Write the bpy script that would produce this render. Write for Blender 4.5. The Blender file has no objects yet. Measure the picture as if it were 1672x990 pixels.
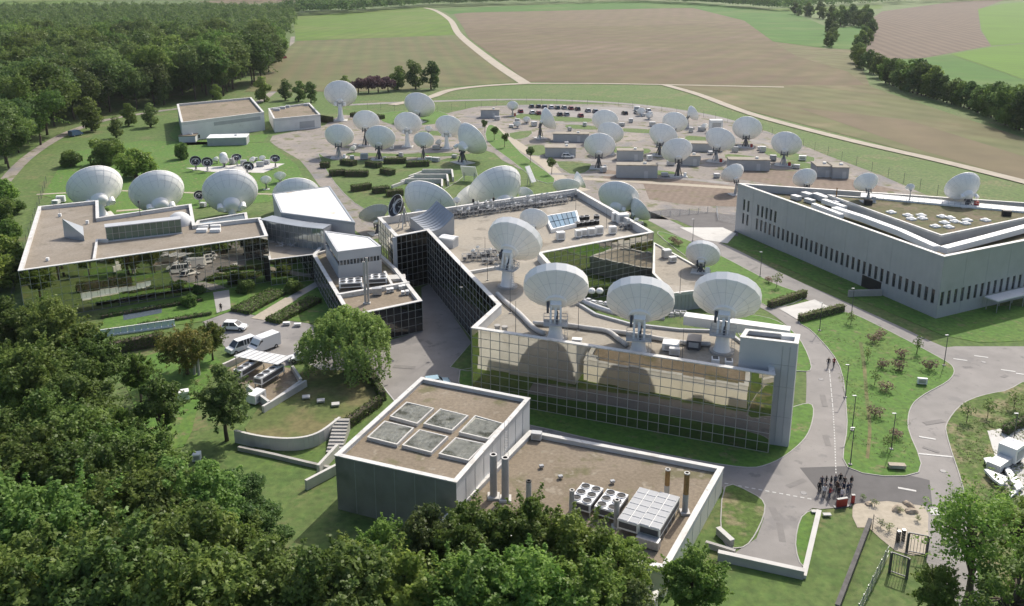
import bpy, bmesh, math, random
import numpy as np
from mathutils import Vector, Matrix
R = math.radians
random.seed(7); rng = np.random.default_rng(7)
SC = bpy.context.scene
COL = SC.collection

# ---------------------------------------------------------------- camera
F_PX, PITCH, CAM_H, PP_Y = 1474.0, R(15.8), 60.0, 363.0      # photo is 1672 x 990, its top cropped
cam = bpy.data.cameras.new('camera'); camo = bpy.data.objects.new('camera', cam); COL.objects.link(camo)
camo.location = (0, 0, CAM_H); camo.rotation_euler = (R(90) - PITCH, 0, 0)
cam.sensor_fit = 'HORIZONTAL'; cam.sensor_width = 36; cam.lens = 36 * F_PX / 1672
cam.shift_y = -(495 - PP_Y) / 1672; cam.clip_start = 1; cam.clip_end = 20000
SC.camera = camo

# ---------------------------------------------------------------- sky, sun, exposure
SUN_EL, SUN_AZ = R(44.5), R(30.5)                              # azimuth from +Y towards +X
w = bpy.data.worlds.new('World'); SC.world = w; w.use_nodes = True
nt = w.node_tree; bg = nt.nodes['Background']
sky = nt.nodes.new('ShaderNodeTexSky'); sky.sky_type = 'NISHITA'; sky.sun_disc = False
sky.sun_elevation = SUN_EL; sky.sun_rotation = SUN_AZ; sky.altitude = 150; sky.dust_density = 4.0; sky.air_density = 1.0
nt.links.new(sky.outputs[0], bg.inputs[0]); bg.inputs[1].default_value = 0.15
sl = bpy.data.lights.new('sun', 'SUN'); slo = bpy.data.objects.new('sun', sl); COL.objects.link(slo)
sl.energy = 3.5; sl.angle = R(0.6); sl.color = (1.0, 0.94, 0.84)
sd = Vector((math.sin(SUN_AZ) * math.cos(SUN_EL), math.cos(SUN_AZ) * math.cos(SUN_EL), math.sin(SUN_EL)))
slo.rotation_euler = sd.to_track_quat('Z', 'Y').to_euler(); slo.location = sd * 400
SC.view_settings.view_transform = 'Standard'; SC.view_settings.look = 'None'
SC.view_settings.exposure = 0.22; SC.view_settings.gamma = 1.0; SC.view_settings.use_curve_mapping = False
SC.cycles.use_denoising = True; SC.cycles.max_bounces = 6; SC.cycles.glossy_bounces = 3
SC.cycles.transparent_max_bounces = 4; SC.cycles.caustics_reflective = False; SC.cycles.caustics_refractive = False

# ---------------------------------------------------------------- helpers
_s, _c = math.sin(PITCH), math.cos(PITCH)
def G(px, py, z=0.0):
    """world point at height z that the photo shows at pixel (px, py)"""
    u = (px - 836) / F_PX; v = (PP_Y - py) / F_PX
    dx, dy, dz = u, _c + v * _s, -_s + v * _c
    k = (z - CAM_H) / dz
    return Vector((dx * k, dy * k, z))
def PIX(p):
    d = p[1] * _c - (p[2] - CAM_H) * _s; up = p[1] * _s + (p[2] - CAM_H) * _c
    return 836 + F_PX * p[0] / d, PP_Y - F_PX * up / d, d
def XY(pts, z=0.0): return [G(x, y, z).xy for x, y in pts]
def area2(p): return sum(p[i - 1][0] * p[i][1] - p[i][0] * p[i - 1][1] for i in range(len(p)))
def ccw(p):
    p = [Vector((a[0], a[1])) for a in p]
    return p if area2(p) > 0 else p[::-1]
def smooth(pts, n=4, closed=True):
    """Catmull-Rom through the points"""
    P = [Vector(p) for p in pts]; out = []; m = len(P)
    for i in range(m if closed else m - 1):
        g = (lambda k: P[k % m]) if closed else (lambda k: P[max(0, min(m - 1, k))])
        a, b, c, d = g(i - 1), g(i), g(i + 1), g(i + 2)
        for k in range(n):
            t = k / n
            out.append(0.5 * ((2 * b) + (c - a) * t + (2 * a - 5 * b + 4 * c - d) * t * t + (3 * b - a - 3 * c + d) * t ** 3))
    if not closed: out.append(P[-1])
    return out
def inset(poly, d):
    """inward offset (positive d) of a ccw polygon with mitres"""
    n = len(poly); out = []
    for i in range(n):
        a, b, c = poly[i - 1], poly[i], poly[(i + 1) % n]
        u = (b - a).normalized(); v = (c - b).normalized()
        n1 = Vector((-u.y, u.x)); n2 = Vector((-v.y, v.x))
        k = 1 + n1.dot(n2)
        out.append(b + (n1 + n2) * (d / max(k, 0.25)))
    return out

# ---------------------------------------------------------------- materials
def _n(t, kind, **kw):
    nd = t.nodes.new(kind)
    for k, v in kw.items(): setattr(nd, k, v)
    return nd
def _mixc(t, fac, a, b):
    m = _n(t, 'ShaderNodeMix', data_type='RGBA')
    for sock, v in ((m.inputs[0], fac), (m.inputs[6], a), (m.inputs[7], b)):
        if hasattr(v, 'is_output'): t.links.new(v, sock)
        elif isinstance(v, (int, float)): sock.default_value = v
        else: sock.default_value = (*v, 1)
    return m.outputs[2]
def _noise(t, scale, detail=4.0, vec=None, rough=0.55):
    nz = _n(t, 'ShaderNodeTexNoise'); nz.inputs['Scale'].default_value = scale; nz.inputs['Detail'].default_value = detail
    nz.inputs['Roughness'].default_value = rough
    if vec is not None: t.links.new(vec, nz.inputs['Vector'])
    return nz.outputs[0]
def _ramp(t, x, lo, hi):
    m = _n(t, 'ShaderNodeMapRange'); m.inputs[1].default_value = lo; m.inputs[2].default_value = hi
    t.links.new(x, m.inputs[0]); return m.outputs[0]
MATS = {}
def mat(name, col, rough=0.7, metal=0.0, var=None, layers=(), bump=None, stripes=None, spec=0.4, objrand=0.0):
    """var=(scale,amount) value mottling; layers=[(scale, lo, hi, colour)] noise patches; stripes=(angle, spacing, colour, amount)"""
    m = bpy.data.materials.new(name); m.use_nodes = True; t = m.node_tree; b = t.nodes['Principled BSDF']
    b.inputs['Roughness'].default_value = rough; b.inputs['Metallic'].default_value = metal
    b.inputs['Specular IOR Level'].default_value = spec
    tc = _n(t, 'ShaderNodeTexCoord').outputs['Object']
    c = (*col, 1); cur = None
    def cu(): return cur if cur is not None else col
    for i, (sc, lo, hi, lc) in enumerate(layers):
        mp = _n(t, 'ShaderNodeMapping'); mp.inputs[1].default_value = (13.7 * i, 7.1 * i, 3.3 * i); t.links.new(tc, mp.inputs[0])
        cur = _mixc(t, _ramp(t, _noise(t, sc, 5, mp.outputs[0]), lo, hi), cu(), lc)
    if stripes:
        an, sp, scol, am = stripes
        mp = _n(t, 'ShaderNodeMapping'); mp.inputs[2].default_value = (0, 0, an); t.links.new(tc, mp.inputs[0])
        wv = _n(t, 'ShaderNodeTexWave'); wv.inputs['Scale'].default_value = 0.314 / sp; wv.inputs['Distortion'].default_value = 0.6
        wv.inputs['Detail'].default_value = 2; wv.inputs['Detail Scale'].default_value = 0.4
        t.links.new(mp.outputs[0], wv.inputs[0])
        f = _n(t, 'ShaderNodeMath', operation='MULTIPLY'); t.links.new(wv.outputs[1], f.inputs[0]); f.inputs[1].default_value = am
        cur = _mixc(t, f.outputs[0], cu(), scol)
    if var:
        sc, am = var
        x = _noise(t, sc, 6, tc)
        mr = _n(t, 'ShaderNodeMapRange'); t.links.new(x, mr.inputs[0]); mr.inputs[1].default_value = 0.3; mr.inputs[2].default_value = 0.7
        mr.inputs[3].default_value = 1 - am; mr.inputs[4].default_value = 1 + am
        h = _n(t, 'ShaderNodeHueSaturation'); t.links.new(mr.outputs[0], h.inputs['Value'])
        if cur is None: h.inputs['Color'].default_value = c
        else: t.links.new(cur, h.inputs['Color'])
        cur = h.outputs[0]
    if objrand:
        oi = _n(t, 'ShaderNodeObjectInfo'); mr = _n(t, 'ShaderNodeMapRange'); t.links.new(oi.outputs['Random'], mr.inputs[0])
        mr.inputs[3].default_value = 1 - objrand; mr.inputs[4].default_value = 1 + objrand
        h = _n(t, 'ShaderNodeHueSaturation'); t.links.new(mr.outputs[0], h.inputs['Value'])
        if cur is None: h.inputs['Color'].default_value = c
        else: t.links.new(cur, h.inputs['Color'])
        cur = h.outputs[0]
    if cur is None: b.inputs['Base Color'].default_value = c
    else: t.links.new(cur, b.inputs['Base Color'])
    m.diffuse_color = c
    if bump:
        sc, st, dist = bump
        bp = _n(t, 'ShaderNodeBump'); bp.inputs['Strength'].default_value = st; bp.inputs['Distance'].default_value = dist
        t.links.new(_noise(t, sc, 5, tc), bp.inputs['Height']); t.links.new(bp.outputs[0], b.inputs['Normal'])
    MATS[name] = m; return m
def leafmat(name, col, col2, transl=0.3):
    m = bpy.data.materials.new(name); m.use_nodes = True; t = m.node_tree
    for nd in list(t.nodes): t.nodes.remove(nd)
    out = _n(t, 'ShaderNodeOutputMaterial')
    at = _n(t, 'ShaderNodeAttribute'); at.attribute_name = 'tint'
    oi = _n(t, 'ShaderNodeObjectInfo')
    c = _mixc(t, at.outputs['Fac'], col, col2)
    mr = _n(t, 'ShaderNodeMapRange'); t.links.new(oi.outputs['Random'], mr.inputs[0]); mr.inputs[3].default_value = 0.82; mr.inputs[4].default_value = 1.5
    h = _n(t, 'ShaderNodeHueSaturation'); t.links.new(mr.outputs[0], h.inputs['Value']); t.links.new(c, h.inputs['Color'])
    mr2 = _n(t, 'ShaderNodeMapRange'); fr = _n(t, 'ShaderNodeMath', operation='FRACT'); ml = _n(t, 'ShaderNodeMath', operation='MULTIPLY')
    t.links.new(oi.outputs['Random'], ml.inputs[0]); ml.inputs[1].default_value = 17.0; t.links.new(ml.outputs[0], fr.inputs[0])
    t.links.new(fr.outputs[0], mr2.inputs[0]); mr2.inputs[3].default_value = 0.480; mr2.inputs[4].default_value = 0.518
    t.links.new(mr2.outputs[0], h.inputs['Hue'])
    d = _n(t, 'ShaderNodeBsdfDiffuse'); tr = _n(t, 'ShaderNodeBsdfTranslucent'); mx = _n(t, 'ShaderNodeMixShader')
    t.links.new(h.outputs[0], d.inputs[0]); t.links.new(h.outputs[0], tr.inputs[0]); mx.inputs[0].default_value = transl
    t.links.new(d.outputs[0], mx.inputs[1]); t.links.new(tr.outputs[0], mx.inputs[2])
    gl = _n(t, 'ShaderNodeBsdfGlossy'); gl.inputs['Roughness'].default_value = 0.45; gl.inputs[0].default_value = (1, 1, 1, 1)
    m2 = _n(t, 'ShaderNodeMixShader'); m2.inputs[0].default_value = 0.012
    t.links.new(mx.outputs[0], m2.inputs[1]); t.links.new(gl.outputs[0], m2.inputs[2]); t.links.new(m2.outputs[0], out.inputs[0])
    m.diffuse_color = (*col, 1); MATS[name] = m; return m

mat('grass', (0.088, 0.148, 0.028), 0.9, var=(0.9, 0.28), layers=[(0.03, 0.45, 0.62, (0.12, 0.155, 0.05)), (0.11, 0.54, 0.66, (0.16, 0.155, 0.065)), (1.4, 0.52, 0.66, (0.065, 0.12, 0.024)), (0.35, 0.55, 0.64, (0.07, 0.125, 0.026))], stripes=(R(35), 1.3, (0.085, 0.14, 0.033), 0.5), bump=(6, 0.5, 0.05))
mat('lawn_bright', (0.085, 0.178, 0.022), 0.9, var=(1.2, 0.25), layers=[(0.12, 0.5, 0.64, (0.11, 0.175, 0.03)), (0.5, 0.58, 0.68, (0.18, 0.17, 0.075)), (1.6, 0.52, 0.66, (0.065, 0.14, 0.022))], stripes=(R(-25), 1.2, (0.082, 0.165, 0.03), 0.5), bump=(7, 0.5, 0.05))
mat('lawn_dry', (0.10, 0.13, 0.035), 0.9, var=(1.2, 0.25), layers=[(0.16, 0.45, 0.6, (0.16, 0.145, 0.06))], bump=(7, 0.5, 0.05))
mat('lawn_weedy', (0.09, 0.14, 0.03), 0.95, var=(1.6, 0.35), layers=[(0.35, 0.48, 0.6, (0.21, 0.19, 0.10)), (0.8, 0.55, 0.7, (0.07, 0.13, 0.025))], bump=(5, 0.7, 0.08))
mat('asphalt', (0.245, 0.23, 0.215), 0.85, var=(0.35, 0.10), layers=[(0.07, 0.45, 0.6, (0.275, 0.257, 0.24)), (2.5, 0.62, 0.75, (0.21, 0.198, 0.188)), (0.16, 0.60, 0.64, (0.215, 0.203, 0.193)), (0.45, 0.63, 0.70, (0.19, 0.18, 0.172))], bump=(9, 0.2, 0.01))
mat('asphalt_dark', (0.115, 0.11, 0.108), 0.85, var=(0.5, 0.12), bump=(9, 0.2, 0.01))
mat('asphalt_patch', (0.215, 0.202, 0.19), 0.9, var=(0.8, 0.1))
mat('gravel_pink', (0.245, 0.220, 0.195), 0.95, var=(1.3, 0.15), layers=[(0.06, 0.45, 0.6, (0.30, 0.265, 0.23)), (0.25, 0.54, 0.64, (0.15, 0.155, 0.075)), (0.09, 0.55, 0.63, (0.21, 0.20, 0.195))], bump=(5, 0.4, 0.03))
mat('sand_path', (0.42, 0.37, 0.29), 0.95, var=(1.5, 0.12), bump=(5, 0.4, 0.02))
mat('soil', (0.195, 0.15, 0.115), 0.95, var=(0.8, 0.16), layers=[(0.15, 0.55, 0.7, (0.15, 0.14, 0.07))], stripes=(R(20), 2.0, (0.24, 0.19, 0.15), 0.4), bump=(4, 0.5, 0.05))
mat('track', (0.40, 0.355, 0.285), 0.95, var=(0.2, 0.12))
mat('f_green', (0.090, 0.165, 0.008), 0.95, var=(0.05, 0.14), layers=[(0.012, 0.45, 0.62, (0.125, 0.170, 0.028))], stripes=(R(8), 14, (0.08, 0.135, 0.018), 0.5))
mat('f_green2', (0.048, 0.135, 0.008), 0.95, var=(0.05, 0.15), layers=[(0.01, 0.5, 0.65, (0.085, 0.15, 0.024))])
mat('f_lime', (0.090, 0.190, 0.006), 0.95, var=(0.02, 0.10), stripes=(R(65), 9, (0.075, 0.145, 0.014), 0.5))
mat('f_stubble', (0.130, 0.114, 0.050), 0.95, var=(0.06, 0.16), layers=[(0.008, 0.45, 0.6, (0.13, 0.14, 0.05))], stripes=(R(-8), 11, (0.10, 0.118, 0.04), 0.65))
mat('f_brown', (0.138, 0.100, 0.060), 0.95, var=(0.05, 0.16), layers=[(0.006, 0.47, 0.6, (0.135, 0.112, 0.052)), (0.02, 0.52, 0.66, (0.155, 0.125, 0.065)), (0.004, 0.5, 0.58, (0.168, 0.122, 0.08))], stripes=(R(28), 16, (0.115, 0.105, 0.045), 0.55))
mat('f_brown_pale', (0.160, 0.120, 0.076), 0.95, var=(0.05, 0.15), layers=[(0.008, 0.45, 0.6, (0.15, 0.122, 0.065))], stripes=(R(10), 18, (0.14, 0.115, 0.06), 0.5))
mat('f_plough', (0.115, 0.086, 0.060), 0.95, var=(0.05, 0.14), stripes=(R(10), 9, (0.20, 0.15, 0.105), 0.5))
mat('f_tan', (0.130, 0.108, 0.052), 0.95, var=(0.06, 0.16), layers=[(0.010, 0.45, 0.58, (0.115, 0.125, 0.045)), (0.03, 0.55, 0.7, (0.20, 0.155, 0.09))], stripes=(R(-33), 13, (0.155, 0.155, 0.07), 0.5))
mat('white_paint', (0.78, 0.78, 0.76), 0.55, var=(0.6, 0.05))
mat('line_paint', (0.52, 0.515, 0.49), 0.7, var=(3, 0.12))
mat('dish_white', (0.86, 0.85, 0.815), 0.42, var=(6, 0.03), layers=[(3.5, 0.55, 0.75, (0.78, 0.765, 0.72)), (14, 0.62, 0.78, (0.70, 0.68, 0.63))])
mat('dish_dark', (0.03, 0.03, 0.033), 0.5)
mat('dish_ring', (0.55, 0.55, 0.55), 0.5)
mat('steel', (0.42, 0.43, 0.44), 0.45, metal=0.5, var=(2, 0.1))
mat('steel_dark', (0.09, 0.092, 0.10), 0.5, metal=0.2)
mat('concrete', (0.40, 0.385, 0.36), 0.9, var=(0.5, 0.10), layers=[(0.25, 0.55, 0.7, (0.31, 0.295, 0.27))], bump=(6, 0.2, 0.02))
mat('panel_cream', (0.70, 0.675, 0.60), 0.6, var=(0.3, 0.06), layers=[(0.4, 0.6, 0.75, (0.60, 0.57, 0.49))])
mat('concrete_light', (0.56, 0.545, 0.51), 0.85, var=(0.5, 0.08), layers=[(0.3, 0.58, 0.72, (0.45, 0.43, 0.40))])
mat('coping', (0.62, 0.61, 0.58), 0.6, var=(0.7, 0.10), layers=[(0.5, 0.56, 0.70, (0.50, 0.475, 0.43)), (1.8, 0.6, 0.7, (0.42, 0.40, 0.36))])
mat('parapet_in', (0.58, 0.58, 0.57), 0.7, var=(0.6, 0.08))
mat('wall_core', (0.05, 0.05, 0.05), 0.8)
mat('roof_gravel', (0.245, 0.21, 0.165), 0.95, var=(2.5, 0.16), layers=[(0.12, 0.45, 0.6, (0.28, 0.245, 0.20)), (0.35, 0.6, 0.75, (0.19, 0.165, 0.125))], bump=(7, 0.5, 0.03))
mat('roof_brown', (0.215, 0.175, 0.125), 0.95, var=(2.5, 0.18), layers=[(0.10, 0.45, 0.6, (0.25, 0.205, 0.15)), (0.3, 0.56, 0.66, (0.16, 0.145, 0.08)), (0.7, 0.6, 0.68, (0.29, 0.25, 0.19))], bump=(7, 0.5, 0.03))
mat('roof_beige', (0.335, 0.30, 0.245), 0.95, var=(2.0, 0.10), layers=[(0.12, 0.45, 0.62, (0.30, 0.275, 0.23)), (0.3, 0.56, 0.66, (0.235, 0.21, 0.17)), (0.09, 0.58, 0.62, (0.38, 0.345, 0.29))], bump=(7, 0.4, 0.02))
mat('roof_grey_brown', (0.225, 0.195, 0.155), 0.95, var=(2.5, 0.14), layers=[(0.14, 0.48, 0.62, (0.255, 0.225, 0.185))], bump=(7, 0.5, 0.03))
mat('roof_white', (0.74, 0.735, 0.70), 0.6, var=(0.5, 0.06), layers=[(0.22, 0.62, 0.70, (0.50, 0.42, 0.31)), (0.6, 0.58, 0.75, (0.66, 0.66, 0.64))])
mat('roof_sedum', (0.115, 0.108, 0.052), 0.95, var=(1.5, 0.25), layers=[(0.15, 0.48, 0.62, (0.165, 0.13, 0.085)), (0.6, 0.52, 0.66, (0.085, 0.105, 0.035))], bump=(5, 0.6, 0.05))
mat('panel_grey', (0.42, 0.43, 0.445), 0.45, metal=0.15, var=(0.4, 0.05), stripes=(0, 0.45, (0.39, 0.40, 0.42), 0.4), layers=[(0.22, 0.56, 0.72, (0.385, 0.39, 0.40))])
mat('panel_pale', (0.50, 0.51, 0.52), 0.5, metal=0.1, var=(0.4, 0.05))
mat('panel_white', (0.66, 0.66, 0.65), 0.6, var=(0.3, 0.06), layers=[(0.4, 0.6, 0.75, (0.55, 0.54, 0.52))])
mat('zinc', (0.33, 0.355, 0.38), 0.4, metal=0.35, var=(0.5, 0.08))
mat('shed_grey', (0.38, 0.39, 0.40), 0.6, var=(0.6, 0.06))
mat('mullion', (0.38, 0.375, 0.35), 0.5, var=(1, 0.05))
mat('glass_mirror', (0.49, 0.475, 0.42), 0.02, metal=1.0, objrand=0.05)
mat('glass_dark', (0.125, 0.125, 0.12), 0.03, metal=1.0, objrand=0.12)
mat('glass_window', (0.035, 0.04, 0.045), 0.06, spec=0.6, objrand=0.3)
mat('glass_blue', (0.09, 0.18, 0.26), 0.35, spec=0.35, objrand=0.25)
mat('glass_pale', (0.42, 0.47, 0.49), 0.08, metal=0.7, objrand=0.15)
mat('glass_green', (0.10, 0.155, 0.11), 0.15, spec=0.7, objrand=0.2)
mat('grille', (0.46, 0.45, 0.38), 0.8, var=(1.5, 0.25), layers=[(0.5, 0.52, 0.64, (0.18, 0.18, 0.13)), (2.6, 0.55, 0.7, (0.56, 0.55, 0.48))])
mat('balustrade_glass', (0.58, 0.67, 0.70), 0.2)
mat('pond_water', (0.10, 0.125, 0.15), 0.12, var=(0.4, 0.1))
mat('panel_dark', (0.26, 0.26, 0.235), 0.8, var=(0.5, 0.12), layers=[(0.3, 0.5, 0.7, (0.19, 0.195, 0.165))])
mat('stone_dark', (0.12, 0.115, 0.11), 0.9, var=(1.5, 0.25), bump=(4, 0.6, 0.05))
mat('black', (0.02, 0.02, 0.02), 0.6)
mat('rubber', (0.025, 0.025, 0.027), 0.8)
mat('rust', (0.26, 0.15, 0.055), 0.8, var=(2, 0.25))
mat('red', (0.32, 0.03, 0.025), 0.5)
mat('pipe_grey', (0.48, 0.47, 0.45), 0.6, var=(1, 0.1))
mat('car_white', (0.80, 0.80, 0.79), 0.25, spec=0.6)
mat('rock', (0.40, 0.33, 0.25), 0.9, var=(1.5, 0.25), bump=(3, 0.6, 0.1))
mat('bark', (0.10, 0.08, 0.06), 0.95, var=(3, 0.25), bump=(5, 0.6, 0.05))
leafmat('leaf_oak', (0.078, 0.140, 0.030), (0.195, 0.270, 0.068), 0.52)
leafmat('leaf_dark', (0.060, 0.112, 0.032), (0.150, 0.212, 0.064), 0.5)
leafmat('leaf_bright', (0.100, 0.175, 0.030), (0.235, 0.315, 0.072), 0.54)
leafmat('leaf_willow', (0.16, 0.225, 0.058), (0.29, 0.35, 0.105), 0.52)
leafmat('leaf_autumn', (0.075, 0.125, 0.028), (0.215, 0.165, 0.045), 0.45)
leafmat('leaf_purple', (0.09, 0.05, 0.06), (0.17, 0.10, 0.105), 0.3)
leafmat('leaf_hedge', (0.055, 0.095, 0.022), (0.11, 0.16, 0.04), 0.3)
leafmat('leaf_shrub', (0.24, 0.17, 0.13), (0.30, 0.25, 0.17), 0.4)
leafmat('leaf_weed', (0.11, 0.18, 0.045), (0.23, 0.25, 0.11), 0.45)

# ---------------------------------------------------------------- mesh builder and object helpers
class MB:
    def __init__(s): s.v = []; s.f = []
    def quad(s, a, b, c, d):
        n = len(s.v); s.v += [tuple(a), tuple(b), tuple(c), tuple(d)]; s.f.append((n, n + 1, n + 2, n + 3)); return s
    def poly(s, pts):
        n = len(s.v); s.v += [tuple(p) for p in pts]; s.f.append(tuple(range(n, n + len(pts)))); return s
    def prism(s, poly, z0, z1, bottom=False, top=True):
        p = ccw(poly); k = len(p); n = len(s.v)
        s.v += [(a[0], a[1], z0) for a in p] + [(a[0], a[1], z1) for a in p]
        for i in range(k):
            j = (i + 1) % k; s.f.append((n + i, n + j, n + k + j, n + k + i))
        if top: s.f.append(tuple(range(n + k, n + 2 * k)))
        if bottom: s.f.append(tuple(range(n + k - 1, n - 1, -1)))
        return s
    def ring(s, outer, inner, z0, z1, only=None):
        k = len(outer); n = len(s.v)
        for z in (z0, z1):
            s.v += [(a[0], a[1], z) for a in outer]; s.v += [(a[0], a[1], z) for a in inner]
        for i in range(k):
            j = (i + 1) % k; o0, o1, i0, i1 = n + i, n + j, n + k + i, n + k + j; t = 2 * k
            if only is not None and i not in only: continue
            if only is not None and (i - 1) % k not in only: s.f.append((o0, o0 + t, i0 + t, i0))
            if only is not None and j not in only: s.f.append((o1, i1, i1 + t, o1 + t))
            s.f += [(o0, o1, o1 + t, o0 + t), (i1, i0, i0 + t, i1 + t), (o0 + t, o1 + t, i1 + t, i0 + t), (o1, o0, i0, i1)]
        return s
    def box(s, c, d, rz=0.0, m=None):
        """centre c, full size d"""
        n = len(s.v); cz, sz = math.cos(rz), math.sin(rz)
        for z in (-.5, .5):
            for x, y in ((-.5, -.5), (.5, -.5), (.5, .5), (-.5, .5)):
                X, Y, Z = x * d[0], y * d[1], z * d[2]
                if m is not None: q = m @ Vector((X, Y, Z)); s.v.append((c[0] + q.x, c[1] + q.y, c[2] + q.z))
                else: s.v.append((c[0] + X * cz - Y * sz, c[1] + X * sz + Y * cz, c[2] + Z))
        s.f += [(n, n + 3, n + 2, n + 1), (n + 4, n + 5, n + 6, n + 7), (n, n + 1, n + 5, n + 4), (n + 1, n + 2, n + 6, n + 5), (n + 2, n + 3, n + 7, n + 6), (n + 3, n, n + 4, n + 7)]
        return s
    def bar(s, a, b, w, h=None):
        a, b = Vector(a), Vector(b); d = b - a; L = d.length
        if L < 1e-6: return s
        q = d.to_track_quat('X', 'Z').to_matrix()
        return s.box((a + b) / 2, (L, w, h or w), m=q)
    def tube(s, pts, r, seg=8, cap=True):
        P = [Vector(p) for p in pts]; k = len(P); rs = r if hasattr(r, '__len__') else [r] * k; n = len(s.v)
        for i, p in enumerate(P):
            d = (P[min(i + 1, k - 1)] - P[max(i - 1, 0)]).normalized()
            u = d.cross(Vector((0, 0, 1)) if abs(d.z) < 0.95 else Vector((1, 0, 0))).normalized(); v = d.cross(u)
            for j in range(seg):
                a = 2 * math.pi * j / seg; q = p + (u * math.cos(a) + v * math.sin(a)) * rs[i]; s.v.append(tuple(q))
        for i in range(k - 1):
            for j in range(seg):
                a, b = n + i * seg + j, n + i * seg + (j + 1) % seg; s.f.append((a, a + seg, b + seg, b))
        if cap:
            s.f.append(tuple(n + j for j in range(seg))); s.f.append(tuple(n + (k - 1) * seg + j for j in range(seg - 1, -1, -1)))
        return s
    def lathe(s, prof, seg=24, c=(0, 0, 0)):
        """prof: (r, z) list from top axis round to the end; r=0 makes a pole"""
        n0 = []
        for r, z in prof:
            n0.append(len(s.v))
            if r < 1e-6: s.v.append((c[0], c[1], c[2] + z))
            else: s.v += [(c[0] + r * math.cos(2 * math.pi * j / seg), c[1] + r * math.sin(2 * math.pi * j / seg), c[2] + z) for j in range(seg)]
        for i in range(len(prof) - 1):
            a, b = n0[i], n0[i + 1]; pa, pb = prof[i][0] < 1e-6, prof[i + 1][0] < 1e-6
            for j in range(seg):
                k = (j + 1) % seg
                if pa and pb: continue
                if pa: s.f.append((a, b + j, b + k))
                elif pb: s.f.append((a + j, b, a + k))
                else: s.f.append((a + j, b + j, b + k, a + k))
        return s
    def mesh(s, name, m=None, sm=False, off=None):
        me = bpy.data.meshes.new(name)
        v = s.v if off is None else [(a[0] - off[0], a[1] - off[1], a[2] - off[2]) for a in s.v]
        me.from_pydata(v, [], s.f); me.validate(clean_customdata=False)
        if m: me.materials.append(MATS[m])
        if sm: me.polygons.foreach_set('use_smooth', [True] * len(me.polygons))
        me.update(); return me
    def build(s, name, m, parent=None, sm=False):
        """vertices given in world space; object sits in its parent's space"""
        off = WL.get(parent.name, Vector()) if parent else None
        me = s.mesh(name, m, sm, off); o = bpy.data.objects.new(name, me); COL.objects.link(o)
        if parent: o.parent = parent; WL[o.name] = off
        return o
WL = {}                                                        # world location of empties and of their parts' frames
def tag(o, label=None, cat=None, group=None, kind=None):
    if label: o['label'] = label
    if cat: o['category'] = cat
    if group: o['group'] = group
    if kind: o['kind'] = kind
    return o
def thing(name, label, cat, loc=(0, 0, 0), rz=0.0, group=None):
    o = bpy.data.objects.new(name, None); COL.objects.link(o); o.location = loc; o.rotation_euler = (0, 0, rz)
    o.empty_display_size = 0.5; WL[o.name] = Vector(loc); return tag(o, label, cat, group)
def put(name, me, parent=None, loc=(0, 0, 0), rot=(0, 0, 0), sc=(1, 1, 1)):
    """object around shared mesh data, in its parent's space"""
    o = bpy.data.objects.new(name, me); COL.objects.link(o)
    o.location = loc; o.rotation_euler = rot; o.scale = sc if hasattr(sc, '__len__') else (sc,) * 3
    if parent: o.parent = parent
    return o
def copy_tree(o, parent=None):
    c = o.copy(); COL.objects.link(c); c.parent = parent
    if parent is None: WL[c.name] = Vector(o.location)
    for ch in o.children: copy_tree(ch, c)
    return c
def struct(name, mb, m, sm=False):
    return tag(mb.build(name, m, None, sm), kind='structure')
def frame_on(px, py, z): return G(px, py, z)
# ================================================================ THE SETTING: ground, fields, roads, lawns
def sheet(name, pts, m, z, sm=0, jit=0.0):
    p = XY(pts)
    if sm: p = smooth(p, sm)
    p = ccw(p)
    if jit: p = [a + Vector((random.uniform(-jit, jit), random.uniform(-jit, jit))) for a in p]
    return struct(name, MB().poly([(a.x, a.y, z) for a in p]), m)
def strip(name, pts, wid, m, z, n=6, px=True):
    c = smooth(XY(pts) if px else [Vector(p) for p in pts], n, False); mb = MB(); L = []; Rr = []
    for i, p in enumerate(c):
        d = (c[min(i + 1, len(c) - 1)] - c[max(i - 1, 0)]).normalized(); nn = Vector((-d.y, d.x)); ww = wid[0] + (wid[1] - wid[0]) * i / (len(c) - 1) if hasattr(wid, '__len__') else wid
        L.append(p + nn * ww / 2); Rr.append(p - nn * ww / 2)
    for i in range(len(c) - 1):
        mb.quad((*Rr[i], z), (*Rr[i + 1], z), (*L[i + 1], z), (*L[i], z))
    return struct(name, mb, m)
def lawn(pts, m='lawn_bright', z=0.11, sm=4, kerb=True):
    p = XY(pts)
    if sm: p = smooth(p, sm)
    p = ccw(p)
    o = struct('lawn', MB().prism(p, -0.02, z), m)
    if kerb:
        struct('kerb', MB().ring(inset(p, -0.13), inset(p, -0.004), -0.02, z + 0.012), 'concrete')
    return o
# one sheet to the horizon
g = MB(); S = 9000.0; N = 12
g.quad((-S, -400, 0), (S, -400, 0), (S, 2 * S, 0), (-S, 2 * S, 0)); struct('ground', g, 'grass')
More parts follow.
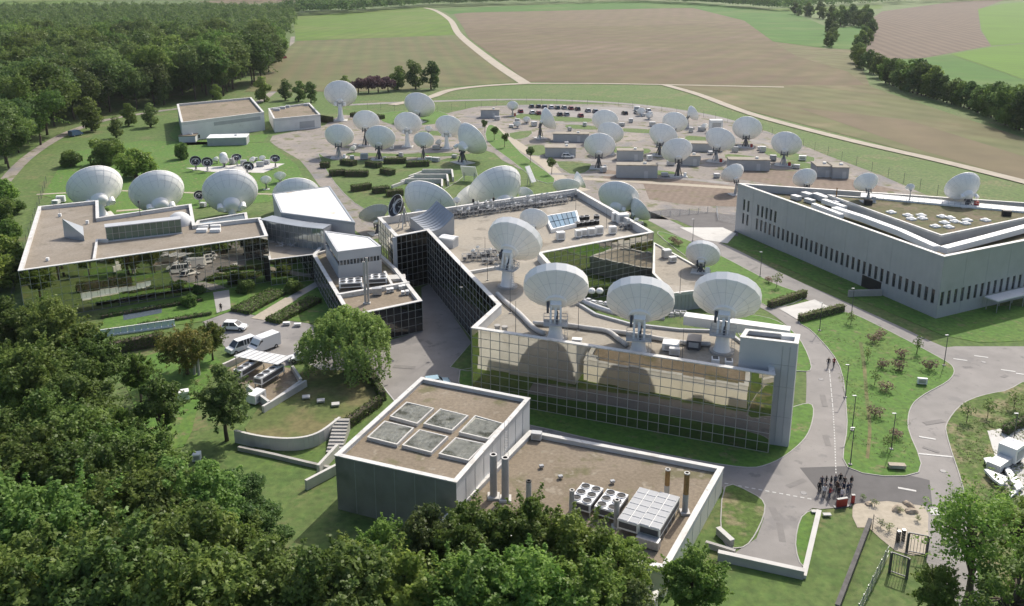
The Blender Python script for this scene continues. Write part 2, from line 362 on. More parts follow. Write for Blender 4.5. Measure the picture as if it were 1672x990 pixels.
# far fields
sheet('field', [(478, 28), (700, 11), (726, 26), (750, 57), (484, 67)], 'f_green', 0.10)
sheet('field', [(484, 67.5), (750, 57.5), (842, 135), (720, 143), (590, 150), (400, 150), (430, 110)], 'f_stubble', 0.10)
sheet('field', [(716, 15), (1040, 2), (1150, 6), (1290, 19), (1352, 45), (1346, 79), (1262, 68), (1215, 34), (1130, 13), (760, 21), (735, 24)], 'f_green2', 0.14)
sheet('field', [(740, 22), (900, 16), (1130, 13.5), (1180, 22), (1215, 34), (1050, 42), (757, 46)], 'f_brown_pale', 0.10)
sheet('field', [(757, 46), (1050, 42), (1215, 34), (1262, 68), (1380, 100), (1412, 140), (1090, 138), (862, 134), (765, 62)], 'f_brown', 0.12)
sheet('field', [(1262, 68.5), (1346, 79.5), (1395, 82), (1420, 140), (1412, 140), (1385, 118), (1300, 92)], 'f_tan', 0.16)
sheet('field', [(1350, 78), (1362, 48), (1412, 40), (1400, 82)], 'f_green2', 0.13)
sheet('field', [(1096, 138), (1418, 140), (1450, 152), (1690, 232), (1690, 305), (1560, 268), (1400, 226), (1210, 178)], 'f_tan', 0.12)
sheet('field', [(1300, 176), (1480, 196), (1690, 262), (1690, 300), (1500, 245)], 'f_brown_pale', 0.15)
sheet('field', [(1418, 34), (1440, 19), (1560, 3), (1640, 0), (1597, 16), (1601, 50), (1618, 75), (1508, 95), (1412, 99)], 'f_plough', 0.11)
sheet('field', [(1597, 15), (1640, 6), (1720, 0), (1720, 66), (1619, 75), (1603, 50)], 'f_lime', 0.12)
sheet('field', [(1412, 100), (1506, 96), (1552, 90), (1640, 120), (1720, 150), (1720, 178), (1600, 160), (1500, 130)], 'f_green2', 0.13)
sheet('field', [(1552, 89), (1620, 77), (1720, 67), (1720, 149), (1640, 119)], 'f_lime', 0.14)
sheet('field', [(0, 12), (60, 8), (200, 2), (0, -6)], 'f_green', 0.1)
sheet('field', [(320, 3), (520, -8), (520, 2), (380, 8)], 'f_brown_pale', 0.1)
sheet('field', [(1240, 16), (1440, 8), (1440, 14), (1300, 24)], 'f_green', 0.1)
# white tracks in the fields
strip('track', [(694, 13), (712, 18), (735, 33), (750, 57), (800, 98), (858, 137)], (6.5, 6.5), 'track', 0.20)
strip('track', [(858, 137), (960, 137), (1085, 139), (1280, 143)], (4, 3), 'track', 0.22)
strip('track', [(858, 137), (790, 141), (735, 148), (700, 160), (640, 172)], 5.0, 'track', 0.21)
strip('road', [(1085, 139), (1140, 155), (1230, 188), (1380, 228), (1540, 265), (1700, 305)], 4.6, 'track', 0.23)
strip('road', [(560, 172), (700, 166), (860, 163), (1010, 169), (1130, 184), (1200, 200)], 4.5, 'asphalt', 0.06)
strip('track', [(-20, 330), (40, 262), (95, 225), (135, 208), (180, 195), (290, 178), (420, 168), (470, 110), (478, 60)], (3.6, 3.6), 'gravel_pink', 0.07)
# gravel yard under the antenna field
sheet('gravel_yard', [(530, 205), (560, 188), (690, 196), (780, 174), (1010, 171), (1140, 187), (1250, 214), (1345, 252), (1520, 322), (1420, 334), (1205, 356), (1040, 356), (950, 312), (880, 290), (820, 262), (790, 245), (690, 268), (545, 268), (600, 345), (648, 374), (600, 392), (560, 352), (520, 302), (490, 262), (452, 240), (445, 222)], 'gravel_pink', 0.03, 2)
sheet('car_park', [(850, 176), (1000, 174), (1110, 188), (1090, 200), (960, 197), (840, 190)], 'asphalt', 0.06)
sheet('service_yard', [(985, 277), (1205, 305), (1330, 315), (1330, 325), (1205, 322), (985, 292)], 'soil', 0.05)
sheet('service_yard', [(1050, 300), (1130, 305), (1205, 316), (1205, 338), (1130, 336), (1060, 326)], 'soil', 0.054)
sheet('service_yard', [(1190, 275), (1340, 282), (1470, 312), (1360, 318), (1190, 290)], 'soil', 0.058)
strip('path', [(800, 205), (850, 240), (890, 268), (925, 300), (955, 312)], 4.0, 'sand_path', 0.05)
strip('path', [(950, 292), (1050, 298), (1205, 308), (1320, 318)], 3.0, 'sand_path', 0.065)
strip('path', [(860, 252), (960, 262), (1100, 268), (1230, 272)], 3.5, 'asphalt', 0.062)
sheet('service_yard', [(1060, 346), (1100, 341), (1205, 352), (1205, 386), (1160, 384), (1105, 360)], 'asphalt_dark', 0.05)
sheet('paving', [(1110, 372), (1180, 372), (1202, 382), (1188, 398), (1150, 392)], 'concrete_light', 0.07)
# roads on the right
AZ = 0.03
strip('road', [(1030, 340), (1072, 358), (1120, 382), (1185, 410), (1270, 455), (1350, 492), (1440, 534), (1530, 576), (1620, 598), (1720, 606)], (5.0, 6.5), 'asphalt', AZ)
strip('road', [(1720, 602), (1640, 603), (1580, 622), (1532, 658), (1517, 702), (1526, 765), (1545, 832), (1562, 905), (1580, 1010)], 6.2, 'asphalt', AZ + .004)
sheet('road', [(1500, 572), (1560, 566), (1700, 566), (1700, 645), (1620, 642), (1560, 665), (1540, 640), (1560, 608)], 'asphalt', AZ + .008)
strip('road', [(1160, 470), (1210, 482), (1270, 505), (1322, 545), (1346, 600), (1352, 680), (1350, 800)], (4.2, 6.4), 'asphalt', AZ + .012)
strip('road', [(820, 690), (1000, 735), (1150, 766), (1260, 778), (1330, 782)], (6.0, 8.0), 'asphalt', AZ + .016)
sheet('road', [(1180, 770), (1270, 750), (1330, 690), (1376, 700), (1380, 770), (1400, 800), (1390, 828), (1340, 832), (1250, 820), (1180, 800)], 'asphalt', AZ + .02)
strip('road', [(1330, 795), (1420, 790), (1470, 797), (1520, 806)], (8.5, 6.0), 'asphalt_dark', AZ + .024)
sheet('driveway', [(1246, 812), (1336, 824), (1309, 842), (1298, 885), (1312, 934), (1196, 906), (1235, 880), (1247, 848)], 'asphalt', AZ + .028)
# lane and car court on the left
sheet('lane', [(596, 598), (622, 566), (640, 555), (690, 540), (688, 470), (704, 462), (778, 572), (778, 650), (700, 670), (650, 664)], 'asphalt', AZ)
sheet('car_court', [(330, 526), (382, 507), (440, 521), (500, 527), (540, 545), (640, 560), (620, 590), (560, 600), (500, 590), (440, 604), (372, 572)], 'asphalt', AZ + .004)
sheet('paving', [(497, 592), (560, 598), (600, 592), (600, 604), (540, 612)], 'concrete', AZ + .01)
# lawns with kerbs
lawn([(1382, 511), (1440, 536), (1530, 583), (1556, 602), (1548, 622), (1508, 645), (1487, 665), (1482, 700), (1499, 772), (1385, 764), (1384, 690), (1372, 600), (1330, 545), (1305, 526), (1340, 518)], 'lawn_bright')
lawn([(1640, 640), (1690, 642), (1690, 1010), (1610, 1010), (1592, 900), (1574, 800), (1549, 720), (1548, 690), (1580, 656)], 'lawn_weedy')
lawn([(1190, 398), (1260, 428), (1380, 480), (1470, 518), (1540, 548), (1600, 560), (1700, 556), (1700, 500), (1500, 500), (1300, 420), (1206, 385)], 'lawn_bright', 0.05, 0, False)
lawn([(1074, 382), (1110, 388), (1180, 420), (1260, 462), (1312, 484), (1262, 502), (1215, 478), (1150, 440)], 'lawn_bright', 0.09)
lawn([(1195, 520), (1255, 520), (1300, 548), (1324, 600), (1300, 606), (1250, 600)], 'lawn_bright', 0.09)
lawn([(1288, 668), (1325, 662), (1322, 700), (1300, 730), (1255, 758), (1200, 762), (1050, 735), (900, 702), (780, 668), (780, 600), (1200, 700)], 'lawn_bright', 0.09)
lawn([(1185, 796), (1226, 806), (1248, 826), (1236, 866), (1212, 894), (1180, 880)], 'lawn_weedy', 0.09, 3)
lawn([(1310, 845), (1336, 836), (1326, 880), (1312, 925), (1300, 890)], 'lawn_bright', 0.09, 3)
lawn([(736, 600), (770, 560), (776, 606), (760, 606)], 'grass', 0.08, 0)
lawn([(160, 540), (180, 505), (330, 480), (430, 460), (500, 452), (530, 480), (545, 520), (520, 530), (440, 521), (380, 507), (330, 526), (200, 542)], 'lawn_bright', 0.08, 0, False)
lawn([(420, 740), (400, 700), (440, 640), (500, 604), (560, 606), (600, 606), (622, 655), (590, 690), (555, 700), (470, 728)], 'lawn_dry', 0.10, 0, False)
lawn([(205, 600), (300, 570), (360, 590), (330, 640), (300, 730), (240, 700)], 'lawn_bright', 0.06, 3, False)
lawn([(520, 252), (545, 262), (640, 262), (745, 266), (760, 285), (700, 322), (640, 334), (596, 342), (548, 300)], 'grass', 0.09, 3)
lawn([(70, 320), (110, 250), (230, 230), (440, 234), (485, 270), (500, 300), (440, 330), (200, 352)], 'lawn_bright', 0.05, 0, False)
lawn([(798, 205), (815, 212), (850, 250), (905, 292), (880, 296), (835, 262), (795, 230)], 'lawn_bright', 0.08, 3)
lawn([(620, 186), (700, 180), (735, 190), (720, 202), (640, 204)], 'lawn_bright', 0.08, 3)
lawn([(832, 218), (868, 214), (862, 224), (840, 228)], 'grass', 0.08, 2)
lawn([(862, 240), (888, 238), (890, 252), (868, 254)], 'grass', 0.08, 2)
lawn([(908, 264), (965, 268), (955, 282), (930, 284)], 'grass', 0.08, 2)
lawn([(852, 186), (900, 190), (965, 194), (960, 200), (845, 194)], 'grass', 0.08, 2)
lawn([(1252, 242), (1330, 258), (1310, 266), (1250, 252)], 'grass', 0.08, 2)
lawn([(275, 222), (290, 200), (330, 230), (440, 218), (430, 232), (300, 238)], 'lawn_bright', 0.05, 0, False)
# dirt strips, slabs and markings
strip('worn_path', [(1405, 560), (1411, 600), (1415, 650), (1420, 700), (1416, 750)], (0.6, 0.4), 'lawn_dry', 0.118)
sheet('paving', [(1272, 505), (1330, 490), (1362, 506), (1304, 524)], 'concrete_light', 0.11)
sheet('gravel_bed', [(1392, 826), (1440, 815), (1508, 826), (1515, 862), (1512, 905), (1462, 900), (1418, 862), (1400, 862)], 'sand_path', 0.045, 2)
sheet('paving', [(1612, 705), (1700, 690), (1700, 830), (1640, 800)], 'concrete_light', 0.13)
strip('path', [(420, 522), (476, 488)], 2.6, 'sand_path', 0.10, 2)
strip('path', [(476, 488), (522, 462)], 2.0, 'concrete', 0.096, 2)
sheet('paving', [(348, 478), (374, 474), (377, 505), (354, 512)], 'concrete', 0.10)
sheet('pond', [(200, 508), (265, 497), (264, 512), (202, 524)], 'pond_water', 0.10)
strip('path', [(60, 318), (200, 312), (330, 316), (460, 318), (520, 330)], 1.2, 'sand_path', 0.07, 2)
strip('path', [(190, 345), (260, 340), (300, 336)], 1.5, 'sand_path', 0.075, 2)
sheet('antenna_pad', [(303, 275), (360, 272), (420, 266), (465, 268), (430, 283), (340, 281)], 'concrete_light', 0.10)
def dash(a, b, n, wid=0.16, fill=0.55, name='road_marking'):
    A, B = G(*a).xy, G(*b).xy; d = B - A; L = d.length; u = d / L; nn = Vector((-u.y, u.x)) * wid / 2; mb = MB()
    for i in range(n):
        s = A + u * L * i / n; e = s + u * L * fill / n
        mb.quad((*(s - nn), 0.071), (*(e - nn), 0.071), (*(e + nn), 0.071), (*(s + nn), 0.071))
    return struct(name, mb, 'line_paint')
dash((1354, 604), (1360, 668), 8, 0.11, .8); dash((1360, 668), (1363, 720), 12, 0.12); dash((1363, 720), (1365, 776), 12, 0.12); dash((1183, 790), (1330, 817), 13, 0.2)
dash((602, 602), (648, 660), 6, 0.14, 1.0); dash((1494, 741), (1557, 747), 1, 0.35, 1.0)
for (x, y) in ((1568, 588), (1646, 606), (1671, 612), (1514, 716), (1481, 800), (1602, 583)):
    p = G(x, y).xy; u = Vector((0.9, -0.35)).normalized(); nn = Vector((-u.y, u.x)) * .18
    struct('road_marking', MB().quad((*(p - u - nn), .073), (*(p + u - nn), .073), (*(p + u + nn), .073), (*(p - u + nn), .073)), 'line_paint')
p = G(1526, 836).xy; struct('road_marking', MB().quad((p.x - .6, p.y - .7, .073), (p.x + .6, p.y - .7, .073), (p.x + .6, p.y + .7, .073), (p.x - .6, p.y + .7, .073)), 'line_paint')

# patched asphalt and manhole covers
rp = random.Random(11)
for (x, y) in ((1345, 655), (1350, 720), (1300, 790), (1520, 735), (1525, 690), (1420, 532), (1300, 478), (1580, 600), (1640, 615), (1275, 870), (1265, 840), (430, 545), (660, 600), (700, 560), (1230, 440), (1480, 560)):
    p = G(x, y).xy; a = rp.uniform(0, 3); W, L = rp.uniform(.5, 1.0), rp.uniform(1.2, 4.0); u = Vector((math.cos(a), math.sin(a))); n = Vector((-u.y, u.x))
    struct('road_patch', MB().poly([(*(p + u * L * sx / 2 + n * W * sy / 2), .0695) for sx, sy in ((-1, -1), (1, -1), (1, 1), (-1, 1))]), 'asphalt_patch')
for (x, y) in ((1340, 620), (1312, 806), (1540, 770), (1380, 508), (1606, 592), (640, 590), (455, 550)):
    p = G(x, y); struct('manhole_cover', MB().lathe([(0, .074), (.38, .074), (.40, .06)], 14, (p.x, p.y, 0)), 'steel_dark')

# lanes and grass strips that break up the antenna yard
strip('lane', [(830, 196), (930, 202), (1040, 208), (1150, 216), (1260, 236)], 3.2, 'asphalt', 0.056)
strip('lane', [(545, 246), (640, 248), (760, 246)], 2.6, 'asphalt', 0.056)
strip('lane', [(870, 284), (980, 286), (1110, 292), (1190, 300)], 2.8, 'asphalt', 0.052)
for q in ([(930, 204), (975, 207), (968, 212), (926, 209)], [(1020, 210), (1070, 213), (1062, 218), (1018, 215)], [(1005, 240), (1060, 244), (1050, 252), (1000, 249)], [(1125, 222), (1160, 226), (1150, 232), (1120, 229)], [(1190, 252), (1240, 258), (1230, 264), (1188, 260)], [(575, 250), (650, 252), (648, 256), (572, 255)], [(655, 252), (740, 250), (742, 255), (658, 257)], [(1050, 278), (1100, 281), (1092, 287), (1046, 284)], [(1290, 262), (1340, 272), (1325, 278), (1285, 270)], [(600, 206), (640, 210), (620, 216), (596, 214)], [(690, 214), (740, 216), (735, 222), (688, 220)]): lawn(q, 'grass', 0.07, 3, False)
# ================================================================ BUILDINGS
def shell(root, poly, zt, zr, roofmat, wallmat='wall_core', thick=0.5, z0=-0.02, coremargin=0.12, cop=True, copmat='coping'):
    p = ccw(poly)
    MB().prism(inset(p, coremargin), z0, zr - 0.03).build('wall', wallmat, root)
    rf = MB().poly([(a.x, a.y, zr) for a in inset(p, thick - 0.01)]).build('roof', roofmat, root)
    MB().ring(inset(p, coremargin - 0.02), inset(p, thick), zr - 0.3, zt - 0.12).build('parapet', 'parapet_in', root)
    if cop: MB().ring(inset(p, -0.10), inset(p, thick + 0.06), zt - 0.118, zt).build('coping', copmat, root)
    return p
PANES = {}
def facade(root, A, B, z0, z1, nc, nr, gm, mull=0.06, mm='mullion', tilt=0.22, skip=None, lean=0.0):
    A, B = Vector(A), Vector(B); mid = (A + B) / 2
    d = (B - A).normalized(); n = Vector((d.y, -d.x))
    if n.dot(-mid) < 0: A, B = B, A; d = -d; n = -n
    L = (B - A).length; w = L / nc; h = (z1 - z0) / nr; off = WL[root.name]
    key = (round(w, 3), round(h, 3), gm)
    if key not in PANES: PANES[key] = MB().box((0, 0, 0), (w - 0.02, 0.05, h - 0.02)).mesh('pane', gm)
    rz = math.atan2(d.y, d.x)
    for i in range(nc):
        for j in range(nr):
            if skip and skip(i, j): continue
            q = A + d * (i + .5) * w - n * 0.03
            put('pane', PANES[key], root, (q.x - off.x, q.y - off.y, z0 + (j + .5) * h - off.z),
                (R(random.gauss(0, tilt) - lean), 0, rz + R(random.gauss(0, tilt))))
    mb = MB()
    for i in range(nc + 1):
        q = A + d * (i * w) - n * 0.0; mb.box((q.x, q.y, (z0 + z1) / 2), (mull, 0.11, z1 - z0), rz)
    for j in range(nr + 1):
        q = mid; mb.box((q.x, q.y, z0 + j * h), (L, 0.10, mull * 0.8), rz)
    return mb.build('mullion_grid', mm, root)
def ztop(bx, by, zb, ty):
    p = G(bx, by, zb); lo, hi = zb, zb + 40
    for _ in range(40):
        m = (lo + hi) / 2
        if PIX((p.x, p.y, m))[1] > ty: lo = m
        else: hi = m
    return lo
def base_of(poly, z=0.0): c = sum((Vector(a) for a in poly), Vector((0, 0))) / len(poly); return (c.x, c.y, z)

# ---- mirror-glass headquarters on the left
HZ = 9.5; HR = HZ - 0.8
hp = XY([(30, 442), (63, 337), (160, 327), (161, 355), (312, 333), (318, 367), (425, 355), (437, 385)], HZ)
hq = thing('office_building', 'low mirror-glass office block with brown gravel roof and white parapets on the left', 'building', base_of(hp))
shell(hq, hp, HZ, HR, 'roof_gravel')
facade(hq, hp[0], hp[7], 0.1, HZ - 0.14, 28, 7, 'glass_mirror', lean=4.3)
facade(hq, hp[7], hp[6], 0.1, HZ - 0.14, 9, 6, 'glass_mirror') if False else None
# glazed roof monitor
mA, mB = G(175, 395, HR).xy, G(297, 381, HR).xy
ax = (mB - mA).normalized(); nb = Vector((-ax.y, ax.x))
mon = [mA, mB, mB + nb * 2.2, mA + nb * 2.2]
mz = ztop(175, 396, HR, 373)
MB().prism(inset(ccw(mon), 0.15), HR, mz - 0.05).build('roof_monitor', 'wall_core', hq)
MB().prism(inset(ccw(mon), -0.12), mz, mz + 0.16).build('roof_monitor_cap', 'panel_pale', hq)
facade(hq, mA, mB, HR + 0.2, mz, 12, 2, 'glass_green', 0.08, tilt=0.3)
MB().prism([mA - nb * .35 - ax * .1, mB - nb * .35 + ax * .1, mB, mA], HR + .002, HR + 0.2).build('roof_monitor_sill', 'panel_pale', hq)
# parapet step across the roof
a, b = G(158, 391, HR + .6).xy, G(153, 423, HR + .6).xy; u = (b - a).normalized(); nn = Vector((-u.y, u.x)) * .2
MB().prism([a - nn, b - nn, b + nn, a + nn], HR - .1, HR + .62).build('parapet', 'coping', hq)
a, b = G(158, 391, HR + .6).xy, G(176, 391, HR + .6).xy; u = (b - a).normalized(); nn = Vector((-u.y, u.x)) * .2
MB().prism([a - nn, b - nn, b + nn, a + nn], HR - .1, HR + .615).build('parapet', 'coping', hq)
# skylight wedge
wa, wb, wc = G(104, 388, HR), G(137, 393, HR), G(103, 358, HR)
wt = ztop(104, 385, HR, 356)
wm = MB(); p0, p1, p2 = G(105, 388, HR), G(138, 394, HR), G(128, 380, HR); t = Vector((p0.x - 0.2, p0.y + .6, wt)); t2 = Vector((p1.x, p1.y, HR + 1.1)); t3 = Vector((p2.x + .8, p2.y + .6, HR + 1.1)); p2 = Vector((p2.x + .8, p2.y + .6, HR))
wm.poly([p0, p1, t2, t]); wm.poly([p1, p2, t3, t2]); wm.poly([p2, p0, t, t3]); wm.poly([t, t2, t3])
wm.build('skylight_wedge', 'zinc', hq)
for (x, y, sx, sy, sz) in ((330, 379, 2.0, 1.2, .6), (332, 373, 2.0, .8, .5), (352, 379, 2.0, 1.2, .6), (352, 372, 2.0, .8, .5), (78, 426, .5, .5, .5), (143, 366, .5, .5, .7), (98, 354, .6, .5, .6)):
    p = G(x, y, HR); MB().box((p.x, p.y, HR + sz / 2 + .08), (sx, sy, sz), R(6)).box((p.x, p.y, HR + .04), (sx * .8, sy * .8, .08), R(6)).build('roof_vent', 'white_paint', hq)
p = G(229, 352, HR); MB().tube([p, p + Vector((0, 0, 3))], .07, 6).box(p + Vector((0, 0, 3)), (.35, .35, .5)).build('roof_mast', 'steel_dark', hq)
p = G(98, 354, HR); MB().tube([p, p + Vector((0, 0, 2))], .05, 6).build('roof_mast', 'steel', hq)
# quarter dome against the back parapet
dm = MB(); p = G(294, 366, HR); rr = 2.6
for i in range(9):
    pass
dm.lathe([(0, rr), (rr * .38, rr * .92), (rr * .7, rr * .7), (rr * .92, rr * .38), (rr, 0)], 20, (p.x, p.y, HR)); dm.build('roof_dome', 'panel_white', hq, True)
# low glazed strip at the back
bp = XY([(318, 367), (323, 360), (402, 347), (404, 358)], 5.5)
MB().prism(ccw(bp), 0, 5.2).build('rear_annex', 'glass_pale', hq); MB().ring(inset(ccw(bp), -.15), inset(ccw(bp), .5), 5.2, 5.5).build('coping', 'coping', hq)

# ---- terrace, glass corridor and the two grey blocks
EZ = 5.6; ER = EZ - 0.7
ep = XY([(511, 416), (570, 516), (689, 491), (648, 439), (600, 395), (540, 380)], EZ)
eb = thing('office_annex', 'low dark glass annex with rooftop fan units behind the willow', 'building', base_of(ep))
shell(eb, ep, EZ, ER, 'roof_brown', thick=0.55)
facade(eb, ep[0], ep[1], 0.1, EZ - .14, 18, 4, 'glass_dark')
facade(eb, ep[1], ep[2], 0.1, EZ - .14, 10, 4, 'glass_dark')
tp = XY([(440, 424), (511, 415.5), (560, 400), (432, 392)], EZ - .2)
tb = thing('terrace_block', 'low glass-fronted terrace block with beige roof beside the entrance', 'building', base_of(tp))
shell(tb, tp, EZ - .2, EZ - .55, 'roof_beige', thick=0.3)
facade(tb, tp[0], tp[1], 0.1, EZ - .34, 8, 4, 'glass_mirror')
# roof cross beams, trays and the fan units
def wallseg(root, a, b, z, h, t, name, m, zb):
    a, b = G(*a, z).xy, G(*b, z).xy; u = (b - a).normalized(); nn = Vector((-u.y, u.x)) * t / 2
    return MB().prism([a - nn, b - nn, b + nn, a + nn], zb, zb + h).build(name, m, root)
wallseg(eb, (552, 481), (668, 461), EZ, .8, .7, 'roof_beam', 'coping', ER)
wallseg(eb, (584, 452), (597, 472), EZ, .72, .45, 'roof_beam', 'coping', ER)
wallseg(eb, (628, 443), (640, 464), EZ, .74, .45, 'roof_beam', 'coping', ER)
# grey block with window strip (D) on the annex roof
dzt = ztop(625, 446, ER, 402)
dpoly = XY([(530, 377), (603, 387), (622, 402), (551, 411)], dzt)
db = thing('plant_tower', 'grey panelled block with ribbon window and white roof in the middle of the annex', 'building', base_of(dpoly, ER))
dpc = ccw(dpoly)
hh = dzt - ER
MB().prism(dpc, ER + .004, ER + hh * .48).build('wall', 'panel_pale', db); MB().prism(inset(dpc, .12), ER + hh * .48 - .02, ER + hh * .66).build('ribbon_window', 'glass_window', db)
MB().prism(dpc, ER + hh * .66, dzt - .15, bottom=True).build('wall', 'panel_pale', db); MB().ring(inset(dpc, -.06), inset(dpc, .35), dzt - .15, dzt).build('coping', 'panel_pale', db)
MB().poly([(a.x, a.y, dzt - .1) for a in inset(dpc, .34)]).build('roof', 'roof_white', db)
A, B = dpoly[3], dpoly[2]; d = (B - A).normalized(); n = Vector((d.y, -d.x)); L = (B - A).length
for i in range(13):
    q = A + d * L * (i + .5) / 13 - n * .06; MB().box((q.x, q.y, ER + hh * .57), (.14, .1, hh * .18), math.atan2(d.y, d.x)).build('window_post', 'panel_pale', db)
# grey block with large white roof (C)
CZ = dzt + .2
cpoly = XY([(445, 316), (538, 304), (579, 363), (459, 347)], CZ); cpc = ccw(cpoly)
cb = thing('assembly_hall', 'grey panelled hall with a large flat white roof behind the office block', 'building', base_of(cpoly))
MB().prism(cpc, -.02, CZ - .5).build('wall', 'panel_grey', cb); MB().ring(inset(cpc, -.08), inset(cpc, .3), CZ - .5, CZ).build('coping', 'zinc', cb)
MB().poly([(a.x, a.y, CZ - .12) for a in inset(cpc, .29)]).build('roof', 'roof_white', cb)
# curved glass corridor
cor = thing('glass_corridor', 'curved glazed corridor above the beige terrace roof', 'corridor', (*G(480, 400, ER).xy, ER))
cz1 = ztop(480, 403, EZ - .55, 369)
cpts = smooth([G(x, y, EZ - .55).xy for x, y in ((428, 392), (460, 399), (495, 405), (530, 409))], 5, False)
for i in range(len(cpts) - 1):
    facade(cor, cpts[i], cpts[i + 1], EZ - .5, cz1, 1, 3, 'glass_pale', 0.07, 'steel', 0.5)
mb = MB()
for i in range(len(cpts) - 1):
    a, b = cpts[i], cpts[i + 1]; u = (b - a).normalized(); nn = Vector((-u.y, u.x)); nn = nn if nn.y > 0 else -nn
    mb.prism([a + nn * .12, b + nn * .12, b + nn * 3.2, a + nn * 3.2], EZ - .5, cz1 - .05)
mb.build('corridor_core', 'panel_grey', cor)
mb = MB()
for i in range(len(cpts) - 1):
    a, b = cpts[i], cpts[i + 1]; u = (b - a).normalized(); nn = Vector((-u.y, u.x)); nn = nn if nn.y > 0 else -nn
    mb.prism([a - nn * .2, b - nn * .2, b + nn * 3.3, a + nn * 3.3], cz1, cz1 + .15, bottom=True)
mb.build('corridor_roof', 'zinc', cor)

# ---- the central dark-glass building with the dishes on its wing
FZ = 11.0; FR_ = FZ - 1.5
TZ = 14.6
tw = XY([(1209, 550), (1303, 561), (1306, 546), (1218, 537)], TZ)
f1 = XY([(617, 355), (646, 386), (697, 376), (812, 497), (770, 535), (1265, 612)], FZ)
fe = [tw[1] + (tw[0] - tw[1]) * .38, tw[2] + (tw[3] - tw[2]) * .38]
f2 = XY([(1190, 527), (1110, 524), (1030, 515), (975, 500), (945, 482), (884, 413), (1067, 379), (941, 308)], FZ)
fp = f1 + fe + f2
fb = thing('operations_building', 'central C-shaped dark glass building carrying the big roof dishes', 'building', base_of(fp))
fpc = ccw(fp); low_pts = [Vector(q) for q in f2[0:5]] + [Vector(fe[1])]
isl = lambda q: any((q - r_).length < .01 for r_ in low_pts)
e_low = {i for i in range(len(fpc)) if isl(fpc[i]) and isl(fpc[(i + 1) % len(fpc)])}; e_high = set(range(len(fpc))) - e_low
MB().prism(inset(fpc, .12), -.02, FR_ - .03).build('wall', 'wall_core', fb); MB().poly([(a.x, a.y, FR_) for a in inset(fpc, .13)]).build('roof', 'roof_beige', fb)
MB().ring(inset(fpc, .10), inset(fpc, .6), FR_ - .3, FZ - .12, e_high).build('parapet', 'parapet_in', fb); MB().ring(inset(fpc, -.10), inset(fpc, .66), FZ - .118, FZ, e_high).build('coping', 'coping', fb)
MB().ring(inset(fpc, .05), inset(fpc, .45), FR_ - .3, FR_ + .4, e_low).build('upstand', 'shed_grey', fb)
facade(fb, f1[0], f1[1], 0.1, FZ - .14, 7, 8, 'glass_mirror')
facade(fb, f1[1], f1[2], 0.1, FZ - .14, 6, 8, 'glass_dark')
facade(fb, f1[2], f1[3], 0.1, FZ - .14, 24, 8, 'glass_dark')
facade(fb, f1[4], f1[5], 0.1, FZ - .14, 29, 8, 'glass_mirror')
facade(fb, f1[5], fe[0], 0.1, FZ - .14, 3, 8, 'glass_dark')
facade(fb, f2[5], f2[6], 0.1, FZ - .14, 18, 9, 'glass_mirror')
# corner fin beside the inner court
p = f1[1]; MB().box((p.x - .2, p.y - .1, FZ / 2), (.7, .5, FZ - .3), R(30)).build('corner_fin', 'panel_pale', fb)
# upstand across the roof and pipe runs
wallseg(fb, (765, 443), (835, 431), FR_ + .5, .5, .4, 'roof_upstand', 'coping', FR_)
def pipe(root, pts, z, r, name='roof_pipe', m='pipe_grey', up=.35):
    c = smooth([G(x, y, z + up) for x, y in pts], 4, False)
    return MB().tube(c, r, 10).build(name, m, root, True)
pipe(fb, [(812, 480), (822, 490), (848, 512), (872, 536), (890, 545)], FR_, .38)
pipe(fb, [(870, 528), (915, 530), (960, 536), (992, 541), (1012, 555), (1025, 564)], FR_, .36)
pipe(fb, [(990, 540), (1030, 545), (1075, 553), (1120, 560), (1160, 562)], FR_, .34)
pipe(fb, [(940, 486), (965, 498), (1000, 510), (1040, 516), (1085, 520)], FR_, .45, m='steel', up=.5)
# stair tower at the end of the wing
tt = thing('stair_tower', 'pale grey panelled tower at the right end of the dish wing', 'building', base_of(tw))
twc = ccw(tw)
MB().prism(twc, -.02, TZ - .6).build('wall', 'panel_pale', tt); MB().ring(twc, inset(twc, .45), TZ - .6, TZ - .1).build('parapet', 'panel_pale', tt)
MB().ring(inset(twc, -.07), inset(twc, .5), TZ - .098, TZ).build('coping', 'coping', tt); MB().poly([(a.x, a.y, TZ - .58) for a in inset(twc, .44)]).build('roof', 'roof_grey_brown', tt)
for k in (0.33, 0.66):
    q = tw[1] + (tw[0] - tw[1]) * k * .38; MB().box((q.x, q.y - .02, TZ / 2), (.06, .08, TZ - 1.2), 0).build('panel_joint', 'shed_grey', tt)
for k in (4.2, 8.4, 11.4):
    a, b = tw[1], tw[0]; u = (b - a).normalized(); nn = Vector((-u.y, u.x)); nn = nn if nn.y < 0 else -nn
    q = a + u * 1.6 + nn * .01; MB().box((q.x, q.y, k), (3.2, .05, .06), math.atan2(u.y, u.x)).build('panel_joint', 'shed_grey', tt)
q = G(1286, 556, TZ - .58); MB().box((q.x, q.y, TZ - .2), (1.6, .8, .7), R(-8)).build('roof_vent', 'white_paint', tt)
# long white roof box behind dish three
a, b = G(1118, 517, FR_ + 1).xy, G(1290, 541, FR_ + 1).xy; u = (b - a).normalized(); nn = Vector((-u.y, u.x)) * .9
MB().prism([a - nn, b - nn, b + nn, a + nn], FR_ + .004, FR_ + 1.4).build('roof_duct', 'panel_white', fb)
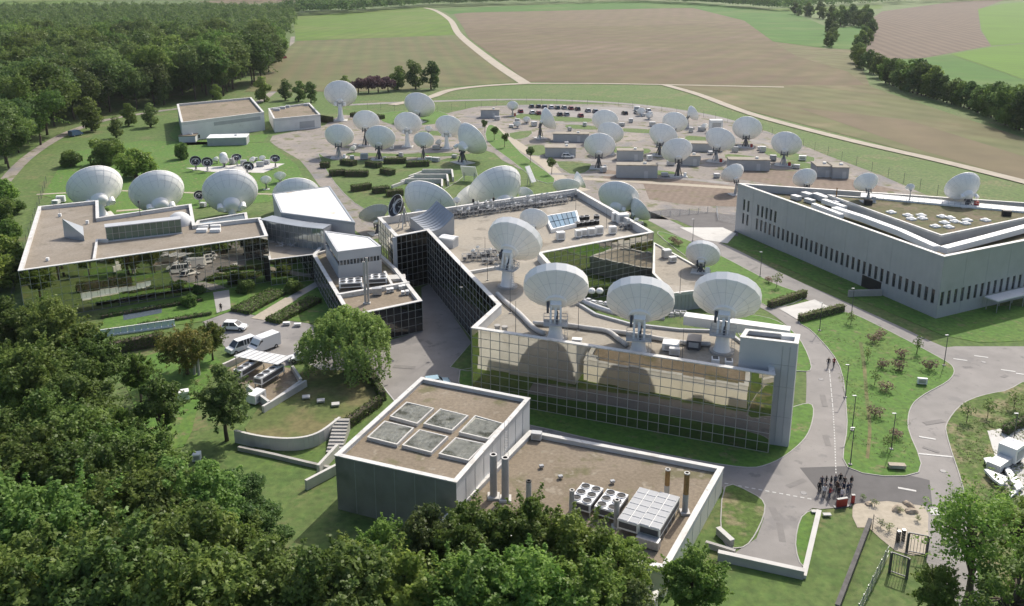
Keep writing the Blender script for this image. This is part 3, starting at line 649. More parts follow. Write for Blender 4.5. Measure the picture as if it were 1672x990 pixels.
# low block in the court
LZ = 3.6
lp = XY([(1068, 396), (1143, 437), (1172, 470), (1098, 479), (1066, 446)], LZ)
lb = thing('court_block', 'low beige-roofed block in the court behind the roof dishes', 'building', base_of(lp))
shell(lb, lp, LZ, LZ - .3, 'roof_beige', 'panel_grey', thick=.35, coremargin=0.0)
A, B = lp[3], lp[2]; d = (B - A).normalized(); n = Vector((d.y, -d.x)); L = (B - A).length
for i in range(12):
    q = A + d * L * (i + .5) / 12 + n * .03; MB().box((q.x, q.y, 1.6), (.12, .08, 3.0), math.atan2(d.y, d.x)).build('wall_fin', 'steel', lb)

# ---- utility building in front
U1, U2 = 7.0, 3.4
up1 = XY([(547, 743), (688, 616), (865, 650), (745, 787)], U1)
ub = thing('utility_building', 'windowless utility block with six roof grilles in front of the glass wing', 'building', base_of(up1))
shell(ub, up1, U1, U1 - .55, 'roof_brown', 'panel_white', thick=.45, coremargin=0.0)
# vertical panel joints on its walls
for (A, B, n_) in ((up1[0], up1[3], 6), (up1[3], up1[2], 9)):
    d = (B - A).normalized(); n = Vector((d.y, -d.x)); L = (B - A).length
    for i in range(1, n_):
        q = A + d * L * i / n_; MB().box((q.x, q.y, U1 / 2 - .1), (.07, .05, U1 - .4), math.atan2(d.y, d.x)).build('panel_joint', 'steel', ub)
# cladding on the north face, darker than the block's other walls
A, B = up1[0], up1[3]; d = (B - A).normalized(); n = Vector((d.y, -d.x)); q = (A + B) / 2 + n * .012; MB().box((q.x, q.y, U1 / 2 - .09), ((B - A).length - .02, .02, U1 - .2), math.atan2(d.y, d.x)).build('cladding', 'panel_dark', ub)
gr = []
A, B, D_ = up1[0], up1[1], up1[3]
for (x0, y0, x1, y1, x2, y2, x3, y3) in ((637, 678, 664, 655, 708, 665, 681, 690), (692, 690, 719, 666, 764, 677, 738, 701), (750, 704, 776, 677, 822, 690, 797, 715),
                                          (600, 712, 628, 686, 675, 697, 648, 724), (657, 725, 685, 700, 731, 711, 704, 737), (717, 739, 744, 713, 792, 723, 765, 750)):
    q = ccw(XY([(x0, y0), (x1, y1), (x2, y2), (x3, y3)], U1))
    fr = MB().ring(inset(q, -.06), inset(q, .12), U1 - .55, U1 - .12).build('roof_grille', 'concrete_light', ub)
    MB().poly([(a.x, a.y, U1 - .24) for a in inset(q, .11)]).build('grille_bed', 'grille', fr)
    qi = inset(q, .13); e = qi[1] - qi[0]; f = qi[3] - qi[0]; mb = MB(); ns = 16
    if e.length < f.length: e, f = f, e
    for k in range(ns):
        a = qi[0] + e * (k + .5) / ns; b = a + f; mb.bar((a.x, a.y, U1 - .2), (b.x, b.y, U1 - .2), .06, .06)
    mb.build('grille_slats', 'grille', fr)
up2 = XY([(865, 703), (1181, 763), (1088, 928), (720, 850)], U2)
u2 = thing('plant_building', 'low windowless plant building with brown gravel roof and chimneys in front', 'building', base_of(up2))
shell(u2, up2, U2, U2 - .6, 'roof_brown', 'panel_cream', thick=.5, coremargin=0.0)
A, B = up2[2], up2[1]; d = (B - A).normalized(); n = Vector((d.y, -d.x)); L = (B - A).length
for i in range(1, 7):
    q = A + d * L * i / 7; MB().box((q.x, q.y, U2 / 2 - .1), (.06, .05, U2 - .4), math.atan2(d.y, d.x)).build('panel_joint', 'steel', u2)
# small building corner at the lower edge
kp = XY([(1020, 985), (1075, 964), (1050, 1040), (960, 1050)], 4.0)
kb = thing('small_annex', 'small white-edged building corner among the trees at the bottom edge', 'building', base_of(kp)); shell(kb, kp, 4.0, 3.5, 'roof_brown', 'panel_white', .4, coremargin=0.0)

# ---- long grey slot-window building on the right
BZ = 11.6; BR = BZ - 1.7
bA, bB = G(1205, 299, BZ).xy, G(1542, 419, BZ).xy; bC = bB + (G(1672, 393, BZ).xy - bB) * 2.6
dback = G(1672, 329, BZ).xy - G(1212, 298, BZ).xy
# where the back edge meets a line through bC parallel to the front
bD = bA + dback * 1.55
bpoly = [bA, bB, bC, bD]
bb = thing('technical_building', 'long grey metal-clad building with rows of slot windows on the right', 'building', base_of(bpoly))
pc = ccw(bpoly)
MB().prism(inset(pc, .22), -.02, BR - .03).build('wall', 'panel_grey', bb)
MB().poly([(a.x, a.y, BR) for a in inset(pc, .6)]).build('roof', 'roof_sedum', bb)
MB().ring(inset(pc, .2), inset(pc, .62), BR - .3, BZ - .12).build('parapet', 'panel_grey', bb)
MB().ring(inset(pc, -.08), inset(pc, .68), BZ - .12, BZ).build('coping', 'coping', bb)
WIN = {}
def slots(A, B, bands):
    """cladding skin with real slot openings; bands: (z0, z1, [centres along the wall], slot width)"""
    d = (B - A).normalized(); n = Vector((d.y, -d.x)); n = n if n.dot(-(A + B)) > 0 else -n
    L = (B - A).length; rz = math.atan2(d.y, d.x); off = WL[bb.name]; mb = MB(); z = 0.0; T = .2
    def clad(s0, s1, za, zb):
        if s1 - s0 < .01: return
        q = A + d * (s0 + s1) / 2 - n * (T / 2 - .004); mb.box((q.x, q.y, (za + zb) / 2), (s1 - s0, T, zb - za), rz)
    for (za, zb, cs, wd) in bands:
        clad(0, L, z, za); s = 0.0
        for c in cs:
            clad(s, c - wd / 2, za, zb); s = c + wd / 2
            k = (round(zb - za, 2), wd)
            if k not in WIN:
                WIN[k] = (MB().box((0, 0, 0), (wd, .04, zb - za)).mesh('window', 'glass_window'), MB().box((0, -.05, -(zb - za) / 2 + .05), (wd, .1, .08)).box((0, -.04, 0), (wd, .06, .05)).mesh('window_frame', 'steel_dark'))
            q = A + d * c - n * (T - .03)
            o = put('window', WIN[k][0], bb, (q.x - off.x, q.y - off.y, (za + zb) / 2 - off.z), (0, 0, rz))
            put('window_frame', WIN[k][1], o)
        clad(s, L, za, zb); z = zb
    clad(0, L, z, BZ - .13)
    mb.build('cladding', 'panel_grey', bb)
    for k in range(1, int(L / 6)):
        q = A + d * k * 6 + n * .012; MB().box((q.x, q.y, BZ / 2), (.04, .03, BZ - .4), rz).build('panel_joint', 'shed_grey', bb)
Lb = (bB - bA).length
n_s = 34; s_first, s_last = 0.135 * Lb, 0.978 * Lb
low = [s_first + (s_last - s_first) * i / (n_s - 1) for i in range(n_s)]; st = low[1] - low[0]
pre = [low[0] - 3.4 * st, low[0] - 2.35 * st]
slots(bA, bB, [(2.5, 5.1, pre + low, .72), (5.75, 8.35, pre + low[:5], .72)])
Lc = (bC - bB).length
slots(bB, bC, [(2.3, 4.9, [.9 + 1.75 * i for i in range(int(Lc / 1.75) - 1)], .78)])
# raised inner roof with sedum, skylight domes, ducts
ip = XY([(1352, 318), (1537, 384), (1672, 356), (1900, 308), (1420, 308)], BZ + .3); ipc = ccw([ip[0], ip[1], Vector((112.1, 178.7))])
MB().prism(ipc, BR + .004, BZ - .1).build('penthouse_wall', 'panel_grey', bb); MB().ring(inset(ipc, -.1), inset(ipc, .35), BZ - .1, BZ + .3).build('coping', 'coping', bb)
MB().poly([(a.x, a.y, BZ + .05) for a in inset(ipc, .34)]).build('roof', 'roof_sedum', bb)
sk = MB().box((0, 0, .15), (1.5, 1.5, .3)).mesh('skylight_dome', 'white_paint')
skd = MB().lathe([(0, .62), (.35, .55), (.6, .42), (.7, .3)], 12).mesh('dome', 'white_paint', True)
for (x, y) in ((1455, 348), (1482, 353), (1488, 359), (1504, 353), (1506, 358), (1538, 355), (1551, 357), (1559, 363), (1542, 365), (1527, 371), (1549, 372), (1579, 361), (1576, 366), (1609, 361)):
    p = G(x, y, BZ + .05) - WL[bb.name]; o = put('skylight_dome', sk, bb, (p.x, p.y, BZ + .055), (0, 0, R(20))); put('dome', skd, o)
def duct(pts, w_, h_, m='white_paint', z=BR, name='roof_duct', legs=True):
    c = [G(x, y, z + h_ + .5) for x, y in pts]; mb = MB()
    for a, b in zip(c[:-1], c[1:]): mb.bar(a + Vector((0, 0, -h_ / 2)), b + Vector((0, 0, -h_ / 2)), w_, h_)
    return mb.build(name, m, bb)
duct([(1362, 338), (1410, 353), (1470, 375), (1530, 402)], 1.5, 1.1); duct([(1541, 404), (1610, 386), (1700, 362)], 1.5, 1.1, name='roof_duct')
duct([(1328, 332), (1375, 350)], 1.0, .9); duct([(1345, 325), (1380, 337)], 1.2, .9)
for (x, y, s1, s2, s3) in ((1300, 323, 2.2, 1.4, .9), (1318, 320, 2.6, 1.6, 1.1), (1335, 322, 2.0, 1.6, 1.2), (1322, 328, 2.4, 1.2, .8), (1346, 326, 2.2, 1.6, 1.2), (1366, 336, 1.6, 1.4, 1.4), (1370, 343, 1.4, 1.2, 1.0)):
    p = G(x, y, BR + .5); MB().box((p.x, p.y, BR + s3 / 2 + .1), (s1, s2, s3), R(-64)).build('roof_unit', 'panel_pale', bb)
p = G(1364, 336, BR); MB().tube([p, p + Vector((0, 0, 4))], .12, 6).build('roof_mast', 'rust', bb)
# white terrace strip along the back with a railing
wa, wb_ = G(1405, 322, BZ).xy, G(1690, 348, BZ).xy; u = (wb_ - wa).normalized(); nn = Vector((-u.y, u.x))
MB().prism([wa - nn * 1.2, wb_ - nn * 1.2, wb_ + nn * 2.6, wa + nn * 2.6], BZ - .6, BZ + .42).build('roof_walkway', 'white_paint', bb)
mb = MB()
for k in range(30):
    q = wa + u * (wb_ - wa).length * k / 29 - nn * 1.1; mb.bar((q.x, q.y, BZ + .1), (q.x, q.y, BZ + 1.2), .05)
for h_ in (.65, 1.2): mb.bar((*(wa - nn * 1.1), BZ + h_), (*(wb_ - nn * 1.1), BZ + h_), .05)
mb.build('railing', 'steel', bb)
for (x, y) in ((1417, 334), (1643, 352)):
    p = G(x, y, BZ + .1); MB().box((p.x, p.y, BZ + .6), (1.6, 1.0, 1.1), R(-10)).build('roof_unit', 'black', bb)
# door opening with ramp wall, entrance canopy
dq = bA + (bB - bA) * .735; d = (bB - bA).normalized(); n = Vector((d.y, -d.x)); n = n if n.y < 0 else -n
MB().box((dq.x + n.x * .02, dq.y + n.y * .02, 1.2), (5.0, .06, 2.4), math.atan2(d.y, d.x)).build('door', 'black', bb)
rw = thing('ramp_wall', 'low concrete ramp wall at the dark door of the grey building', 'wall', (dq.x, dq.y, 0))
a = dq + n * .4 + d * 3.0; b = dq + n * 6.5 + d * 1.0; MB().prism([a, b, b + d * .35, a + d * .35], 0, 1.3).build('wall', 'concrete', rw)
d2 = (bC - bB).normalized(); n2 = Vector((d2.y, -d2.x)); n2 = n2 if n2.y < 0 else -n2
c0 = bB + d2 * 11.5 + n2 * .3
cn = thing('entrance_canopy', 'white flat canopy on posts in front of the grey building', 'canopy', (c0.x, c0.y, 0))
MB().prism([c0 + n2 * .3, c0 + d2 * 12 + n2 * .3, c0 + d2 * 12 + n2 * 3.0, c0 + n2 * 3.0], 2.3, 2.5, bottom=True).build('canopy_roof', 'panel_white', cn)
for k in range(4):
    for e in (.6, 2.7):
        q = c0 + d2 * (.5 + 3.6 * k) + n2 * e; MB().tube([(q.x, q.y, 0), (q.x, q.y, 2.3)], .07, 6).build('post', 'steel', cn)

# ---- warehouse at the back left
wz = 7.0
wp = XY([(289, 170), (410, 159), (431, 183), (296, 200)], wz)
wb = thing('warehouse', 'white warehouse with brown flat roof beside the wood at the back', 'building', base_of(wp)); shell(wb, wp, wz, wz - .8, 'roof_brown', 'panel_white', .6, coremargin=0.0)
A, B = wp[3], wp[2]; d = (B - A).normalized(); n = Vector((d.y, -d.x)); q = A + (B - A) * .66 + n * .03; MB().box((q.x, q.y, 4.9), (19, .08, 1.3), math.atan2(d.y, d.x)).build('louvre_band', 'shed_grey', wb)
for k in range(4):
    q = A + (B - A) * (.08 + .035 * k) + n * .03; MB().box((q.x, q.y, 1.2), (.7, .08, 1.2), math.atan2(d.y, d.x)).build('window', 'glass_window', wb)
w2 = XY([(438, 177), (505, 168), (523, 187), (447, 194)], 5.2)
wb2 = thing('store_building', 'smaller white store with brown roof right of the warehouse', 'building', base_of(w2)); shell(wb2, w2, 5.2, 4.5, 'roof_brown', 'panel_white', .5, coremargin=0.0)
q = (w2[2] + w2[3]) / 2; d = (w2[2] - w2[3]).normalized(); n = Vector((d.y, -d.x)); q = w2[3] + (w2[2] - w2[3]) * .7 + n * .03; MB().box((q.x, q.y, 1.8), (6, .08, 2.6), math.atan2(d.y, d.x)).build('door', 'shed_grey', wb2)
for (x, y, sx) in ((452, 181, 2.5), (462, 178, 2), (500, 173, 1.6), (470, 176, 1.6)):
    p = G(x, y, 4.5); MB().box((p.x, p.y, 5.0), (sx, 1.4, 1.0), .1).build('roof_vent', 'panel_pale', wb2)
def hut(px, py, wpx, dep, h, rz, label, roof='roof_beige', wallm='shed_grey', name='equipment_hut', group='grey equipment huts in the antenna yard', door=True):
    p = G(px, py); W = wpx * PIX(p)[2] / F_PX
    o = thing(name, label, 'hut', (p.x, p.y, 0), rz, group)
    put('wall', MB().box((0, dep / 2, h / 2), (W, dep, h)).mesh('wall', wallm), o)
    put('roof', MB().box((0, dep / 2, h + .12), (W + .3, dep + .3, .24)).mesh('roof', roof), o)
    if door: put('door', MB().box((W * .22, -.03, 1.05), (1.1, .08, 2.1)).mesh('door', 'panel_pale'), o)
    put('roof_vent', MB().box((W * .2, dep * .5, h + .5), (.9, .7, .5)).mesh('roof_vent', 'white_paint'), o)
    return o
hut(800, 193, 30, 4, 3.2, 0, 'grey hut left of the small dish at the car park')
hut(932, 232, 58, 4, 2.7, R(-5), 'grey hut behind the hut with the parked white car')
hut(915, 257, 50, 6, 3.0, R(-3), 'grey hut with beige roof beside the parked white car')
hut(1029, 263, 42, 4, 3.2, R(-3), 'small grey hut with white door behind the long hut')
hut(1040, 291, 66, 4, 3.7, R(-3), 'long grey hut nearest the glass building')
hut(1154, 248, 52, 5, 2.6, R(-5), 'grey hut behind the dish with the white cabinet')
hut(1128, 271, 28, 4, 3.0, R(-3), 'narrow grey hut right of the large tilted yard dish')
hut(1223, 279, 66, 4, 3.2, R(-5), 'wide grey hut in front of the row of right-hand dishes')
hut(1345, 290, 24, 7, 3.2, R(-3), 'left of the two twin grey huts at the fence')
hut(1372, 292, 26, 7, 3.2, R(-3), 'right of the two twin grey huts at the fence')
hut(371, 238, 62, 7, 2.6, R(8), 'grey shed with white roof in front of the warehouse', 'white_paint', 'shed_grey', 'garden_shed', None, False)
hut(306, 233, 26, 5, 2.2, R(8), 'small white shed at the left end of the warehouse', 'roof_brown', 'panel_white', 'garden_shed', None, False)
# ================================================================ ANTENNAS
def refl_prof(style):
    z = lambda r: r * r / 0.76                                  # focal ratio 0.38, unit diameter, radius 0.5
    zr = z(.5); f = [(r, z(r)) for r in (0, .12, .22, .31, .39, .45, .495)]; f[0] = (0, 0)
    if style == 'skirt': back = [(.5, zr - .01), (.503, zr - .15), (.475, zr - .175), (.33, zr - .27), (.17, -.045), (.16, -.08), (0, -.08)]
    elif style == 'big': back = [(.5, zr - .004), (.499, zr - .02), (.47, zr - .10), (.41, zr - .19), (.31, zr - .285), (.15, -.05), (0, -.05)]
    else: back = [(.5, zr - .004), (.498, zr - .015), (.40, z(.40) - .03), (.28, z(.28) - .05), (.16, z(.16) - .06), (.1, -.055), (0, -.055)]
    return f + back
REF = {}
def reflector(style):
    if style not in REF:
        if style == 'mesh':
            mb = MB(); z = lambda r: r * r / 0.76
            for k in range(16):
                a = 2 * math.pi * k / 16; mb.tube([(r * math.cos(a), r * math.sin(a), z(r)) for r in (.05, .2, .35, .5)], .007, 5)
            for r in (.2, .35, .495): mb.tube([(r * math.cos(2 * math.pi * k / 32), r * math.sin(2 * math.pi * k / 32), z(r)) for k in range(33)], .007, 5, False)
            n0 = mb.lathe([(0.01, .004), (.2, z(.2) + .006), (.35, z(.35) + .006), (.49, z(.49) + .006)], 32); REF[style] = (mb.mesh('reflector', 'dish_ring', False),)
        else:
            me = MB().lathe(refl_prof(style), 20 if style == 'skirt' else 40).mesh('reflector', 'dish_dark' if style == 'dark' else 'dish_white', style != 'skirt')
            REF[style] = (me,)
    return REF[style][0]
SH = {}
def shared(key, fn):
    if key not in SH: SH[key] = fn()
    return SH[key]
def _feed(m='dish_white'):
    mb = MB()
    for k in range(4):
        a = math.pi / 4 + k * math.pi / 2; mb.bar((.46 * math.cos(a), .46 * math.sin(a), .27), (.05 * math.cos(a), .05 * math.sin(a), .40), .012)
    mb.lathe([(0, .43), (.06, .42), (.065, .395), (0, .385)], 16); mb.lathe([(0, .16), (.025, .16), (.045, 0.0)], 12)
    return mb.mesh('feed', m)
def _panelseams():
    mb = MB(); pr = refl_prof('big'); bk = [(r, z) for r, z in pr[7:12]]
    for k in range(20):
        a = 2 * math.pi * k / 20
        mb.tube([((r + .001) * math.cos(a), (r + .001) * math.sin(a), z - .0015) for r, z in bk], .0016, 4)
    for r, z in bk[1:4]: mb.tube([((r + .001) * math.cos(2 * math.pi * k / 40), (r + .001) * math.sin(2 * math.pi * k / 40), z - .001) for k in range(41)], .0014, 4, False)
    return mb.mesh('panel_seams', 'panel_pale')
def _seams(style):
    mb = MB(); bk = refl_prof(style)[7:13]
    for k in range(20 if style == 'skirt' else 12):
        a = 2 * math.pi * k / (20 if style == 'skirt' else 12)
        mb.tube([((r + .0005) * math.cos(a), (r + .0005) * math.sin(a), z - .0005) for r, z in bk[(1 if style == 'skirt' else 0):5]], .0018, 4)
    for r, z in ((bk[3],) if style == 'skirt' else (bk[2], bk[3])): mb.tube([((r + .0005) * math.cos(2 * math.pi * k / 40), (r + .0005) * math.sin(2 * math.pi * k / 40), z - .0005) for k in range(41)], .0018, 4, False)
    return mb.mesh('panel_seams', 'panel_pale')
def dish(c, base, wpx, z0, label, az=0.0, el=30.0, style='plain', mount='post', D=None, group=None, hmin=1.2, name='satellite_dish', asp=None, cat='satellite dish'):
    """c: pixel centre of the rim, base: pixel of the pedestal foot, wpx: width in pixels"""
    b = G(*base, z0); az += math.degrees(math.atan2(b.x, b.y)); dep = PIX((b.x, b.y, z0 + 6))[2]; D = D or wpx * dep / F_PX
    e, a = R(el), R(az); ax = Vector((math.sin(a) * math.cos(e), math.cos(a) * math.cos(e), math.sin(e)))
    o = .13 * D if style != 'skirt' else .16 * D; lo, hi = 0.0, 40.0
    for _ in range(40):
        m = (lo + hi) / 2; q = b + Vector((0, 0, m)) + ax * (o + .3 * D)
        if PIX(q)[1] > c[1]: lo = m
        else: hi = m
    h = max(lo, hmin)
    # shift sideways so that the rim centre stands where it is seen
    q = b + Vector((0, 0, h)) + ax * (o + .3 * D); b.x += (c[0] - PIX(q)[0]) * PIX(q)[2] / F_PX
    t = thing(name, label, cat, b, -a, group)
    rx = -(math.pi / 2 - e); piv = Vector((0, 0, h)); lax = Vector((0, math.cos(e), math.sin(e)))
    rf = put('reflector', reflector(style), t, piv + lax * o, (rx, 0, 0), D)
    if style == 'big': put('panel_seams', shared('seams', _panelseams), rf)
    if style in ('plain', 'skirt'): put('panel_seams', shared('seams_' + style, lambda: _seams(style)), rf)
    if style == 'dark':
        put('ring', shared('ring', lambda: MB().lathe([(.30, .135), (.36, .185), (.36, .19), (.30, .14)], 28).mesh('ring', 'dish_ring')), rf); put('rim', shared('rim', lambda: MB().lathe([(.492, .33), (.51, .335), (.51, .31), (.492, .31), (.492, .33)], 32).mesh('rim', 'dish_ring')), rf)
    put('feed', shared('feed_' + ('dk' if style == 'dark' else 'w'), lambda: _feed('dish_ring' if style == 'dark' else 'dish_white')), rf)
    if style == 'skirt':
        put('hub', shared('hubs', lambda: MB().box((0, 0, -.11), (.17, .14, .10)).mesh('hub', 'white_paint')), rf)
        put('drive_box', shared('drv', lambda: MB().box((-.12, 0, -.13), (.035, .10, .2)).mesh('drive_box', 'steel_dark')), rf)
    elif style == 'big':
        put('hub', shared('hubb', lambda: MB().lathe([(0, -.20), (.10, -.20), (.145, -.15), (.155, -.03)][::-1], 24).mesh('hub', 'dish_white', True)), rf)
        for s in (-1, 1): put('counterweight', shared('cwb', lambda: MB().lathe([(0, .07), (.05, .06), (.055, -.06), (0, -.07)], 14).mesh('counterweight', 'dish_white')), rf, (s * .2, -.03, -.17))
    else:
        put('hub', shared('hubp', lambda: MB().lathe([(.11, -.03), (.10, -.10), (.04, -.12), (0, -.12)], 16).mesh('hub', 'dish_white' if True else '')), rf)
    if mount == 'tower':                                        # white cone with platform and railing
        pr = .085 * D; ht = max(h - .25 * D, .35 * h)
        put('pedestal', MB().lathe([(pr * 1.05, ht), (pr * 1.3, ht * .25), (pr * 1.7, 0)][::1], 20).mesh('pedestal', 'white_paint', True), t)
        put('plinth', MB().lathe([(0, .25), (pr * 2.1, .25), (pr * 2.2, -.1)], 24).mesh('plinth', 'concrete'), t)
        pl = MB().box((0, -.02 * D, ht + .08), (.36 * D, .26 * D, .14)); put('platform', pl.mesh('platform', 'panel_pale'), t)
        rl = MB(); X, Y = .18 * D, .13 * D
        cs = [(-X, -Y - .02 * D), (X, -Y - .02 * D), (X, Y - .02 * D), (-X, Y - .02 * D)]
        for i in range(4):
            A, B = cs[i], cs[(i + 1) % 4]
            for hh_ in (.55, 1.05): rl.bar((*A, ht + hh_), (*B, ht + hh_), .06)
            for k in range(4):
                s = k / 4; rl.bar((A[0] + (B[0] - A[0]) * s, A[1] + (B[1] - A[1]) * s, ht + .1), (A[0] + (B[0] - A[0]) * s, A[1] + (B[1] - A[1]) * s, ht + 1.08), .06)
        put('railing', rl.mesh('railing', 'panel_pale'), t)
        yk = MB()
        for s in (-1, 1):
            yk.bar((s * .075 * D, -.06 * D, ht), (s * .075 * D, .0, h + .03 * D), .03 * D, .05 * D); yk.bar((s * .075 * D, .07 * D, ht), (s * .075 * D, 0, h + .03 * D), .025 * D, .04 * D)
        yk.bar((0, -.05 * D, ht), piv + lax * .02 * D + Vector((0, 0, -.02 * D)), .04 * D)
        put('yoke', yk.mesh('yoke', 'white_paint'), t)
        put('jack', MB().tube([(.02 * D, -.09 * D, ht + .1), (0.02 * D, .02 * D, h - .06 * D)], .018 * D, 8).mesh('jack', 'steel_dark'), t)
        lad = MB()
        for s in (-.2, .2): lad.bar((X * .9 + s, -Y, 0), (X * .9 + s, -Y, ht), .05)
        for k in range(int(ht / .4)): lad.bar((X * .9 - .2, -Y, .3 + .4 * k), (X * .9 + .2, -Y, .3 + .4 * k), .04)
        put('ladder', lad.mesh('ladder', 'steel'), t)
    elif mount == 'cone':
        put('pedestal', MB().lathe([(.06 * D, h - .02 * D), (.07 * D, h * .4), (.12 * D, 0)], 18).mesh('pedestal', 'white_paint', True), t)
        put('yoke', MB().bar((-.08 * D, 0, h - .1 * D), (-.08 * D, 0, h + .05 * D), .04 * D).bar((.08 * D, 0, h - .1 * D), (.08 * D, 0, h + .05 * D), .04 * D).bar((-.1 * D, 0, h - .07 * D), (.1 * D, 0, h - .07 * D), .06 * D).mesh('yoke', 'steel'), t)
        put('plinth', MB().box((0, 0, .1), (.4 * D, .4 * D, .2)).mesh('plinth', 'concrete_light'), t)
        for s in (-1, 1): put('counterweight', MB().lathe([(0, .06 * D), (.045 * D, .045 * D), (.05 * D, -.045 * D), (0, -.06 * D)], 12, (s * .14 * D, -.02 * D, h - .03 * D)).mesh('counterweight', 'dish_white'), t)
    elif mount == 'tripod':
        mb = MB()
        for k in range(4):
            an = math.pi / 4 + k * math.pi / 2; mb.bar((.28 * D * math.cos(an), .28 * D * math.sin(an), 0), (.05 * D * math.cos(an), .05 * D * math.sin(an), h), .035 * D)
        mb.bar((0, 0, h * .2), (0, 0, h + .02 * D), .07 * D); put('pedestal', mb.mesh('pedestal', 'steel'), t)
    else:                                                       # steel post with struts on a concrete pad
        mb = MB().tube([(0, 0, 0), (0, 0, h)], [.05 * D, .035 * D], 10)
        for k in range(3):
            an = math.pi / 2 + k * 2 * math.pi / 3; mb.bar((.13 * D * math.cos(an), .13 * D * math.sin(an), 0), (.02 * D * math.cos(an), .02 * D * math.sin(an), h * .75), .025 * D)
        put('pedestal', mb.mesh('pedestal', 'steel_dark' if random.random() < .4 else 'steel'), t)
        mb = MB().bar((-.1 * D, -.02 * D, h - .08 * D), (.1 * D, -.02 * D, h - .08 * D), .035 * D).bar((0, -.09 * D, h - .2 * D), piv + lax * .1 * D, .03 * D)
        for s in (-1, 1): mb.bar((s * .1 * D, -.02 * D, h - .14 * D), (s * .1 * D, .05 * D, h + .04 * D), .03 * D)
        put('yoke', mb.mesh('yoke', 'steel_dark'), t)
        if D > 3: put('plinth', MB().box((0, 0, .1), (.55 * D, .45 * D, .2)).mesh('plinth', 'concrete_light'), t)
        if D > 4.5: put('control_cabinet', MB().box((.2 * D, -.1 * D, .7), (.8, .6, 1.2)).mesh('control_cabinet', random.choice(['panel_pale', 'white_paint', 'red'])), t)
    return t
g1 = 'three large dishes on the front wing'
dish((908, 462), (906, 554), 108, FR_, 'large white roof dish with skirted back, leftmost of the three on the front wing', 0, 35, 'skirt', 'tower', group=g1)
dish((1046, 484), (1047, 575), 112, FR_, 'large white roof dish with skirted back, middle of the three on the front wing', 0, 35, 'skirt', 'tower', group=g1)
dish((1188, 478), (1180, 574), 111, FR_, 'large white roof dish with skirted back, beside the grey stair tower', 4, 35, 'skirt', 'tower', group=g1)
dish((843, 387), (832, 468), 92, FR_, 'large white skirted dish on the upper roof above the dark glass wall', 24, 31, 'skirt', 'tower')
dish((872, 358), (878, 398), 48, FR_, 'smooth white dish directly behind the tilted upper roof dish', 8, 30, 'plain', 'post')
dish((1148, 412), (1140, 445), 56, LZ - .3, 'white dish with faceted back on the low court block', 5, 30, 'skirt', 'post')
gl = 'row of huge dishes behind the office block'
dish((155, 305), (160, 352), 88, 0, 'huge white dish behind the office roof, leftmost of the row', -8, 30, 'big', 'cone', group=gl)
dish((256, 312), (262, 356), 88, 0, 'huge white dish behind the office roof, second from left', -6, 30, 'big', 'cone', group=gl)
dish((376, 312), (378, 362), 90, 0, 'huge white dish with exposed hub and two counterweights on the lawn', 0, 28, 'big', 'cone', group=gl)
dish((484, 318), (490, 352), 78, 0, 'huge dish half hidden behind the white-roofed hall', 0, 34, 'big', 'cone', group=gl)
dish((610, 348), (612, 382), 50, 0, 'grey panelled dish with dark ribs left of the central building', -20, 45, 'mesh', 'post')
dish((646, 336), (652, 372), 36, FR_, 'black dish with white ring on a tripod at the roof corner', -118, 25, 'dark', 'tripod', D=4.6)
dish((702, 328), (690, 372), 92, 0, 'huge pale dish rising behind the curved zinc penthouse', 30, 34, 'big', 'cone')
dish((808, 306), (806, 356), 94, 0, 'largest white dish rising behind the roof of the central building', -26, 32, 'big', 'cone')
dish((768, 322), (765, 350), 60, 0, 'white dish overlapped by the largest dish behind the central roof', -35, 32, 'plain', 'post')
dish((858, 316), (858, 336), 28, 0, 'small white dish right of the largest dish', 20, 30, 'plain', 'post')
dish((925, 306), (922, 328), 46, 0, 'blue-grey dish peeking over the far roof edge', 0, 50, 'plain', 'post')
dish((948, 294), (944, 322), 20, 0, 'narrow dish seen edge-on at the far roof corner', 70, 25, 'plain', 'post', D=5)
dish((1010, 320), (1006, 362), 68, 0, 'big white dish behind the right parapet of the central building', 10, 34, 'big', 'post')
dish((1046, 342), (1036, 366), 46, 0, 'dish seen obliquely beside the road, tucked behind the right parapet', 55, 28, 'plain', 'post', D=6.5)
gm_ = 'dishes of the middle antenna field'
dish((556, 154), (551, 197), 54, 0, 'tall-pedestal white dish beside the store building', 5, 30, 'plain', 'cone', group=gm_)
dish((554, 222), (552, 258), 48, 0, 'leftmost front dish above the clipped hedges', 8, 30, 'plain', 'post', group=gm_)
dish((598, 198), (600, 238), 44, 0, 'white dish in the back row between the two left front dishes', 8, 30, 'plain', 'post', group=gm_)
dish((621, 225), (622, 261), 50, 0, 'second front dish above the clipped hedges', 10, 30, 'plain', 'post', group=gm_)
dish((666, 202), (666, 240), 46, 0, 'round white dish on a white pedestal in the middle row', 6, 28, 'plain', 'cone', group=gm_)
dish((692, 229), (692, 260), 34, 0, 'smallest front dish above the clipped hedges', 6, 30, 'plain', 'post', group=gm_)
dish((685, 172), (690, 200), 52, 0, 'rearmost white dish beside the fence of the middle field', 18, 32, 'plain', 'post', group=gm_)
dish((733, 207), (732, 243), 46, 0, 'white dish left of the big side-turned dish', 14, 30, 'plain', 'cone', group=gm_)
dish((772, 226), (765, 266), 60, 0, 'big dish turned sideways to the right at the yard path', 50, 28, 'big', 'post', group=gm_)
dish((700, 211), (700, 222), 13, 0, 'very small white dish between the middle rows', 10, 30, 'plain', 'post', group=gm_, hmin=.8)
gr_ = 'dishes of the right-hand antenna yard'
dish((897, 194), (890, 226), 40, 0, 'dish seen almost edge-on behind the grey huts', 68, 22, 'plain', 'post', group=gr_)
dish((988, 197), (988, 234), 44, 0, 'rear white dish of the overlapping pair beside the car park', 5, 30, 'plain', 'post', group=gr_)
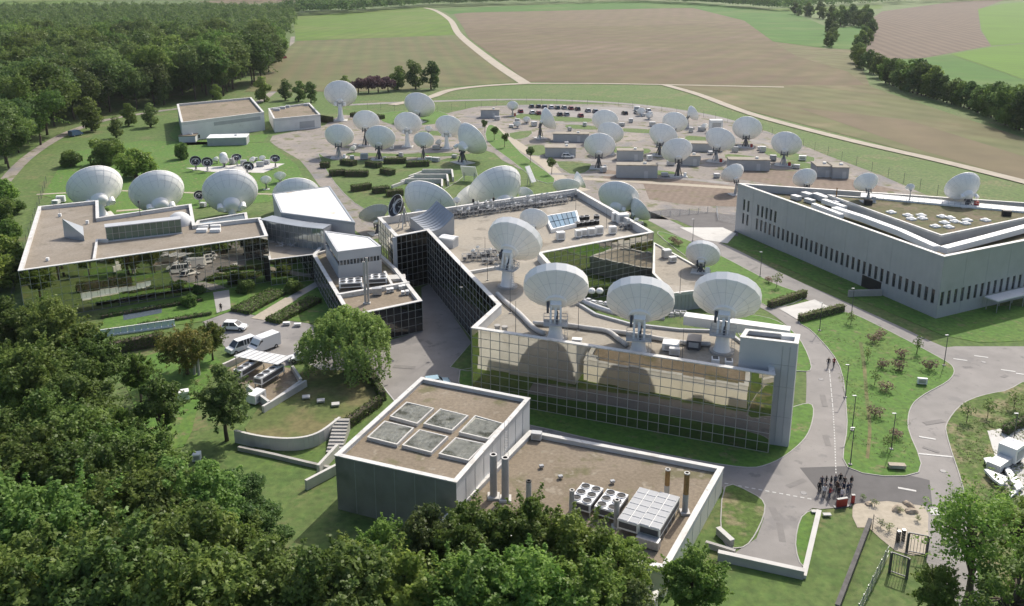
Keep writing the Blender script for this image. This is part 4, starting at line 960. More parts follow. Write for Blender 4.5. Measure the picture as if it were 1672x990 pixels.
dish((997, 217), (999, 252), 44, 0, 'white dish between the rear and front dishes of an overlapping trio', 12, 30, 'plain', 'post', group=gr_)
dish((979, 238), (982, 275), 52, 0, 'front white dish of the overlapping trio above the small lawn', 2, 30, 'plain', 'post', group=gr_)
dish((1102, 200), (1102, 232), 42, 0, 'rear white dish left of the side-turned small dish', 8, 30, 'plain', 'post', group=gr_)
dish((1083, 221), (1081, 254), 48, 0, 'white dish tilted to the right behind the large front yard dish', 16, 30, 'plain', 'post', group=gr_)
dish((1105, 246), (1109, 288), 52, 0, 'large white yard dish with a red cabinet nearest the grey building', -12, 30, 'plain', 'post', group=gr_)
dish((1132, 185), (1136, 208), 26, 0, 'small dish turned sideways at the back of the yard', 55, 22, 'plain', 'post', group=gr_)
dish((1176, 228), (1174, 264), 50, 0, 'white dish tilted right in front of the white cabinet', 16, 32, 'plain', 'post', group=gr_)
dish((1220, 210), (1220, 240), 48, 0, 'white dish at the fence, second from right in the yard', 2, 28, 'plain', 'post', group=gr_)
dish((1284, 235), (1284, 270), 50, 0, 'rightmost large yard dish beside the perimeter fence', 6, 30, 'plain', 'post', group=gr_)
dish((837, 173), (837, 190), 19, 0, 'small round dish in front of the car park', 0, 30, 'plain', 'post', group=gr_)
dish((1196, 283), (1203, 318), 40, 0, 'white dish tilted left at the corner of the grey building', -30, 30, 'plain', 'post', group=gr_)
dish((1314, 291), (1316, 318), 40, 0, 'white dish peeking over the left roof edge of the grey building', -18, 28, 'plain', 'post', group=gr_)
dish((1414, 298), (1418, 330), 40, BZ, 'white dish on a pale post on the grey building roof', -22, 28, 'plain', 'post', group=gr_)
dish((1486, 306), (1486, 330), 15, BZ, 'tiny dish on the grey building roof between two larger ones', -15, 28, 'plain', 'post', group=gr_)
dish((1571, 304), (1577, 337), 58, BZ, 'largest dish on the grey building roof, turned left', -32, 28, 'big', 'post', group=gr_)
gs = 'small antennas on the lawn pad'
dish((319, 263), (320, 278), 18, 0, 'black dish with white ring, leftmost on the lawn pad', 178, 40, 'dark', 'post', group=gs, hmin=1)
dish((338, 265), (339, 280), 18, 0, 'black dish with white ring, second from left on the lawn pad', 178, 40, 'dark', 'post', group=gs, hmin=1)
dish((386, 257), (386, 272), 16, 0, 'black dish behind the white radome on the lawn pad', 180, 60, 'dark', 'post', group=gs, hmin=1)
dish((405, 272), (405, 282), 19, 0, 'black dish with dull red rim beside the huge dish', 160, 50, 'dark', 'post', group=gs, hmin=1)
dish((449, 259), (449, 274), 16, 0, 'black dish at the right end of the lawn pad', 180, 55, 'dark', 'post', group=gs, hmin=1)
dish((325, 319), (326, 332), 17, 0, 'black dish beside the left edge of the huge dish', 178, 40, 'dark', 'post', group=gs, hmin=1)
dish((366, 262), (366, 274), 16, 0, 'small white dish on the lawn pad', 0, 30, 'plain', 'post', group=gs, hmin=1)
dish((434, 294), (434, 310), 18, 0, 'small pale dish on the lawn right of the huge dish', 0, 30, 'plain', 'post', group=gs, hmin=1)
dish((457, 287), (457, 300), 20, 0, 'small pale dish behind the half hidden huge dish', 0, 40, 'plain', 'post', group=gs, hmin=1)
dish((746, 327), (748, 352), 13, FR_, 'small grey dish on a pole at the far parapet', 0, 30, 'plain', 'post', hmin=1)
# ================================================================ TREES AND PLANTS
def leaf_arrays(P, Nrm, size, tint, fold=0.25):
    """rhombic leaf-clump faces at P with normals Nrm"""
    n = len(P); rnd = rng.normal(size=(n, 3)); U = np.cross(Nrm, rnd); U /= np.linalg.norm(U, axis=1)[:, None] + 1e-9
    V = np.cross(Nrm, U); s = (size * rng.uniform(.6, 1.3, n))[:, None]
    q = np.stack([P + U * s * .62, P + V * s * .42 + Nrm * s * fold * .3, P - U * s * .62, P - V * s * .42 + Nrm * s * fold * .3], 1)
    return q.reshape(-1, 3)
def leaf_mesh(name, verts, tint, m):
    n = len(verts) // 4; me = bpy.data.meshes.new(name); me.vertices.add(n * 4); me.loops.add(n * 4); me.polygons.add(n)
    me.vertices.foreach_set('co', verts.astype(np.float32).ravel()); me.loops.foreach_set('vertex_index', np.arange(n * 4, dtype=np.int32))
    me.polygons.foreach_set('loop_start', np.arange(0, n * 4, 4, dtype=np.int32)); me.polygons.foreach_set('loop_total', np.full(n, 4, np.int32))
    a = me.attributes.new('tint', 'FLOAT', 'FACE'); a.data.foreach_set('value', np.clip(tint, 0, 1).astype(np.float32))
    me.materials.append(MATS[m]); me.update(calc_edges=True); return me
def crown_pts(n, Rr, Hh, lobes, seed, zc, flat=.85, spread=1.0, lobe_r=(.26, .46), spray=0):
    r = np.random.default_rng(seed); L = []
    for k in range(lobes):
        v = r.normal(size=3); v /= np.linalg.norm(v); v[2] = v[2] * .9 + .15
        rad = r.uniform(.35, .82) * spread; lr = r.uniform(*lobe_r) * Rr
        L.append((v[0] * rad * Rr, v[1] * rad * Rr, v[2] * rad * Hh, lr))
    L = np.array(L); wt = L[:, 3] ** 2; idx = r.choice(lobes, n * 2, p=wt / wt.sum())
    d = r.normal(size=(n * 2, 3)); d /= np.linalg.norm(d, axis=1)[:, None]
    rr = r.uniform(.55, 1.08, n * 2) ** .6
    wob = 1 + .18 * np.sin(d[:, 0] * 7 + idx) * np.cos(d[:, 1] * 6 + idx * 2) + .12 * np.sin(d[:, 2] * 11 + idx)
    C = L[idx, :3]; P = C + d * (L[idx, 3] * rr * wob)[:, None] * np.array([1, 1, flat])
    # keep mostly the outer shell: drop faces well inside other lobes
    ins = np.zeros(n * 2)
    for c in L: ins += (np.linalg.norm((P - c[:3]) / np.array([1, 1, flat]), axis=1) < c[3] * .72)
    keep = (ins < 1) | (r.uniform(size=n * 2) < .12)
    P, d, idx = P[keep][:n], d[keep][:n], idx[keep][:n]
    # loose sprays that break the outline
    if spray:
        sp_, sd_, si = [], [], []
        for k in range(spray):
            v = r.normal(size=3); v[2] = v[2] * .8 + .25; v /= np.linalg.norm(v); a = v * np.array([Rr, Rr, Hh]) * r.uniform(.55, .8); ln = Rr * r.uniform(.25, .6); t_ = r.uniform(0, 1, int(n * .0035) + 12)
            dirv = v + r.normal(size=3) * .35; dirv /= np.linalg.norm(dirv); w_ = (1 - t_ * .8)[:, None]
            q_ = a + dirv * (t_ * ln)[:, None] + r.normal(size=(len(t_), 3)) * Rr * .075 * w_; sp_.append(q_); sd_.append(np.repeat(dirv[None] * .4 + np.array([[0, 0, .8]]), len(t_), 0)); si.append(np.full(len(t_), r.integers(lobes)))
        P = np.concatenate([P] + sp_); d = np.concatenate([d] + sd_); idx = np.concatenate([idx] + si)
    lt = r.uniform(0, .55, lobes)[idx] + r.uniform(-.1, .45, len(P)); P[:, 2] += zc
    return P, d, lt, L
def make_tree(seed, Rr, H, n, leaf, m, lobes=34, trunk_r=.28, bare=.35, flat=.85, lobe_r=(.26, .46), spread=1.0, sides=7, limbs=9, spray=0):
    zc = H - (H * (1 - bare)) * .5; Hh = H * (1 - bare) * .56
    P, d, lt, L = crown_pts(n, Rr, Hh, lobes, seed, zc, flat, spread, lobe_r, spray)
    N = d * .8 + rng.normal(size=P.shape) * .55 + np.array([0, 0, .35]); N /= np.linalg.norm(N, axis=1)[:, None]
    cm = leaf_mesh('crown', leaf_arrays(P, N, leaf, lt), lt, m)
    r = random.Random(seed); mb = MB(); x, y = 0, 0; pts = [(0, 0, -.2)]; k = 5
    for i in range(1, k + 1):
        x += r.uniform(-.18, .18) * Rr * .2; y += r.uniform(-.18, .18) * Rr * .2; pts.append((x, y, zc * 1.1 * i / k))
    mb.tube(pts, [trunk_r * (1.25 - .95 * i / k) for i in range(k + 1)], sides)
    for j in r.sample(range(lobes), min(limbs, lobes)):
        a = Vector(pts[r.choice((2, 3, 4))]); b = Vector(L[j, :3]) + Vector((0, 0, zc)); mid = (a + b) / 2 + Vector((0, 0, .08 * Rr))
        mb.tube([a, mid, b], [trunk_r * .45, trunk_r * .3, trunk_r * .08], 5)
    tm = mb.mesh('trunk', 'bark', True)
    return tm, cm
TREE = {}
def proto(key, *a, **k): TREE[key] = make_tree(*a, **k)
for i in range(4): proto('oak%d' % i, 100 + i, 5.0, 15.0, 21000, .30, 'leaf_oak', lobes=46, lobe_r=(.10, .34), spray=70)
for i in range(2): proto('dark%d' % i, 120 + i, 4.2, 12.0, 15000, .28, 'leaf_dark', lobes=36, bare=.15, lobe_r=(.12, .34), spray=50)
for i in range(3): proto('bright%d' % i, 130 + i, 4.2, 12.0, 15000, .27, 'leaf_bright', lobes=44, bare=.25, lobe_r=(.10, .30), spray=80)
proto('sparse1', 145, 4.6, 12.0, 5200, .25, 'leaf_bright', lobes=36, bare=.25, lobe_r=(.08, .2), limbs=30, trunk_r=.34, spray=50)
proto('sparse0', 140, 5.0, 13.0, 5200, .25, 'leaf_bright', lobes=40, bare=.3, lobe_r=(.10, .22), limbs=26, trunk_r=.34, spray=60)
proto('tall0', 141, 3.4, 16.0, 10000, .27, 'leaf_oak', lobes=38, bare=.4, lobe_r=(.14, .32), limbs=16, spray=40)
proto('autumn0', 142, 4.6, 8.5, 13000, .25, 'leaf_autumn', lobes=40, bare=.15, lobe_r=(.12, .34), spray=60)
for i in range(6): proto('wood%d' % i, 150 + i, 7.2, 17.0 + (i % 3), 8000, .55, 'leaf_dark' if i % 2 else 'leaf_oak', lobes=16 + 3 * i, bare=.2, sides=5, limbs=3, lobe_r=(.24, .50), spray=16)
for i in range(3): proto('row%d' % i, 160 + i, 3.6, 10.0, 2600, .5, 'leaf_dark' if i != 1 else 'leaf_oak', lobes=20, bare=-.12, sides=5, limbs=3)
proto('purple0', 170, 4.0, 8.0, 2600, .5, 'leaf_purple', lobes=20, bare=.15, sides=5, limbs=3)
proto('bush0', 171, 3.2, 4.6, 3600, .38, 'leaf_oak', lobes=22, bare=.0, sides=5, limbs=2); proto('bush1', 172, 3.2, 4.6, 3600, .38, 'leaf_bright', lobes=22, bare=.0, sides=5, limbs=2)
proto('small0', 173, 1.5, 5.0, 900, .3, 'leaf_dark', lobes=14, bare=.38, sides=5, limbs=3, trunk_r=.09)
proto('shrub0', 174, 1.0, 1.6, 240, .2, 'leaf_shrub', lobes=12, bare=.1, sides=4, limbs=8, trunk_r=.05); proto('shrub1', 175, .9, 2.4, 150, .2, 'leaf_weed', lobes=12, bare=.2, sides=4, limbs=10, trunk_r=.05)
def tree(key, xy, s, label, group=None, rz=None, name='broadleaf_tree', cat='tree', sz=None, z=0.0):
    o = thing(name, label, cat, (xy[0], xy[1], z), random.uniform(0, 6.28) if rz is None else rz, group)
    o.scale = (s, s, s * (sz or 1)); tm, cm = TREE[key]
    put('trunk', tm, o); put('crown', cm, o); return o
# ---- willow
def make_willow():
    r = np.random.default_rng(9); P = []; N = []; T = []; Rr, H = 5.4, 9.2
    for k in range(420):
        a = r.uniform(0, 2 * math.pi); rad = Rr * math.sqrt(r.uniform(.02, 1)) * (1 + .14 * math.sin(3 * a + 1) + .08 * math.sin(7 * a)); top = H * (1 - .42 * (rad / Rr) ** 2) * r.uniform(.88, 1.03)
        ln = r.uniform(.35, .85) * top * (.55 + .5 * rad / Rr); n = int(16 + ln * 9); t = np.linspace(0, 1, n); tw = r.uniform(-.3, .6); ti = r.uniform(0, .6)
        x = rad * math.cos(a) + np.cos(a) * tw * t + r.normal(size=n) * .13; y = rad * math.sin(a) + np.sin(a) * tw * t + r.normal(size=n) * .13
        z = np.maximum(top - ln * t ** 1.3, .9); P.append(np.stack([x, y, z], 1)); q = r.normal(size=(n, 3)) * .6 + np.array([math.cos(a), math.sin(a), .45]); N.append(q / np.linalg.norm(q, axis=1)[:, None]); T.append(ti + r.uniform(-.1, .4, n))
    P = np.concatenate(P); N = np.concatenate(N); T = np.concatenate(T)
    mb = MB().tube([(0, 0, -.2), (.2, 0, 2.5), (.1, .2, 5)], [.55, .45, .25], 9)
    for k in range(10):
        a = k * .63; mb.tube([(.1, .1, 2.6 + .15 * k), (2 * math.cos(a), 2 * math.sin(a), 5.2), (3.8 * math.cos(a), 3.8 * math.sin(a), 6.3)], [.22, .14, .05], 6)
    return mb.mesh('trunk', 'bark', True), leaf_mesh('crown', leaf_arrays(P, N, .27, T), T, 'leaf_willow')
TREE['willow'] = make_willow()
tree('willow', G(571, 606).xy, 1.27, 'big pale green willow beside the dark glass annex', rz=1.0, name='willow_tree', sz=.88)
# ---- foreground trees
def fg(px, py, zc, key, s, label, group=None, **k): return tree(key, G(px, py, zc).xy, s, label, group, **k)
gf = 'broadleaf trees of the near wood at lower left'; lf = 'leafy green tree in the dense wood at lower left'
kinds = ['oak0', 'oak1', 'oak2', 'oak3', 'oak1', 'dark0', 'oak0', 'bright0', 'oak2', 'oak3']
for i, (x, y, s) in enumerate(((20, 545, .9), (95, 560, 1.0), (150, 600, .85), (50, 625, 1.0), (130, 668, .95), (15, 705, 1.0), (95, 730, 1.05), (195, 700, .85), (40, 800, 1.1), (140, 800, 1.05), (235, 775, .9), (25, 900, 1.1), (120, 895, 1.1), (220, 870, 1.05), (315, 840, .95), (390, 800, .78), (300, 935, 1.05), (395, 900, .95), (60, 985, 1.15), (180, 980, 1.15), (330, 1010, 1.1), (440, 990, .9), (0, 620, .9), (-40, 760, 1.1), (-40, 880, 1.1), (425, 850, .7), (180, 760, .8), (70, 505, .72))):
    fg(x, y, 9.6 * s, kinds[i % 10], s, lf, gf)
fg(262, 668, 9.0, 'tall0', .85, 'tall narrow tree with bare lower trunk between the wood and the cooling units', name='tall_tree')
fg(366, 668, 4.6, 'dark1', .86, 'single dark green tree in front of the cooling units', name='dark_tree')
fg(303, 578, 3.4, 'autumn0', .9, 'round tree turning orange-brown beside the car court', name='autumn_tree')
fg(345, 560, 3.0, 'bright2', .52, 'small green tree right of the orange-brown tree', name='small_tree')
fg(335, 800, 4.0, 'bright1', .55, 'small bright tree in front of the curved retaining wall', name='small_tree')
fg(225, 610, 4.5, 'bright0', .6, 'light green tree on the lawn below the blue railing', name='small_tree')
gb = 'trees in front of the plant building'
for i, (x, y, s, k) in enumerate(((500, 1010, .9, 'bright0'), (575, 945, .85, 'bright1'), (628, 905, .75, 'bright2'), (700, 890, .85, 'dark0'), (770, 890, .95, 'bright1'), (860, 880, 1.0, 'bright0'), (935, 905, .95, 'bright2'), (660, 985, 1.05, 'bright0'), (760, 985, 1.1, 'bright1'), (860, 985, 1.1, 'bright2'), (960, 985, 1.0, 'bright0'), (1010, 930, .8, 'bright1'), (560, 1020, 1.0, 'oak0'), (1030, 1010, .8, 'dark1'))):
    fg(x, y, 8.0 * s, k, s, ['leafy tree at the bottom edge left of the utility block row', 'light green tree below the left corner of the dark utility wall', 'small light green tree touching the dark utility wall', 'dark tree in front of the right end of the dark utility wall', 'light green tree below the two thick concrete flues', 'light green tree below the flue with the blackened top', 'light green tree below the four-fan chillers', 'light green tree at the bottom edge below the dark utility wall', 'light green tree at the bottom edge below the thick flues', 'light green tree at the bottom edge below the blackened flue', 'light green tree at the bottom edge left of the small annex corner', 'small light green tree in front of the long dry coolers', 'dense mid-green tree at the bottom edge left of centre', 'dark tree right above the small annex corner'][i], gb)
fg(1135, 960, 5.0, 'bright2', .72, 'bushy green tree at the corner of the plant building beside the lawn')
fg(1590, 900, 6.5, 'sparse0', 1.0, 'open-crowned tree with visible limbs beside the gate', rz=.5, name='open_tree')
fg(1672, 870, 6.5, 'sparse1', 1.0, 'leafy tree at the right edge below the white aircraft parts')
fg(1660, 985, 7.0, 'sparse1', 1.05, 'leafy tree in the lower right corner')
fg(1530, 985, 3.0, 'bright2', .55, 'small leafy tree just left of the lower right corner')
# ---- the wood at upper left
def inside(p, poly):
    c = False; j = len(poly) - 1
    for i in range(len(poly)):
        a, b = poly[i], poly[j]
        if (a[1] > p[1]) != (b[1] > p[1]) and p[0] < (b[0] - a[0]) * (p[1] - a[1]) / (b[1] - a[1]) + a[0]: c = not c
        j = i
    return c
wood = XY([(-90, 345), (10, 288), (62, 240), (112, 208), (200, 184), (290, 166), (405, 156), (440, 120), (462, 88), (474, 60), (480, 34), (490, 22), (380, 20), (-100, 20)])
xs = [p.x for p in wood]; ys = [p.y for p in wood]; pts = []
r5 = random.Random(5); yy = min(ys)
while yy < max(ys):
    step = 12.0 if yy < 640 else 13.5; xx = min(xs)
    while xx < max(xs):
        q = (xx + r5.uniform(-.38, .38) * step, yy + r5.uniform(-.38, .38) * step)
        if inside(q, wood):
            u, v, d = PIX((q[0], q[1], 12))
            if -60 < u < 500: pts.append((d, q))
        xx += step
    yy += step
pts.sort()
for i, (d, q) in enumerate(pts[:290]):
    tree('wood%d' % r5.randrange(6), q, r5.uniform(.85, 1.5), 'dark broadleaf tree in the dense wood at upper left', 'trees of the far wood', name='forest_tree')
def mass(name, pos, label, m, hgt=(11, 17), nq=170, size=1.35, Rr=5.2):
    Ps, Ns, Ts = [], [], []
    for (x, y) in pos:
        h = r5.uniform(*hgt); k = rng.normal(size=(nq, 3)); k /= np.linalg.norm(k, axis=1)[:, None]; k[:, 2] = np.abs(k[:, 2]) * 1.2 - .35
        lob = 1 + .25 * np.sin(k[:, 0] * 5 + x) * np.cos(k[:, 1] * 5 + y)
        p = k * lob[:, None] * np.array([Rr, Rr, h * .5]) * rng.uniform(.8, 1.05, (nq, 1)) + np.array([x, y, h * .52]); Ps.append(p)
        q = k + rng.normal(size=(nq, 3)) * .5 + np.array([0, 0, .3]); Ns.append(q / np.linalg.norm(q, axis=1)[:, None]); Ts.append(rng.uniform(0, .35) + rng.uniform(0, .5, nq))
    P, N, T = np.concatenate(Ps), np.concatenate(Ns), np.concatenate(Ts)
    o = bpy.data.objects.new(name, leaf_mesh(name, leaf_arrays(P, N, size, T), T, m)); COL.objects.link(o)
    return tag(o, label, 'wood', kind='stuff')
mass('distant_wood', [q for d, q in pts[290:]], 'far part of the dense wood at upper left', 'leaf_dark')
def belt(pxs, n, wid):
    out = []
    for (x0, y0), (x1, y1) in zip(pxs[:-1], pxs[1:]):
        for k in range(n):
            t = (k + r5.random()) / n; p = G(x0 + (x1 - x0) * t, y0 + (y1 - y0) * t).xy; out.append((p.x + r5.uniform(-8, 8), p.y + r5.uniform(0, wid)))
    return out
mass('distant_treeline', belt([(455, 27), (560, 24), (690, 13)], 110, 160) + belt([(690, 13), (830, 9), (1040, 4.5), (1150, 9), (1290, 20)], 110, 150) + belt([(1290, 19), (1440, 9), (1580, 3), (1690, -1)], 70, 110) + belt([(-40, 6), (200, 2), (460, 4)], 60, 120), 'blue-green treeline along the far edge of the fields', 'leaf_dark', (15, 23), 110, 2.0, 7.5)
gh = 'hedgerow trees between the right-hand fields'
for i, (x, y, s) in enumerate(((1298, 24, .9), (1318, 27, .9), (1338, 30, 1.0), (1356, 36, 1.0), (1372, 42, 1.1), (1388, 40, 1.1), (1402, 44, 1.0), (1412, 36, 1.0), (1354, 56, .8), (1357, 66, .8), (1352, 76, .8), (1418, 56, 1.0), (1412, 68, 1.0), (1406, 80, 1.0), (1400, 92, .95), (1396, 103, .95), (1404, 112, .9), (1420, 119, .95), (1436, 127, 1.0), (1446, 136, .95), (1458, 140, 1.0), (1470, 146, 1.1), (1484, 150, 1.15), (1498, 154, 1.2), (1512, 157, 1.2), (1524, 161, 1.1), (1540, 166, .85), (1554, 170, .85), (1568, 174, .8), (1582, 178, .85), (1596, 184, .9), (1612, 190, .95), (1626, 197, 1.1), (1642, 204, 1.2), (1658, 211, 1.2), (1674, 218, 1.2))):
    for k in range(2):
        p = G(x + (6 if k else 0), y + (2 if k else 0)).xy
        tree('row%d' % ((i + k) % 3), p, s * (1.25 if k == 0 else 1.0) * (1.55 if y < 60 else 1.12), 'dark rounded tree in the hedgerow between the right-hand fields', gh, name='hedgerow_tree')
gw = 'trees around the warehouse'
for (x, y, s, k, l) in ((432, 166, 1.15, 'row1', 'green tree at the right end of the warehouse'), (466, 164, 1.0, 'row0', 'left of two trees behind the store building'), (488, 166, .95, 'row1', 'middle tree behind the store building'), (508, 168, .95, 'row2', 'right tree behind the store building next to the tall dish'),
                        (352, 166, .8, 'row1', 'greyish tree just behind the warehouse roof'), (210, 206, .9, 'row1', 'green tree by the road left of the warehouse'), (246, 208, .95, 'row0', 'brownish green tree nearest the warehouse on the left'), (268, 172, 1.3, 'row2', 'tall tree at the edge of the wood left of the warehouse'), (150, 214, 1.3, 'row1', 'broad tree overhanging the road beside the blue van'), (190, 226, .8, 'row0', 'dark tree behind the large round bush'),
                        (650, 147, 1.2, 'row1', 'green tree left of the dark pair behind the middle field'), (679, 146, 1.5, 'row0', 'dark tree of the pair behind the middle field, left one'), (704, 146, 1.4, 'row2', 'dark tree of the pair behind the middle field, right one'), (566, 150, .8, 'row1', 'green tree left of the purple trees')):
    tree(k, G(x, y).xy, s, l, gw)
for i, (x, y, s) in enumerate(((585, 152, .95), (602, 152, 1.1), (618, 151, 1.1), (634, 150, 1.0))): tree('purple0', G(x, y).xy, s, 'purple-leaved tree in the short row behind the tall-pedestal dish', 'purple trees', name='purple_tree')
for (x, y, s, k, l) in ((115, 272, 1.1, 'bush0', 'rounded bush nearest the road on the left lawn'), (175, 268, 1.75, 'bush0', 'large round bush behind the leftmost huge dish'), (222, 290, 1.8, 'bush1', 'large light green bush behind the second huge dish'), (298, 260, .75, 'bush0', 'tall narrow bush at the corner of the lawn pad'), (490, 200, .6, 'bush0', 'small bush beside the store building')):
    tree(k, G(x, y).xy, s, l, name='round_bush', cat='bush', sz=1.6 if x == 298 else 1.0)
for i, (x, y) in enumerate(((792, 217), (807, 229), (824, 241), (866, 266), (901, 285))): tree('small0', G(x, y).xy, 1.0, 'small dark tree in the line along the yard path', 'small trees along the yard path', name='small_tree')
gsr = 'young shrubs on the triangular lawn'
for i, (x, y) in enumerate(((1389, 531), (1425, 560), (1436, 552), (1497, 579), (1468, 605), (1516, 605), (1428, 629), (1447, 640), (1428, 681), (1449, 737), (1472, 585), (1440, 602), (1416, 590), (1462, 715), (1255, 462), (1268, 470), (1100, 398), (1108, 402))):
    tree('shrub%d' % (0 if i % 3 else 1), G(x, y).xy, random.uniform(.9, 1.35), 'sparse brownish young shrub planted in the grass', gsr, name='young_shrub', cat='shrub')
for i, (x, y) in enumerate(((1578, 690), (1612, 682), (1655, 668))): tree('shrub1', G(x, y).xy, 1.2, 'thin green sapling on the weedy lawn at the right edge', 'saplings at the right edge', name='sapling', cat='shrub')
gl_ = 'bushes along the road at the left edge'
for (x, y, s_, k) in ((8, 330, 1.3, 'bush1'), (24, 350, .8, 'bush0'), (0, 365, 1.4, 'bush0'), (14, 395, 1.1, 'bush1'), (2, 430, 1.3, 'bush1'), (16, 455, 1.0, 'bush0'), (-8, 475, 1.5, 'bush1')): tree(k, G(x, y).xy, s_, 'bush in the overgrown verge between road and fence at the left edge', gl_, name='verge_bush', cat='bush')
# ---- clipped hedges
def hedge(a, b, wid, h, label, group=None, m='leaf_hedge', name='clipped_hedge', leaf=.24, dens=26):
    a, b = Vector(a).to_2d(), Vector(b).to_2d(); L = (b - a).length; c = (a + b) / 2; rz = math.atan2((b - a).y, (b - a).x)
    n = int(dens * (L * wid + 2 * L * h + 2 * wid * h)); r = rng; k = r.uniform(size=n) * (L * wid + 2 * L * h + 2 * wid * h); P = np.zeros((n, 3)); N = np.zeros((n, 3))
    u, v = r.uniform(-.5, .5, n), r.uniform(-.5, .5, n); s1, s2, s3 = L * wid, L * wid + 2 * L * h, 0
    t = k < s1; P[t] = np.stack([u[t] * L, v[t] * wid, np.full(t.sum(), h)], 1); N[t] = (0, 0, 1)
    t2 = (k >= s1) & (k < s2); sg = np.where(r.uniform(size=n) < .5, -1, 1); P[t2] = np.stack([u[t2] * L, sg[t2] * wid / 2, (v[t2] + .5) * h], 1); N[t2] = np.stack([np.zeros(t2.sum()), sg[t2], np.full(t2.sum(), .2)], 1)
    t3 = k >= s2; P[t3] = np.stack([sg[t3] * L / 2, u[t3] * wid, (v[t3] + .5) * h], 1); N[t3] = np.stack([sg[t3], np.zeros(t3.sum()), np.full(t3.sum(), .2)], 1)
    P += r.normal(size=P.shape) * .07; N = N + r.normal(size=N.shape) * .4; N /= np.linalg.norm(N, axis=1)[:, None]; T = r.uniform(0, .8, n)
    o = thing(name, label, 'hedge', (c.x, c.y, 0.05), rz, group); put('foliage', leaf_mesh('foliage', leaf_arrays(P, N, leaf, T), T, m), o)
    core = MB().box((0, 0, h / 2 - .05), (L - .12, wid - .12, h - .14)).mesh('hedge_core', 'bark'); put('hedge_core', core, o); return o
def hedge_px(x, y, wpx, ang, label, wid=2.2, h=1.7, group='clipped hedges of the hedge garden', **k):
    p = G(x, y).xy; W = wpx * PIX((p.x, p.y, 0))[2] / F_PX; d = Vector((math.cos(ang), math.sin(ang))) * W / 2; return hedge(p - d, p + d, wid, h, label, group, **k)
for (x, y, w_, a, l) in ((531, 274, 15, 0, 'small hedge block at the far left of the hedge garden'), (569, 270, 27, -.5, 'slanting hedge second in the back row of the hedge garden'), (610, 273, 28, -.6, 'slanting hedge in the middle of the back row'), (551, 287, 25, .4, 'left hedge block of the middle row'), (583, 288, 37, 0, 'long dark hedge block of the middle row'),
                         (633, 285, 26, -.7, 'slanting hedge right of the long dark block'), (645, 267, 36, .1, 'hedge block right of centre in the back row'), (682, 272, 37, .2, 'rightmost hedge block of the back row'), (590, 311, 33, .6, 'slanting hedge block alone at the front'), (622, 315, 27, .4, 'front hedge block beside the stepped white wall'), (645, 320, 27, .3, 'front hedge block half hidden by the black roof dish')):
    hedge_px(x, y, w_, a, l)
hedge(G(1256, 503).xy, G(1314, 484).xy, 1.1, 1.3, 'brownish clipped hedge left of the white slab', m='leaf_weed'); hedge(G(1306, 526).xy, G(1376, 508).xy, 1.1, 1.3, 'brownish clipped hedge right of the white slab', m='leaf_weed')
hedge(G(225, 534).xy, G(345, 514).xy, 1.0, .5, 'low trimmed green border between the pond lawn and the car court'); hedge(G(392, 512).xy, G(455, 478).xy, 4.2, .7, 'broad low planting bed right of the entrance path', leaf=.3); hedge(G(445, 528).xy, G(515, 492).xy, 3.0, .8, 'broad low planting bed right of the sand footpath', leaf=.3); hedge(G(165, 520).xy, G(330, 492).xy, .9, .6, 'narrow low border between the office glass and the pond')
hedge(G(160, 582).xy, G(268, 562).xy, 1.4, 2.0, 'long dark hedge below the blue railing'); hedge(G(596, 604).xy, G(626, 655).xy, .9, 1.5, 'dark hedge along the lane beside the dry lawn')
hedge(G(620, 660).xy, G(565, 700).xy, 1.2, 1.2, 'ivy-like hedge along the wall above the stairs'); hedge(G(1640, 710).xy, G(1675, 690).xy, 1.0, 1.2, 'dark hedge behind the white aircraft parts')
hedge(G(505, 195).xy, G(540, 200).xy, 3, 2, 'low bushy hedge behind the store'); hedge(G(575, 190).xy, G(625, 195).xy, 3, 1.6, 'low bushy hedge beside the tall-pedestal dish')
for i, (x, y, s) in enumerate(((400, 478, .55), (478, 478, .55), (310, 500, .5), (325, 480, .4))): tree('bush0', G(x, y).xy, s, ['round bush right of the entrance path', 'round bush beside the sand footpath', 'round bush left of the entrance path', 'small round bush against the glass front'][i], name='round_bush', cat='bush')

# ---- weeds and tufts in the lawns, too many to count
def tufts(name, pts, n, size, m, label, excl=()):
    poly = XY(pts); xs_ = [p.x for p in poly]; ys_ = [p.y for p in poly]; out = []
    while len(out) < n:
        q = (random.uniform(min(xs_), max(xs_)), random.uniform(min(ys_), max(ys_)))
        if inside(q, poly) and math.sin(q[0] * .55 + 2 * math.sin(q[1] * .3)) + math.sin(q[1] * .7 + q[0] * .2) > random.uniform(-1.6, 1.3): out.append(q)
    Q = np.array(out); P = np.repeat(np.column_stack([Q, np.full(n, .14)]), 4, 0) + rng.normal(size=(n * 4, 3)) * np.array([.14, .14, .012]); N = rng.normal(size=P.shape) * .3 + np.array([0, 0, 1]); N /= np.linalg.norm(N, axis=1)[:, None]; T = np.repeat(rng.uniform(0, 1, n), 4)
    o = bpy.data.objects.new(name, leaf_mesh(name, leaf_arrays(P, N, size, T), T, m)); COL.objects.link(o); return tag(o, label, 'weeds', kind='stuff')
tufts('weed_tufts', [(1585, 665), (1690, 650), (1690, 1000), (1612, 1000), (1578, 800), (1555, 715)], 1500, .17, 'leaf_weed', 'weeds and rough grass on the lawn at the right edge')
tufts('grass_tufts', [(1375, 520), (1530, 592), (1548, 605), (1490, 655), (1485, 700), (1494, 765), (1390, 760), (1384, 650), (1330, 538)], 700, .13, 'leaf_weed', 'rough grass tufts on the triangular lawn')
tufts('roof_moss', [(560, 735), (640, 668), (690, 640), (720, 660), (640, 740), (600, 755)], 5, .01, 'leaf_weed', 'x') if False else None
# ================================================================ ROOF EQUIPMENT
def rel(o, mb, name, m, sm=False): return put(name, mb.mesh(name, m, sm), o)
